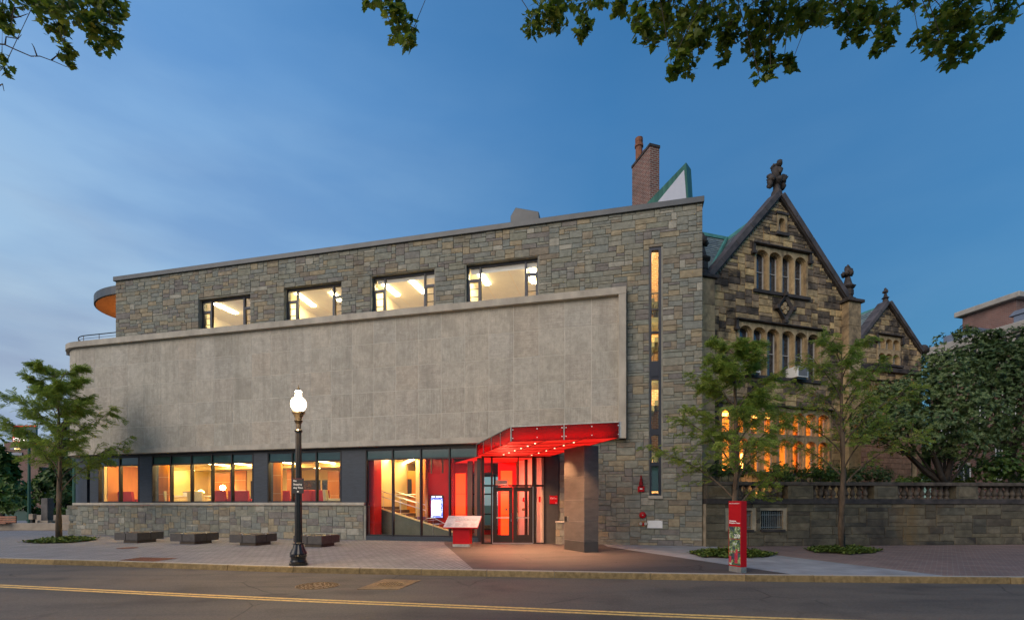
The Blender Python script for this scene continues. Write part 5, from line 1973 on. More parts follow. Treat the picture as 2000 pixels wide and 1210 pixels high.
# air conditioners in the middle windows
for x_, y0, y1, lab in ((1472, 700, 727, 'white window air conditioner half hidden by the young tree, left one'), (1566.5, 714, 733, 'white window air conditioner under the fifth arched light')):
    ac = thing('air_conditioner', CF(cu_(x_, .3), .1, cz_(x_, y1, .3)), lab, 'air conditioner', 'window air conditioners')
    a, b = cu_(x_ - 11, .3), cu_(x_ + 10, .3)
    z0_, z1_ = G2[2] + .0, G2[2] + .46
    MB(CF).box(a, b, -.28, .36, z0_, z1_).build('casing', M['white'], ac, bevel=.02)
    MB(CF).box(a + .05, b - .05, .361, .368, z0_ + .05, z1_ - .05).build('grille', M['ac_grille'], ac)
    MB(CF).box(a + .05, b - .05, .0, .3, z0_ - .08, z0_ - .002).build('bracket', M['black'], ac)

# ------------------------------------------------------------------ right wing with the smaller gable
C2 = Frame(CF(0, -3.0, 0), (1, 0.3045))
wu, wz = C2.u, C2.z
wL, wR, wA = wu(1676), wu(1795), wu(1733)
WZE = (wz(1676, 664) + wz(1795, 690)) / 2
WZA = wz(1733, 592)


def wing_clip(z):
    if z <= WZE: return wL - 1.0, wR + .25
    q = min(1, (z - WZE) / (WZA - WZE))
    return wL + (wA - wL) * q, wR + (wA - wR) * q


K1 = (wu(1713), wu(1758), wz(1735, 712), wz(1735, 657))
K2 = (wu(1689), wu(1733), wz(1710, 812), wz(1710, 745))
K3 = (wu(1781), wu(1791), wz(1785, 932), wz(1785, 878))
wh = [K1, K2, K3]
wing = MB(C2)
wall_cells(wing, wL - 1.0, wR + .25, ZG - .5, WZA, wh, -.03, -.5, wing_clip, [WZE + (WZA - WZE) * k / 14 for k in range(15)])
wing.box(wR - .25, wR + .22, -5, -.5, ZG - .5, WZE)
wing_o = wing.build('wing_wall', M['castle_mortar'], castle)
ni = int((wR + .25 - wL + 1.0) / mu_)
nj = int((WZA - ZG) / mz_)


def ok_wing(i, j):
    a, b = wL - 1.0 + i * mu_, wL - 1.0 + (i + 1) * mu_
    c, d = ZG + j * mz_, ZG + (j + 1) * mz_
    l0, r0_ = wing_clip(d)
    if d > WZE and (a < l0 - .02 or b > r0_ + .02): return False
    return not any(b > h[0] + .02 and a < h[1] - .02 and d > h[2] + .02 and c < h[3] - .02 for h in wh)


it_w, it_r = [], []
for i, j, w, h in pack(ni, nj, ok_wing, [4, 4, 5, 5, 6], [2, 2, 2], rng):
    t_ = (C2, wL - 1.0 + i * mu_ + .006, -.035, ZG + j * mz_ + .006, w * mu_ - .012, h * mz_ - .012, .035 + rng.uniform(0, .015))
    (it_r if ZG + j * mz_ < 5.2 else it_w).append(t_)
lay(it_w, M['castle'], wing_o, 0, stuff_name='wing_stones')
lay(it_r, M['redstone'], wing_o, 0, stuff_name='lower_wing_stones')
arched_window(C2, *K1, 3, castle, 'leaded', transom=(K1[2] + K1[3]) / 2 + .02)
arched_window(C2, *K2, 3, castle, 'leaded', r_k=1.3)
MB(C2).box(K3[0], K3[1], -.3, -.25, K3[2], K3[3]).build('narrow_window', M['leaded'], castle)
hood(C2, K1[0], K1[1], K1[3] + .03, castle, .3)
hood(C2, K2[0], K2[1], K2[3] + .03, castle, .3)
MB(C2).box(wL - 1.0, wR + .3, .0, .16, wz(1735, 727), wz(1735, 719)).build('string_course', M['castle_dark'], castle)
MB(C2).box(K1[0] - .1, K1[1] + .1, .0, .14, K1[2] - .12, K1[2]).build('sill', M['castle_dark'], castle)
coping(C2, wL - .1, WZE - .1, wA, WZA - .02, castle, t=.2, n=4)
coping(C2, wR + .1, WZE - .1, wA, WZA - .02, castle, t=.2, n=4)
pw = C2(wA, -.1, WZA - .05)
pinnacle(pw, castle, .44)
wr = MB(C2).prism([(wL - .1, WZE - .2), (wA, WZA - .1), (wR + .1, WZE - .2)], 'v', -5.5, -.42).build('wing_roof', M['copper_dark'], castle)
slates(C2(wL - .1, -5.5, WZE - .12), C2.n * 5.1, C2(wA, 0, WZA - .02) - C2(wL - .1, 0, WZE - .12), wr)
MB(C2).prism([(wA - .14, WZA - .2), (wA - .05, WZA), (wA + .05, WZA), (wA + .14, WZA - .2)], 'v', -5.5, -.42).build('ridge_cap', M['copper'], wr)
sd = MB()
blob(sd, C2(wR + .45, -.1, WZE + .12), (.3, .3, .3), 3, amp=.2)
sd.build('kneeler_ball', M['castle_dark'], castle, smooth=True)

# brick chimney of the house
ch0 = Vector((6.36, 22.3, 0))
HF = Frame((ch0.x, ch0.y), (1, .3045))
zt = H + (985 - 280) / FPX * 22.3
chm = MB(HF).box(0, .50, -1.55, 0, 11.0, zt - .12).build('brick_chimney', M['chimney'], castle, uv=True)
MB(HF).box(-.03, .53, -1.58, .03, zt - .12, zt).build('chimney_cap', M['castle_dark'], chm)
MB().lathe(HF(.2, -1.25, zt), [(.17, 0), (.17, .72), (.21, .74), (.21, .86), (.16, .9), (.19, 1.0), (.19, 1.16), (.13, 1.18)], 10).build('chimney_pot', M['terracotta'], chm)
MB().lathe(HF(.36, -1.0, zt), [(.12, 0), (.12, .35), (.09, .45)], 10).build('chimney_pot', M['terracotta'], chm)

# tilted roof light with a green frame on the modern roof
Ys = 20.2
A0, A1, A2 = at(1262, 398, Ys), at(1340, 317, Ys), at(1345, 398, Ys)
bk = Vector((.36, .42, 0))


def tri(mb, a, b, c, off):
    p = [a, b, c, a + off, b + off, c + off]
    return mb.add(p, ((0, 2, 1), (3, 4, 5), (0, 1, 4, 3), (1, 2, 5, 4), (2, 0, 3, 5)), raw=True)


low_ = Vector((0, 0, 1.8))
dn = Vector((0, 0, -1.55))
m = MB()
P5 = [A0 + dn, A2 + dn, A2, A1, A0]
m.add(P5 + [p + bk for p in P5], ((0, 1, 2, 3, 4), (9, 8, 7, 6, 5), (0, 5, 6, 1), (1, 6, 7, 2), (2, 7, 8, 3), (3, 8, 9, 4), (4, 9, 5, 0)), raw=True)
sk = m.build('skylight', M['copper_dark'], bld)
fw = Vector((0, -.02, 0))
Q5 = [A0 + Vector((.42, 0, 0)) + fw, A1 + Vector((-.09, 0, -.32)) + fw, A2 + Vector((-.09, 0, 0)) + fw]
tri(MB(), *Q5, Vector((0, .015, 0))).build('skylight_panel', M['acrylic'], sk)

# ------------------------------------------------------------------ terrace wall with balustrade
ZT0, ZT1, ZT2, ZT3 = 1.53, 1.71, 2.20, 2.33
tw = thing('terrace_wall', TF(8, -.2, 0), 'long weathered sandstone terrace wall with a balustrade in front of the old house', 'wall')
tu, tz = TF.u, TF.z
TE = 34.0
B1 = (tu(1424), tu(1470), tz(1490, 1033), tz(1490, 996))
B2 = (tu(1487), tu(1531), tz(1490, 1033), tz(1490, 996))
mb = MB(TF)
wall_cells(mb, 0.02, TE, 0, ZT0, [B1, B2], -.03, -.5)
tbase = mb.build('wall_core', M['castle_mortar'], tw)
it_t = []
mu2, mz2 = .145, ZT0 / 11
ni = int((TE - .02) / mu2)


def ok_t(i, j):
    a, b, c, d = .02 + i * mu2, .02 + (i + 1) * mu2, j * mz2, (j + 1) * mz2
    return not any(b > h[0] - .02 and a < h[1] + .02 and d > h[2] + .02 and c < h[3] - .02 for h in (B1, B2))


for i, j, w, h in pack(ni, 11, ok_t, [4, 5, 6, 6, 7, 8, 9], [2, 2, 2, 1], rng):
    it_t.append((TF, .02 + i * mu2 + .005, -.035, j * mz2 + .004, w * mu2 - .010, h * mz2 - .008, .035 + rng.uniform(0, .010)))
lay(it_t, M['terrace'], tbase, 300, stuff_name='small_stones')
MB(TF).box(0.02, TE, -.45, .05, ZT0 + .003, ZT1).build('string_course', M['castle_dark'], tw, bevel=.012)
MB(TF).box(0.02, TE, -.42, .07, ZT2, ZT3).build('top_rail', M['baluster'], tw, bevel=.02)
peds = [(1372, 1428), (1538, 1587), (1706, 1752), (1866, 1908), (2030, 2075), (2200, 2245)]
for xa, xb in peds:
    a, b = tu(xa), tu(xb)
    a = max(a, .03)
    pd = MB(TF).box(a, b, -.40, .04, ZT1 + .002, ZT2 - .002).build('pedestal', M['terrace'], tw, bevel=.012)
    MB(TF).box(a + .10, b - .10, .03, .055, ZT1 + .09, ZT2 - .08).build('raised_panel', M['terrace'], pd, bevel=.008)
prof = [(.085, 0), (.085, .05), (.055, .06), (.050, .09), (.088, .16), (.088, .21), (.045, .33), (.040, .37), (.060, .40), (.050, .42), (.085, .43), (.085, .487)]
bal_me = None
for (xa, xb), (xc, xd) in zip(peds, peds[1:]):
    a, b = tu(xb) + .05, tu(xc) - .05
    n = max(2, int(round((b - a) / .245)))
    for k in range(n):
        uu = a + (b - a) * (k + .5) / n
        if bal_me is None:
            o = MB().lathe(Vector((0, 0, 0)), prof, 10).build('baluster', M['baluster'], None)
            bal_me = o.data
            bpy.data.objects.remove(o)
        inst('baluster', bal_me, tw, TF(uu, -.18, ZT1 + .002), 0, (1, 1, 1))
for h in (B1, B2):
    MB(TF).box(h[0], h[1], -.46, -.42, h[2], h[3]).build('window_back', M['leaded'], tw)
    g = MB(TF)
    n = 11
    for k in range(n):
        uu = h[0] + .03 + (h[1] - h[0] - .06) * k / (n - 1)
        g.box(uu - .008, uu + .008, -.12, -.10, h[2] + .02, h[3] - .04)
    for q in (.10, .75): g.box(h[0], h[1], -.10, -.08, h[2] + (h[3] - h[2]) * q, h[2] + (h[3] - h[2]) * q + .02)
    g.build('window_bars', M['steel_dull'], tw)
    MB(TF).box(h[0] - .03, h[1] + .03, -.3, .06, h[2] - .09, h[2] - .004).build('sill', M['castle_dark'], tw, bevel=.01)
MB(TF).add([TF(.02, -.5, ZG), TF(TE, -.5, ZG), TF(TE, -26, ZG), TF(.02, -26, ZG)], ((0, 1, 2, 3),), raw=True).build('terrace_ground', M['grass'], None, kind='structure')

# ------------------------------------------------------------------ brick building at the right
BF = Frame((28.6, 27.0), (.234, -1.0))
brick = thing('brick_building', BF(0, -5, 0), 'red brick building with pale stone cornices behind the trees at the right', 'building')
bu, bz = BF.u, BF.z
b0 = bu(1818)
MB(BF).box(b0, 12, -16, 0, 0, 10.4).build('brick_wall', M['redbrick'], brick, uv=True)
MB(BF).box(b0 - .25, 12.2, -16.2, .30, 11.2, 11.75).build('cornice', M['corn'], brick, bevel=.05)
MB(BF).box(b0 - .1, 12.1, -16.1, .12, 10.402, 11.198).build('frieze', M['corn'], brick)
MB(BF).box(b0 - .15, 12.1, -16.1, .2, 9.6, 9.75).build('stone_band', M['corn'], brick)
for k in range(14):
    uu = b0 + 1.0 + .75 * k
    MB(BF).box(uu - .16, uu + .16, .12, .16, 10.55, 11.05).build('frieze_panel', M['mullion'], brick)
pc0, pc1 = -5.25, -2.3
MB(BF).box(pc0, pc1, -9, -3.3, 11.76, 14.25).build('attic_block', M['redbrick'], brick, uv=True)
MB(BF).box(pc0 - .3, pc1 + .35, -9.3, -2.95, 14.25, 14.6).build('attic_cornice', M['corn'], brick, bevel=.05)
MB(BF).box(-1.8, 1.5, -6, -2.2, 11.76, 12.9).build('dormer', M['zinc'], brick, bevel=.03)
MB(BF).prism([(-2.0, 12.9), (1.7, 12.9), (1.4, 13.15), (-1.7, 13.15)], 'v', -6.1, -2.1).build('dormer_roof', M['zinc'], brick)
MB(BF).box(b0 + .1, b0 + 1.9, -5, -.9, 11.76, 12.55).build('dormer', M['zinc'], brick, bevel=.03)
vp = at(1950, 603, 34)
MB().lathe(Vector((vp.x, vp.y, 14.6)), [(.45, 0), (.45, .42), (.62, .44), (.62, .56), (.5, .58), (.5, .66), (.6, .68), (.6, .76), (.3, .85)], 14).build('roof_vent', M['zinc'], brick)
for xa, xb, za, zb in ((1872, 1896, 2.0, 3.9), (1946, 1958, 3.0, 5.2), (1905, 1925, 5.6, 7.4), (1840, 1856, 5.6, 7.4), (1960, 1985, 6.4, 8.4)):
    a, b = bu(xa), bu(xb)
    wn = MB(BF).box(a, b, .0, .06, za - .12, za).box(a, b, .0, .05, zb, zb + .18).build('window', M['corn'], brick)
    MB(BF).box(a, b, .003, .03, za, zb).build('pane', M['leaded'], wn)
    for q in (0, .5, 1):
        MB(BF).box(a + (b - a) * q - .03, a + (b - a) * q + .03, .03, .05, za, zb).build('sash', M['white'], wn)

# ------------------------------------------------------------------ street lamp
lp = ground(583, 1103)
lamp = thing('street_lamp', lp, 'lit black cast iron street lamp with a glowing globe on the kerb side pavement', 'street lamp')
k_ = .01271
MB().lathe(lp, [(.215, 0), (.215, .06), (.19, .075), (.20, .10), (.175, .14), (.175, .20), (.20, .215), (.205, .25), (.185, .27)], 20).build('base', M['iron'], lamp)
MB().lathe(lp, [(.185, .272), (.205, .29), (.175, .36), (.14, .43), (.12, .50), (.115, .53)], 24, flute=.10).build('fluted_skirt', M['iron'], lamp)
MB().lathe(lp, [(.13, .532), (.135, .55), (.11, .57)], 16).build('collar', M['iron'], lamp)
MB().lathe(lp, [(.088, .57), (.082, 1.6), (.068, 3.30)], 24, flute=.07).build('pole', M['iron'], lamp)
MB().lathe(lp, [(.085, 3.30), (.095, 3.33), (.08, 3.36), (.06, 3.38), (.062, 3.50), (.09, 3.56), (.105, 3.585), (.075, 3.60), (.085, 3.66), (.115, 3.73), (.155, 3.78), (.15, 3.81)], 16).build('capital', M['iron'], lamp)
gp_ = []
for q in range(13):
    a = math.pi * (.18 + .70 * q / 12)
    gp_.append((.186 * math.sin(a), 3.995 - .20 * math.cos(a)))
gp_ += [(.078, 4.21), (.072, 4.27), (.085, 4.30), (.06, 4.33)]
MB().lathe(lp, gp_, 20).build('globe', M['globe'], lamp, smooth=True)
MB().lathe(lp, [(.075, 4.332), (.045, 4.36), (.02, 4.375), (.028, 4.40), (.012, 4.42), (.004, 4.48)], 10).build('finial', M['iron'], lamp)
ld = bpy.data.lights.new('globe_lamp', 'POINT'); ld.energy = 200; ld.color = (1, .66, .32); ld.shadow_soft_size = .25
lo = bpy.data.objects.new('globe_lamp', ld); COL.objects.link(lo); lo.parent = lamp
lo.location = (0, -.35, 4.0)

SFm = Frame((lp.x + .035, lp.y - .10), (1, -.08))
sg = thing('parking_sign', SFm(0, 0, 1.78), 'small black no stopping sign strapped to the lamp post', 'sign')
MB(SFm).box(-.145, .145, 0, .012, 1.78, 2.15).build('sign_plate', M['black'], sg)
MB(SFm).box(-.13, .13, .0125, .0135, 2.138, 2.142).build('sign_border', M['text_red'], sg)
for k, wd in enumerate(('No', 'Stopping', 'Any Time')):
    text('lettering', wd, .062, M['text_white'], sg, SFm(-.115, .0145, 2.07 - .085 * k), SFm.e, (0, 0, 1), bold=.001)
MB(SFm).box(-.02, .02, .0125, .014, 1.81, 1.84).build('printed_arrow', M['text_white'], sg)
m = MB().lathe(Vector((lp.x, lp.y, 1.88)), [(.088, 0), (.088, .02)], 16); m.lathe(Vector((lp.x, lp.y, 2.05)), [(.087, 0), (.087, .02)], 16)
m.build('strap', M['steel_dull'], sg)

# ------------------------------------------------------------------ red map lectern
M['print_grey'] = plain('grey_print', (.30, .30, .34), .6, 0)
lA, lB = ground(884, 1067), ground(917, 1067)
LFm = Frame((lA.x, lA.y), (1, -.12))
lec = thing('map_lectern', LFm(.34, -.15, 0), 'red information lectern with a tilted pale map panel by the lobby glass', 'lectern')
MB(LFm).box(0, .62, -.46, 0, 0, .10).build('plinth', M['steel_dull'], lec)
MB(LFm).box(.005, .615, -.455, -.005, .10, .70).build('pedestal', M['red_paint'], lec)
MB(LFm).prism([(.12, .66), (-.66, 1.05), (-.66, 1.09), (.12, .70)], 'u', -.32, .94).build('panel_tray', M['red_paint'], lec, bevel=.004)
tn = Vector((0, 0, 0))
MB(LFm).prism([(.115, .7035), (-.655, 1.0885), (-.655, 1.0925), (.115, .7075)], 'u', -.315, .925).build('map_panel', M['panel_grey'], lec)
upv = (LFm(0, -.66, 1.05) - LFm(0, .12, .66)).normalized()
for k, (q, body, sz, mt) in enumerate(((.80, 'BOSTON UNIVERSITY', .05, 'text_dark'), (.62, 'Admissions Reception Center', .065, 'text_dark'), (.50, 'Welcome', .05, 'text_red'))):
    p = LFm(.02 if k else -.28, .12 - .78 * q, .702 + .39 * q + .004)
    text('lettering', body, sz, M[mt], lec, p, LFm.e, upv, bold=.001)
for k in range(4):
    q0_ = .08
    p0_ = -.22 + .29 * k
    m = MB(LFm)
    for r_ in range(6):
        q = .08 + .045 * r_
        v_, z_ = .12 - .78 * q, .702 + .39 * q + .0065
        m.quad((p0_, v_, z_), (p0_ + .2 - .03 * (r_ % 3), v_, z_), (p0_ + .2 - .03 * (r_ % 3), v_ - .018, z_ + .009), (p0_, v_ - .018, z_ + .009))
    m.build('printed_lines', M['print_grey'], lec)

# ------------------------------------------------------------------ red sign pillar
s0, s1, s2 = ground(1423, 1114.5), ground(1447.5, 1118.6), ground(1457, 1117.8)
SP = Frame((s0.x, s0.y), (s1.x - s0.x, s1.y - s0.y))
sw_ = (s1 - s0).length
sd_ = .16
pil = thing('sign_pillar', SP(sw_ / 2, -sd_ / 2, 0), 'tall red sign pillar with a photo mosaic and the number 233 near the kerb', 'sign')
MB(SP).box(.004, sw_ - .004, -sd_ + .004, -.004, 0, .13).build('base', M['steel_dull'], pil)
ZP = 1.585
MB(SP).box(0, sw_, -sd_, 0, .13, ZP).build('sign_body', M['red_paint'], pil, bevel=.003)
zt0, zt1 = H - (1027 - 985) / FPX * 10.75, H - (1105 - 985) / FPX * 10.75 + .02


def mosaic_mat():
    m, nt, N, L, b = new_mat('photo_mosaic')
    v = pos_vec(N)
    n1 = noise_node(N, L, v, 7.5, 8, 0.75, 0.8)
    n2 = noise_node(N, L, v, 16, 6, 0.7)
    c = ramp(N, L, n1.outputs['Fac'], [(0.32, (.012, .014, .02)), (0.44, (.08, .11, .15)), (0.49, (.10, .17, .05)), (0.54, (.32, .42, .12)), (0.62, (.70, .74, .76))])
    c2 = ramp(N, L, n2.outputs['Fac'], [(0.38, (.35, .37, .42)), (0.62, (1.0, 1.0, 1.0))])
    L.new(mix_rgb(N, L, 1.0, c, c2, 'MULTIPLY'), b.inputs['Base Color'])
    b.inputs['Roughness'].default_value = 0.25
    return m


MOS = mosaic_mat()
cuts = [zt1, zt1 + (zt0 - zt1) * .345, zt1 + (zt0 - zt1) * .675, zt0]
for k in range(3):
    MB(SP).box(.018, sw_ - .018, .0, .003, cuts[k] + .006, cuts[k + 1] - .006).build('photo_panel', MOS, pil)
text('lettering', 'BOSTON UNIVERSITY', .030, M['text_white'], pil, SP(.022, .004, ZP - .065), SP.e, (0, 0, 1))
text('lettering', 'Admissions\nReception Center', .043, M['text_white'], pil, SP(.022, .004, zt0 + .105), SP.e, (0, 0, 1), bold=.0012)
text('lettering', '233', .11, M['text_white'], pil, SP(sw_ - .03, .006, cuts[2] + .03), SP.e, (0, 0, 1), 'RIGHT', .0015)
for k in range(5):
    a = .03 + .07 * (k % 3) + .02 * k
    MB(SP).box(a, a + .05, .003, .005, cuts[0] + .05 + .06 * (k % 2), cuts[0] + .2 + .08 * (k % 3)).build('printed_figure', M['text_dark' if k % 2 else 'text_red'], pil)

# ------------------------------------------------------------------ stone benches
bp = [ground(268, 1060), ground(380, 1062.5), ground(499, 1065.3), ground(628, 1068.3)]
blab = ['square charcoal stone bench farthest left, nearest the round corner', 'second charcoal stone bench from the left under the five pane window',
        'third charcoal stone bench, alone left of the lamp post', 'charcoal stone bench half hidden behind the lamp post']
b0o = None
for p, lab in zip(bp, blab):
    if b0o is None:
        f = Frame((p.x, p.y), (1, -.235))
        b0o = thing('stone_bench', p, lab, 'bench', 'stone benches along the building')
        A, B = 1.14, 1.12
        for (a0, a1) in ((-A, -A * .52), (-A * .50, 0)):
            for (q0_, q1_) in ((0, B * .49), (B * .51, B)):
                MB(f).box(a0, a1, -q1_, -q0_, .11, .40).build('bench_slab', M['bench'], b0o, bevel=.008)
        MB(f).box(-A * .62, -.03, -B * .72, -.03, 0, .11).build('plinth', M['bench_base'], b0o)
        MB(f).box(-A * .93, -.1, -B * .93, -.1, .12, .36).build('core', M['bench_base'], b0o)
        for (a, q) in ((-A * .51, .03), (-A * .51, B - .03), (-.03, B * .5), (-A + .03, B * .5)):
            MB(f).box(a - .02, a + .02, -q - .02, -q + .02, .38, .415).build('steel_stud', M['steel'], b0o)
    else:
        c = copy_tree(b0o)
        c.location = p
        c['label'] = lab

# ------------------------------------------------------------------ covers in road and pavement
mh = ground(620, 1143, -.13)
mo = MB().lathe(Vector((mh.x, mh.y, -.13)), [(.42, .001), (.42, .008), (.40, .010), (.395, .006)], 36).build('manhole_cover', M['manhole'])
tag(mo, 'round bronzed manhole cover in the road near the lamp post', 'manhole cover', 'covers in the road')
m = MB()
for r_ in (.12, .19, .26, .33, .38):
    nb_ = int(r_ * 62)
    for k in range(nb_):
        a = 2 * math.pi * (k + .5 * (int(r_ * 100) % 2)) / nb_
        c_, s_ = math.cos(a), math.sin(a)
        m.add([(mh.x + c_ * (r_ + x) - s_ * y, mh.y + s_ * (r_ + x) + c_ * y, -.13 + z) for z in (.004, .016) for x, y in ((-.018, -.02), (.018, -.02), (.018, .02), (-.018, .02))],
              ((4, 5, 6, 7), (0, 1, 5, 4), (1, 2, 6, 5), (2, 3, 7, 6), (3, 0, 4, 7)))
m.build('raised_studs', M['manhole'], mo, kind='stuff')
q = [ground(x_, y_, -.13) for x_, y_ in ((697, 1150), (778, 1150.5), (822, 1132.5), (750, 1130.5))]
po = MB().add([(p.x, p.y, -.122) for p in q] + [(p.x, p.y, -.13) for p in q], ((0, 1, 2, 3), (0, 4, 5, 1), (1, 5, 6, 2), (2, 6, 7, 3), (3, 7, 4, 0))).build('manhole_plate', M['manhole'])
tag(po, 'square bronzed utility plate with a round lid set in the road', 'manhole cover', 'covers in the road')
pcn = (q[0] + q[1] + q[2] + q[3]) / 4
MB().lathe(Vector((pcn.x, pcn.y, -.121)), [(.28, 0), (.28, .008), (.25, .010), (.24, .006)], 28).build('round_lid', plain('lid_iron', (.29, .19, .085), .5, .3, 14, .4, 60, metal=.3), po)
m = MB()
for k in range(9):
    for l in range(9):
        x_, y_ = (k - 4) * .055, (l - 4) * .055
        if math.hypot(x_, y_) < .23: m.box(pcn.x + x_ - .015, pcn.x + x_ + .015, pcn.y + y_ - .015, pcn.y + y_ + .015, -.116, -.108)
m.build('raised_studs', M['manhole'], po, kind='stuff')
q = [ground(x_, y_) for x_, y_ in ((234, 1093.5), (300, 1096), (348, 1089.5), (275, 1088))]
ro = MB().add([(p.x, p.y, .008) for p in q], ((0, 1, 2, 3),)).build('tactile_plate', M['rust'])
tag(ro, 'rust red tactile plate in the pavement close to the kerb', 'plate')
m = MB()
for k in range(14):
    for l in range(6):
        a, b = (k + .5) / 14, (l + .5) / 6
        p = (q[0] * (1 - a) + q[1] * a) * (1 - b) + (q[3] * (1 - a) + q[2] * a) * b
        m.box(p.x - .02, p.x + .02, p.y - .02, p.y + .02, .008, .016)
m.build('raised_studs', M['rust'], ro, kind='stuff')
cvp = ground(249, 1069.5)
co_ = MB().lathe(Vector((cvp.x, cvp.y, .004)), [(.30, 0), (.30, .008), (.27, .006)], 24).build('small_cover', M['rust'])
tag(co_, 'small rusty round cover in the pavement in front of the left benches', 'cover')

# ------------------------------------------------------------------ foliage
LOCUST_FROND = None


def leaf_quads(kind):
    """template faces of one leaf or spray, about 1 unit long, growing along +x"""
    v, f = [], []
    if kind == 'frond':
        n = 7
        for s_ in (-1, 1):
            for k in range(n):
                x_ = .12 + .86 * k / n
                l = .30 * (1 - .45 * abs(k / n - .35))
                b = len(v)
                v += [(x_, 0, -.12 * x_ * x_), (x_ + .07, s_ * l * .55, -.12 * x_ * x_ + .015), (x_ + .05, s_ * l, -.12 * x_ * x_ - .05), (x_ - .045, s_ * l * .5, -.12 * x_ * x_)]
                f.append((b, b + 1, b + 2, b + 3) if s_ > 0 else (b + 3, b + 2, b + 1, b))
    elif kind == 'oval':
        v = [(0, 0, 0), (.35, .22, .05), (.75, .17, .02), (1, 0, -.08), (.75, -.17, .02), (.35, -.22, .05), (.5, 0, -.04)]
        f = [(0, 6, 1), (1, 6, 2), (2, 6, 3), (3, 6, 4), (4, 6, 5), (5, 6, 0)]
    elif kind == 'small':
        v = [(0, 0, 0), (.5, .32, .05), (1, 0, -.06), (.5, -.32, .05)]
        f = [(0, 1, 2, 3)]
    elif kind == 'maple':
        o = [(0, 0), (.10, .20), (-.06, .44), (.20, .42), (.30, .62), (.42, .40), (.58, .46), (.62, .26), (.78, .22), (1.0, 0)]
        v = [(x_, y_, -.10 * abs(y_)) for x_, y_ in o] + [(x_, -y_, -.10 * abs(y_)) for x_, y_ in o[1:-1][::-1]]
        v.append((.38, 0, .03))
        n = len(v) - 1
        f = [(k, (k + 1) % n, n) for k in range(n)]
    return v, f


TPL = {k: leaf_quads(k) for k in ('frond', 'oval', 'small', 'maple')}


def put_leaf(mb, kind, p, d, up, s):
    v, f = TPL[kind]
    x_ = d.normalized()
    y_ = up.cross(x_)
    if y_.length < 1e-3: y_ = Vector((1, 0, 0)).cross(x_)
    y_.normalize()
    z_ = x_.cross(y_)
    b = len(mb.v)
    for a in v: mb.v.append(p + (x_ * a[0] + y_ * a[1] + z_ * a[2]) * s)
    for q in f: mb.f.append([b + i for i in q])


def rdir(r):
    while True:
        v = Vector((r.uniform(-1, 1), r.uniform(-1, 1), r.uniform(-1, 1)))
        if .05 < v.length < 1: return v.normalized()


def locust(base, h, spread, seed, label, n_limb=17, leafmat='locust', h0=.26, fr_s=.27, dens=1.5, lean=0.0):
    r = random.Random(seed)
    t = thing('honeylocust_tree', base, label, 'tree', 'young feathery street trees')
    tr = MB()
    pts = []
    for k in range(9):
        q = k / 8
        pts.append(base + Vector((lean * q + r.uniform(-.03, .03) * (k > 0), r.uniform(-.03, .03) * (k > 0), h * .93 * q)))
    tr.tube(pts, [.105 * (1 - q / 8) ** .8 + .012 for q in range(9)], 8)
    tr.build('trunk', M['bark'], t, smooth=True)
    br, fo = MB(), MB()

    def at_t(q):
        f_ = q * 8
        i = min(7, int(f_))
        return pts[i].lerp(pts[i + 1], f_ - i)
    for k in range(n_limb):
        q = h0 + (1 - h0) * .97 * (k / (n_limb - 1)) ** .9
        a = k * 2.399 + r.uniform(-.4, .4)
        ln = spread * (1.3 - .85 * ((q - h0) / (1 - h0)) ** 1.3) * r.uniform(.75, 1.15)
        p = at_t(q)
        el = rad(r.uniform(38, 58)) + .3 * q
        lp_ = [p]
        for s_ in range(6):
            e2 = el * (1 - .13 * s_)
            d = Vector((math.cos(a) * math.cos(e2), math.sin(a) * math.cos(e2), math.sin(e2)))
            a += r.uniform(-.14, .14)
            lp_.append(lp_[-1] + d * ln / 6)
        br.tube(lp_, [.030 * (1 - .14 * s_) * (1.15 - .5 * q) for s_ in range(7)], 5)
        ntw = 6 + int(4 * dens)
        for w in range(ntw):
            qq = .30 + .70 * (w + r.random() * .8) / ntw
            i = min(5, int(qq * 6))
            p0_ = lp_[i].lerp(lp_[i + 1], qq * 6 - i)
            da = a + r.choice((-1, 1)) * r.uniform(.4, 1.2)
            tl = ln * r.uniform(.22, .42) * (1.2 - .5 * qq)
            tp = [p0_]
            el2 = r.uniform(-.25, 1.1)
            for s_ in range(3):
                tp.append(tp[-1] + Vector((math.cos(da) * math.cos(el2), math.sin(da) * math.cos(el2), math.sin(el2))) * tl / 3)
                el2 -= .22
            br.tube(tp, [.010, .008, .006, .003], 3)
            nf = int((7 + r.randrange(5)) * dens)
            for z in range(nf):
                qf = (z + .4) / nf
                i = min(2, int(qf * 3))
                pp = tp[i].lerp(tp[i + 1], qf * 3 - i) + rdir(r) * .05
                d = Vector((math.cos(da + r.uniform(-1.6, 1.6)), math.sin(da + r.uniform(-1.6, 1.6)), r.uniform(-.8, .5)))
                put_leaf(fo, 'frond', pp, d, (Vector((0, -.35, .8)) + rdir(r) * .8).normalized(), fr_s * r.uniform(.75, 1.35))
    br.build('branches', M['bark'], t)
    fo.build('crown', M[leafmat], t, kind='stuff')
    return t


locust(ground(1437, 1082), 6.6, 1.95, 4, 'young feathery tree behind the red sign pillar with a leafy dense crown', 23, dens=1.75, h0=.22, fr_s=.20)
locust(ground(1645, 1075), 7.0, 2.1, 8, 'young feathery tree in front of the terrace wall with a bare straight trunk', 20, dens=1.15, h0=.32, fr_s=.20)
locust(ground(115, 1054), 7.35, 2.35, 15, 'young feathery tree at the left in front of the rounded corner', 25, dens=1.9, h0=.28, fr_s=.235)


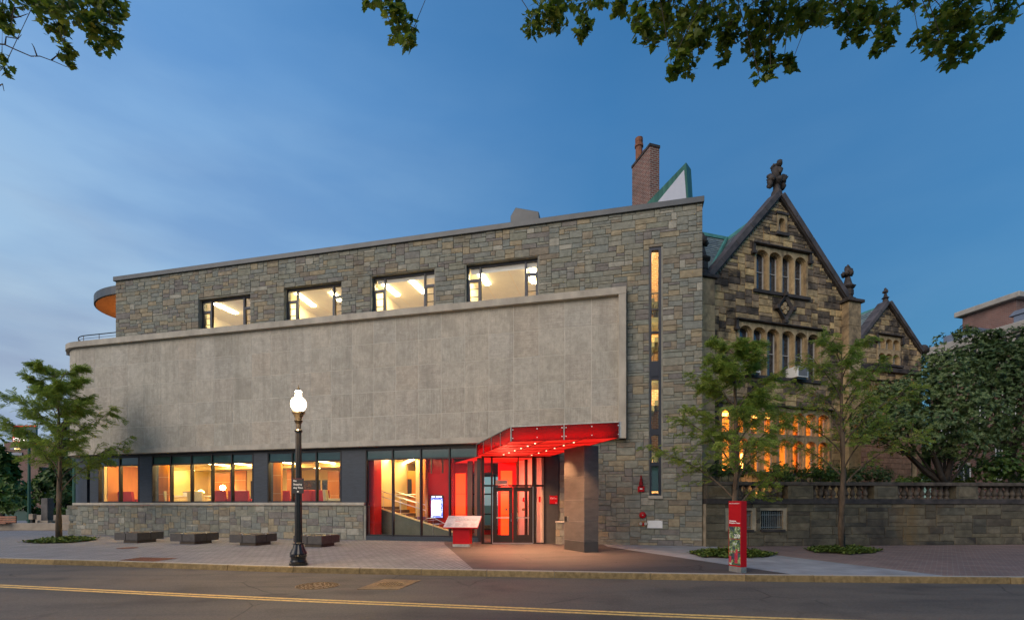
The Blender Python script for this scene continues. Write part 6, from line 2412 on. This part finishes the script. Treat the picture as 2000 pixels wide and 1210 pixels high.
def crown_tree(name, base, label, cat, blobs, leaf, mat, n, size, trunk_r=.2, trunk_mat='darkbark', fork=None, seed=1, shell=.62, whorl=5, group=None, flat=.0):
    r = random.Random(seed)
    t = thing(name, base, label, cat, group)
    tr = MB()
    ctr = sum((b[0] for b in blobs), Vector((0, 0, 0))) / len(blobs)
    fk = fork or (base + (ctr - base) * .35)
    tr.tube([base, base.lerp(fk, .5) + Vector((r.uniform(-.05, .05), 0, 0)), fk], [trunk_r * 1.15, trunk_r * .95, trunk_r * .85], 9)
    for bi, (c, rr) in enumerate(blobs):
        tk = trunk_r * (1.0 if bi < 3 else .45)
        mid = fk.lerp(c, .5) + Vector((r.uniform(-.25, .25), r.uniform(-.25, .25), r.uniform(-.2, .2)))
        tr.tube([fk + Vector((r.uniform(-.3, .3) * trunk_r, 0, -.05)), fk.lerp(mid, .5) + Vector((0, 0, -.12)), mid, c], [tk * .66, tk * .52, tk * .36, tk * .08], 6)
    tr.build('trunk', M[trunk_mat], t, smooth=True)
    fo = MB()
    vol = [rr[0] * rr[1] + rr[1] * rr[2] + rr[0] * rr[2] for c, rr in blobs]
    tot = sum(vol)
    for (c, rr), vv in zip(blobs, vol):
        for k in range(int(n * vv / tot)):
            d = rdir(r)
            if d.z < -.3 and r.random() < .5: d.z = -d.z * .5
            q = shell + (1.06 - shell) * r.random() ** .6
            nz_ = noise.noise(d * 2.3 + c) * .22
            p = c + Vector((d.x * rr[0], d.y * rr[1], d.z * rr[2])) * (q + nz_)
            if noise.noise(p * 1.7 + Vector((seed, 0, 0))) < -.26: continue
            out = (d + Vector((0, 0, .35))).normalized()
            out = (out + rdir(r) * .5).normalized()
            a0 = r.uniform(0, 6.28)
            ax = out.cross(Vector((.3, .2, 1))).normalized()
            ay = out.cross(ax)
            for w in range(whorl):
                a = a0 + 2 * math.pi * w / whorl
                dd = (ax * math.cos(a) + ay * math.sin(a)) * .9 + out * r.uniform(.15, .6)
                put_leaf(fo, leaf, p, dd, out, size * r.uniform(.7, 1.2))
    fo.build('crown', M[mat], t, kind='stuff')
    return t


def B(x, y, Y, rx, rz=None, ry=None):
    """a clump of foliage measured on the photograph: pixel centre, depth, pixel radii"""
    s = Y / FPX
    return (at(x, y, Y), (rx * s, (ry if ry else rx * s * .9), (rz or rx) * s))


mg = [B(1800, 845, 19.0, 72, 45), B(1880, 815, 19.4, 72, 62), B(1728, 822, 19.5, 58, 44), B(1812, 770, 19.9, 54, 52), B(1858, 745, 20.2, 54, 54),
      B(1828, 708, 20.6, 28, 22), B(1752, 788, 20, 26, 20), B(1695, 848, 19.4, 32, 26), B(1745, 772, 19.8, 40, 30), B(1925, 850, 19.4, 36, 32), B(1845, 672, 20.8, 20, 22), B(1872, 868, 19.0, 50, 34)]
crown_tree('magnolia_tree', Vector((at(1848, 985, 19.3).x, 19.3, 1.4)), 'broad dark glossy tree forking low behind the balustrade', 'tree', mg, 'oval', 'magnolia', 6000, .115,
           trunk_r=.21, fork=at(1846, 945, 19.3), seed=3, whorl=6)
dk = [B(1960, 770, 22, 70, 95), B(1985, 690, 22.5, 60, 48), B(1930, 720, 22.5, 42, 50), B(1900, 690, 23, 32, 30), B(2050, 760, 22.5, 75, 90), B(1985, 850, 21.5, 50, 34), B(1886, 655, 23.2, 20, 18), B(1930, 660, 23, 26, 16)]
crown_tree('evergreen_tree', Vector((at(1985, 985, 22).x, 22, 1.4)), 'dark dense tree filling the right edge beside the brick building', 'tree', dk, 'oval', 'darkleaf', 5500, .13, trunk_r=.2, seed=5, whorl=6)


def shrub(x, y, Y, rx, rz, mat, label, n, seed, leaf='oval', size=.09, zb=1.45):
    c, rr = B(x, y, Y, rx, rz)
    base = Vector((c.x, c.y, zb))
    rr = (rr[0], min(rr[1], .7), rr[2])
    bl = [(c, rr), (c + Vector((-rr[0] * .5, -.1, -rr[2] * .25)), (rr[0] * .6, rr[1] * .7, rr[2] * .7)), (c + Vector((rr[0] * .5, -.1, -rr[2] * .3)), (rr[0] * .6, rr[1] * .7, rr[2] * .65))]
    return crown_tree('shrub', base, label, 'shrub', bl, leaf, mat, n, size, trunk_r=.04, seed=seed, shell=.45, group='shrubs on the terrace')


shrub(1533, 922, 18.9, 32, 24, 'shrub', 'rounded bright green shrub standing on the terrace left of the plain pedestal', 420, 31)
shrub(1606, 925, 19.0, 40, 24, 'shrub', 'dark green shrub on the terrace directly above the plain pedestal', 480, 32)
shrub(1690, 928, 19.2, 44, 26, 'darkleaf', 'darkest bluish shrub on the terrace right of the bare trunk', 480, 33)
shrub(1772, 938, 19.4, 26, 10, 'shrub', 'low narrow shrub under the stone wing wall', 260, 34)
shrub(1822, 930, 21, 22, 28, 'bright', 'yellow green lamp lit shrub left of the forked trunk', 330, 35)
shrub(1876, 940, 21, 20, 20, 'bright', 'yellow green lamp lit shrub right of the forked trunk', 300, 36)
shrub(1962, 912, 20, 56, 38, 'shrub', 'spreading fresh green shrub at the right end above the balustrade', 700, 37, leaf='small', size=.12)
shrub(1425, 915, 18.5, 40, 16, 'shrub', 'low shrub on the terrace behind the young tree and sign pillar', 300, 38)
shrub(1856, 905, 22, 26, 28, 'shrub', 'green shrub in the gap behind the forked trunk', 330, 39)

# ground cover beds round the trees


def bed(pts, label_, seed, n):
    """dense low plants inside a polygon measured on the ground"""
    r = random.Random(seed)
    P = [ground(*p) for p in pts]
    cx = sum((p for p in P), Vector()) / len(P)
    so = MB().add([(p.x, p.y, .012) for p in P], (tuple(range(len(P))),)).build('planting_soil', M['soil'], None, kind='structure')
    m = MB()
    for k in range(n):
        i = r.randrange(len(P))
        a, b = r.random(), r.random()
        if a + b > 1: a, b = 1 - a, 1 - b
        p = cx + ((P[i] - cx) * a + (P[(i + 1) % len(P)] - cx) * b) * r.choice((.8, .95, 1.08))
        if noise.noise(p * 2.2) < -.18: continue
        hgt = .03 + .14 * r.random() * max(.1, 1 - (a + b) ** 3)
        for w in range(4):
            an = r.uniform(0, 6.28)
            put_leaf(m, 'small', Vector((p.x, p.y, .012 + hgt * r.random())), Vector((math.cos(an), math.sin(an), r.uniform(.0, .9))), Vector((0, 0, 1)), r.uniform(.06, .13))
    m.build('ground_cover', M['cover'], None, kind='stuff')


bed([(1345, 1080), (1375, 1088.5), (1440, 1090), (1500, 1087.5), (1512, 1083), (1480, 1077), (1420, 1074.5), (1375, 1076)], 1, 51, 1500)
bed([(1572, 1073), (1600, 1080), (1660, 1082.5), (1705, 1080), (1716, 1075.5), (1690, 1070.5), (1640, 1068.5), (1600, 1070)], 2, 52, 1500)
bed([(42, 1059), (80, 1061), (130, 1060), (175, 1056), (193, 1051.5), (150, 1050), (90, 1053)], 3, 53, 1500)

# ------------------------------------------------------------------ maples whose boughs hang into the top of the picture


def maple(base, trunk_top, clumps, label, seed, twigs=()):
    r = random.Random(seed)
    t = thing('maple_tree', base, label, 'tree', 'maples overhanging the street')
    tr = MB()
    tr.tube([base, base.lerp(trunk_top, .5) + Vector((.1, .05, 0)), trunk_top], [.34, .28, .2], 10)
    tr.build('trunk', M['darkbark'], t, smooth=True)
    br = MB()
    leaves = []
    for (x_, y_, rx, ry) in clumps:
        Y = r.uniform(7.8, 9.6)
        c = at(x_, y_, Y)
        ax_, az_ = rx * Y / FPX, ry * Y / FPX
        start = at(x_ + r.uniform(-90, 90), min(y_ - ry, -25) - 30, Y + .5)
        q1 = trunk_top.lerp(start, .45) + Vector((0, 0, 2.0))
        br.tube([trunk_top, trunk_top.lerp(q1, .5) + Vector((0, 0, .5)), q1, start, c + Vector((0, 0, az_ * .4)), c - Vector((0, 0, az_ * .3))], [.10, .08, .05, .016, .006, .003], 4)
        n = int(rx * ry * math.pi / 30) + 6
        for k in range(n):
            while True:
                a, b, e = r.uniform(-1, 1), r.uniform(-1, 1), r.uniform(-1, 1)
                if a * a + b * b + e * e < 1: break
            p = c + Vector((a * ax_, e * ax_ * .8, b * az_))
            if noise.noise(p * 4.5) < -.22 and r.random() < .8: continue
            if k % 6 == 0:
                br.tube([c + Vector((a * ax_ * .2, 0, az_ * .3)), p + Vector((0, 0, .02))], [.005, .003], 3)
            leaves.append((p, Vector((r.uniform(-1, 1), r.uniform(-1, 1), r.uniform(-1.1, .1))), (Vector((r.uniform(-.7, .7), r.uniform(-1.0, .3), .8))).normalized(), r.uniform(.07, .15)))
    for tw_ in twigs:
        br.tube([at(x_, y_, 8.4) for x_, y_ in tw_], [.012 - .008 * k / (len(tw_) - 1) for k in range(len(tw_))], 5)
    br.build('branches', M['darkbark'], t)
    r.shuffle(leaves)
    vis = [l for l in leaves if l[0].z < 1.5 + 1.043 * l[0].y + .05]
    hid = [l for l in leaves if not l[0].z < 1.5 + 1.043 * l[0].y + .05]
    vis.sort(key=lambda l: -l[3] / l[0].y)
    v, f = TPL['maple']
    if 'maple_leaf_mesh' not in M:
        me = bpy.data.meshes.new('leaf')
        me.from_pydata(v, [], f)
        me.materials.append(M['maple'])
        M['maple_leaf_mesh'] = me
    og = origin(t)
    for p, d, up, s_ in vis[:300]:
        x2 = d.normalized()
        y2 = up.cross(x2).normalized()
        z2 = x2.cross(y2)
        o = bpy.data.objects.new('leaf', M['maple_leaf_mesh'])
        COL.objects.link(o)
        o.parent = t
        o.location = p - og
        o.rotation_euler = Matrix((x2, y2, z2)).transposed().to_euler()
        o.scale = (s_, s_, s_)
    m = MB()
    for p, d, up, s_ in vis[300:] + hid: put_leaf(m, 'maple', p, d, up, s_)
    m.build('foliage', M['maple'], t, kind='stuff')
    return t


maple(Vector((-8.5, -2.5, 0)), Vector((-8.2, -2.2, 6.0)),
      [(215, 40, 22, 50), (195, 80, 28, 24), (205, 8, 34, 20), (160, 12, 40, 20), (130, 18, 36, 20), (100, 30, 30, 26), (90, 8, 34, 14), (112, 62, 22, 22), (126, 92, 16, 22), (134, 118, 10, 12),
       (8, 30, 22, 24), (15, 52, 14, 14), (22, 60, 12, 7), (4, 108, 7, 10), (10, 132, 12, 14), (180, 48, 18, 20), (150, 34, 16, 10), (745, 8, 32, 9), (715, 4, 12, 6), (775, 30, 22, 26), (790, 55, 24, 28), (800, 80, 18, 14), (772, 70, 14, 14), (40, -25, 60, 20), (180, -30, 70, 25), (760, -25, 40, 18)],
      'maple whose boughs hang into the upper left corner and the top left of centre', 61,
      [[(-30, 84), (8, 87), (30, 97), (60, 110), (78, 110), (105, 120), (128, 130), (138, 130)], [(10, 87), (12, 72), (35, 76), (42, 68)], [(72, 109), (66, 92), (62, 85)], [(100, 118), (112, 108), (116, 98)], [(20, 36), (38, 33), (55, 27)], [(22, 32), (30, 15), (48, 20), (52, 6)], [(-5, 170), (5, 164), (8, 178)]])
maple(Vector((9.0, -3.0, 0)), Vector((8.6, -2.6, 6.2)),
      [(1042, 45, 26, 24), (1062, 22, 30, 20), (1085, 40, 26, 24), (1085, 8, 34, 14), (1140, 10, 26, 10), (1136, 50, 20, 20), (1142, 36, 16, 14), (1165, 2, 20, 6), (1210, 8, 22, 12), (1245, 20, 24, 20), (1258, 55, 22, 26), (1278, 70, 20, 22), (1290, 40, 30, 30), (1315, 8, 60, 18),
       (1330, 75, 30, 30), (1322, 110, 22, 24), (1342, 125, 24, 22), (1312, 138, 14, 14), (1350, 50, 40, 40), (1372, 80, 16, 26), (1400, 25, 50, 34), (1416, 80, 16, 20), (1412, 112, 16, 14), (1428, 52, 24, 30), (1460, 70, 24, 24), (1485, 95, 26, 26), (1500, 120, 24, 22),
       (1532, 120, 18, 20), (1545, 130, 10, 10), (1482, 148, 12, 12), (1505, 142, 16, 14), (1500, 45, 40, 36), (1540, 55, 20, 20), (1545, 25, 50, 26), (1590, 25, 30, 22), (1572, 38, 18, 12), (1630, 14, 40, 22), (1650, 35, 20, 20), (1662, 60, 18, 22), (1680, 65, 14, 14), (1688, 25, 26, 28), (1720, 18, 26, 18),
       (1735, 40, 22, 24), (1728, 75, 20, 22), (1722, 98, 14, 14), (1715, 88, 12, 14), (1775, 6, 14, 8), (1880, 15, 44, 20), (1850, 35, 30, 20), (1820, 60, 26, 18), (1795, 80, 18, 14), (1870, 70, 36, 24), (1840, 85, 30, 14), (1865, 105, 26, 18), (1855, 122, 12, 8), (1900, 80, 20, 20), (1930, 40, 28, 22), (1960, 15, 28, 16), (1945, 60, 14, 12), (1975, 30, 10, 10),
       (1350, -25, 90, 25), (1500, -30, 90, 30), (1650, -30, 90, 30), (1100, -25, 60, 20), (1880, -30, 90, 25)],
      'maple whose leafy boughs hang across the top right of the sky', 62)

# ------------------------------------------------------------------ plaza and far things at the left
pw0 = MB()
for (xa, xb, ya, yb, dz) in ((-40, 143, 1021, 1035, 0), (145, 176, 1022, 1036, .02)):
    a, b = ground(xa, yb), ground(xb, yb)
    zt = H - (ya - 985) / FPX * a.y
    o = MB().box(a.x, b.x, a.y, a.y + .5, 0, zt + dz).build('planter_wall', M['planter'], None, bevel=.02)
    tag(o, 'long low pale concrete planter wall across the plaza' if xb < 144 else 'short end block of the planter wall beside the stone corner', 'wall')
o = MB().box(at(58, 985, 33).x, at(185, 985, 33).x, 33, 33.4, 0, H - 20 / FPX * 33).build('planter_wall', M['planter'], None, bevel=.02)
tag(o, 'farther pale concrete wall behind the dark post', 'wall')
hd = MB()
rr_ = random.Random(77)
for k in range(1500):
    p = Vector((rr_.uniform(at(64, 985, 35).x, at(190, 985, 35).x), 35 + rr_.uniform(-.4, .4), rr_.uniform(.2, 1.25)))
    for w in range(3): put_leaf(hd, 'small', p, rdir(rr_), rdir(rr_), rr_.uniform(.12, .22))
hd = hd.build('hedge', M['shrub'])
tag(hd, 'clipped green hedge behind the farther plaza wall', 'hedge')
o = MB().box(at(62, 985, 40).x, at(88, 985, 40).x, 40, 40.3, 0, H - 2 / FPX * 40).build('brick_wall', M['redbrick'], None, uv=True)
tag(o, 'low red brick wall beyond the hedge', 'wall')
wb = thing('wooden_bench', at(14, 1020, 28.6), 'reddish wooden bench back on the planter wall at the left edge', 'bench')
xa, xb = at(-20, 985, 28.6).x, at(31, 985, 28.6).x
for k in range(3):
    MB().box(xa, xb, 28.6, 28.66, H - (1019 - 4.2 * k - 985) / FPX * 28.6, H - (1015.6 - 4.2 * k - 985) / FPX * 28.6).build('slat', M['benchwood'], wb)
MB().box(xa, xb, 28.0, 28.58, .40, .47).build('seat', M['benchwood'], wb)
for a in (xa + .2, xb - .1): MB().box(a - .03, a + .03, 28.66, 28.72, .0, .85).build('support', M['black'], wb)
tb_ = thing('bin', at(60, 1020, 28.9), 'small pale topped bin on the planter wall', 'bin')
a, b = at(55.5, 985, 28.9).x, at(64, 985, 28.9).x
MB().box(a, b, 28.9, 29.15, .62, .95).build('bin_top', M['planter'], tb_, bevel=.02)
MB().box(a + .06, b - .06, 28.93, 29.12, .0, .62).build('bin_post', M['black'], tb_)
for x_, y0, w, lab in ((57, 868, .085, 'slim dark green lamp pole left of the young tree'), (146.5, 880, .14, 'dark green pole between the young tree and the stone corner')):
    p = at(x_, 985, 30)
    t = thing('lamp_pole', Vector((p.x, 30, 0)), lab, 'pole', 'green poles on the plaza')
    zt = H + (985 - y0) / FPX * 30
    MB().lathe(Vector((p.x, 30, 0)), [(w * 1.5, 0), (w * 1.5, .3), (w, .35), (w * .8, zt)], 12).build('pole', M['post_green'], t)
    MB().lathe(Vector((p.x, 30, zt)), [(w * .9, 0), (w * 1.4, .06), (w * 1.1, .16), (w * .3, .24)], 12).build('cap', M['post_green'], t)
p = at(92.5, 985, 29.5)
t = thing('stone_post', Vector((p.x, 29.5, 0)), 'thick grey post on a square foot behind the young tree', 'post')
MB().box(p.x - .20, p.x + .20, 29.3, 29.7, .55, 1.9).build('shaft', M['greytrunk'], t, bevel=.03)
MB().box(p.x - .33, p.x + .33, 29.2, 29.8, 0, .55).build('foot', M['planter'], t, bevel=.03)

far = [('deciduous_tree', [B(1840, 890, 33, 60, 50), B(1800, 900, 33, 40, 40), B(1900, 870, 34, 40, 60)], 'shrub', 'green tree in the gap between the stone wing and the brick building', 900, .3),
       ('deciduous_tree', [B(0, 925, 36, 28, 46), B(-35, 905, 36, 42, 60), B(18, 960, 35, 30, 26), B(30, 985, 34, 26, 16)], 'shrub', 'green tree mass at the left edge behind the bench', 1300, .34),
       ('deciduous_tree', [B(160, 850, 44, 36, 62), B(185, 900, 44, 40, 60), B(150, 930, 42, 30, 30)], 'darkleaf', 'dark tall tree behind the rounded building corner', 1200, .42),
       ('deciduous_tree', [B(110, 950, 42, 40, 26), B(150, 965, 41, 36, 22), B(75, 960, 42, 22, 22)], 'shrub', 'low bushy tree behind the grey post', 800, .32),
       ('deciduous_tree', [B(132, 900, 60, 24, 36), B(110, 935, 60, 26, 24)], 'darkleaf', 'distant tree between the hotel and the building corner', 600, .5)]
for k, (nm, bl2, mt, lab, n, sz) in enumerate(far):
    c = sum((b[0] for b in bl2), Vector()) / len(bl2)
    crown_tree(nm, Vector((c.x, c.y, 0)), lab, 'tree', bl2, 'small', mt, n, sz, trunk_r=.2, seed=80 + k, whorl=5, group='background trees')

# stepped hotel block far away with its roof sign
hY = 150.0
hx = lambda x_: at(x_, 985, hY).x
hz_ = lambda y_: H + (985 - y_) / FPX * hY
hotel = thing('hotel_building', Vector((hx(40), hY, 0)), 'distant stepped brick hotel with lit windows and a roof sign', 'building')
for xa, xb, ya, d in ((8, 130, 862, 0), (20, 130, 880, -4), (30, 130, 915, -8)):
    MB().box(hx(xa), hx(xb), hY + d, hY + 24, 0, hz_(ya)).build('hotel_block', M['redbrick'], hotel, uv=True)
for k, (xa, xb, ya, yb, d) in enumerate(((22, 50, 874, 880, 0), (26, 70, 886, 891, -4), (14, 36, 902, 907, -4), (30, 70, 921, 926, -8), (30, 70, 943, 949, -8), (30, 70, 962, 967, -8))):
    MB().box(hx(xa), hx(xb), hY + d - .3, hY + d - .05, hz_(yb), hz_(ya)).build('window_band', M['zinc'], hotel)
    MB().box(hx(xa + 9), hx(xa + 20), hY + d - .4, hY + d - .31, hz_(yb - 1), hz_(ya + 1)).build('lit_window', emit('far_window', (1, .62, .22), 2.2) if 'far_window' not in bpy.data.materials else bpy.data.materials['far_window'], hotel)
hs = thing('rooftop_sign', Vector((hx(40), hY, hz_(862))), 'dark rooftop sign board with a red rim and lit white letters', 'sign')
MB().box(hx(21), hx(64), hY + 1, hY + 1.6, hz_(861), hz_(829)).build('sign_board', M['spandrel'], hs)
m = MB().box(hx(20.2), hx(65), hY + .7, hY + 1.0, hz_(831.5), hz_(829.5)).box(hx(20.2), hx(21.4), hY + .7, hY + 1.0, hz_(861), hz_(831.6)).box(hx(20.2), hx(65), hY + .7, hY + 1.0, hz_(862.5), hz_(861))
m.build('red_rim', emit('neon_red', (1, .03, .05), .5), hs)
text('lettering', 'HYATT', 1.45, emit('sign_white', (1, .86, .78), 2.2), hs, Vector((hx(22.4), hY + .5, hz_(860.4))), (1, 0, 0), (0, 0, 1), bold=.03)
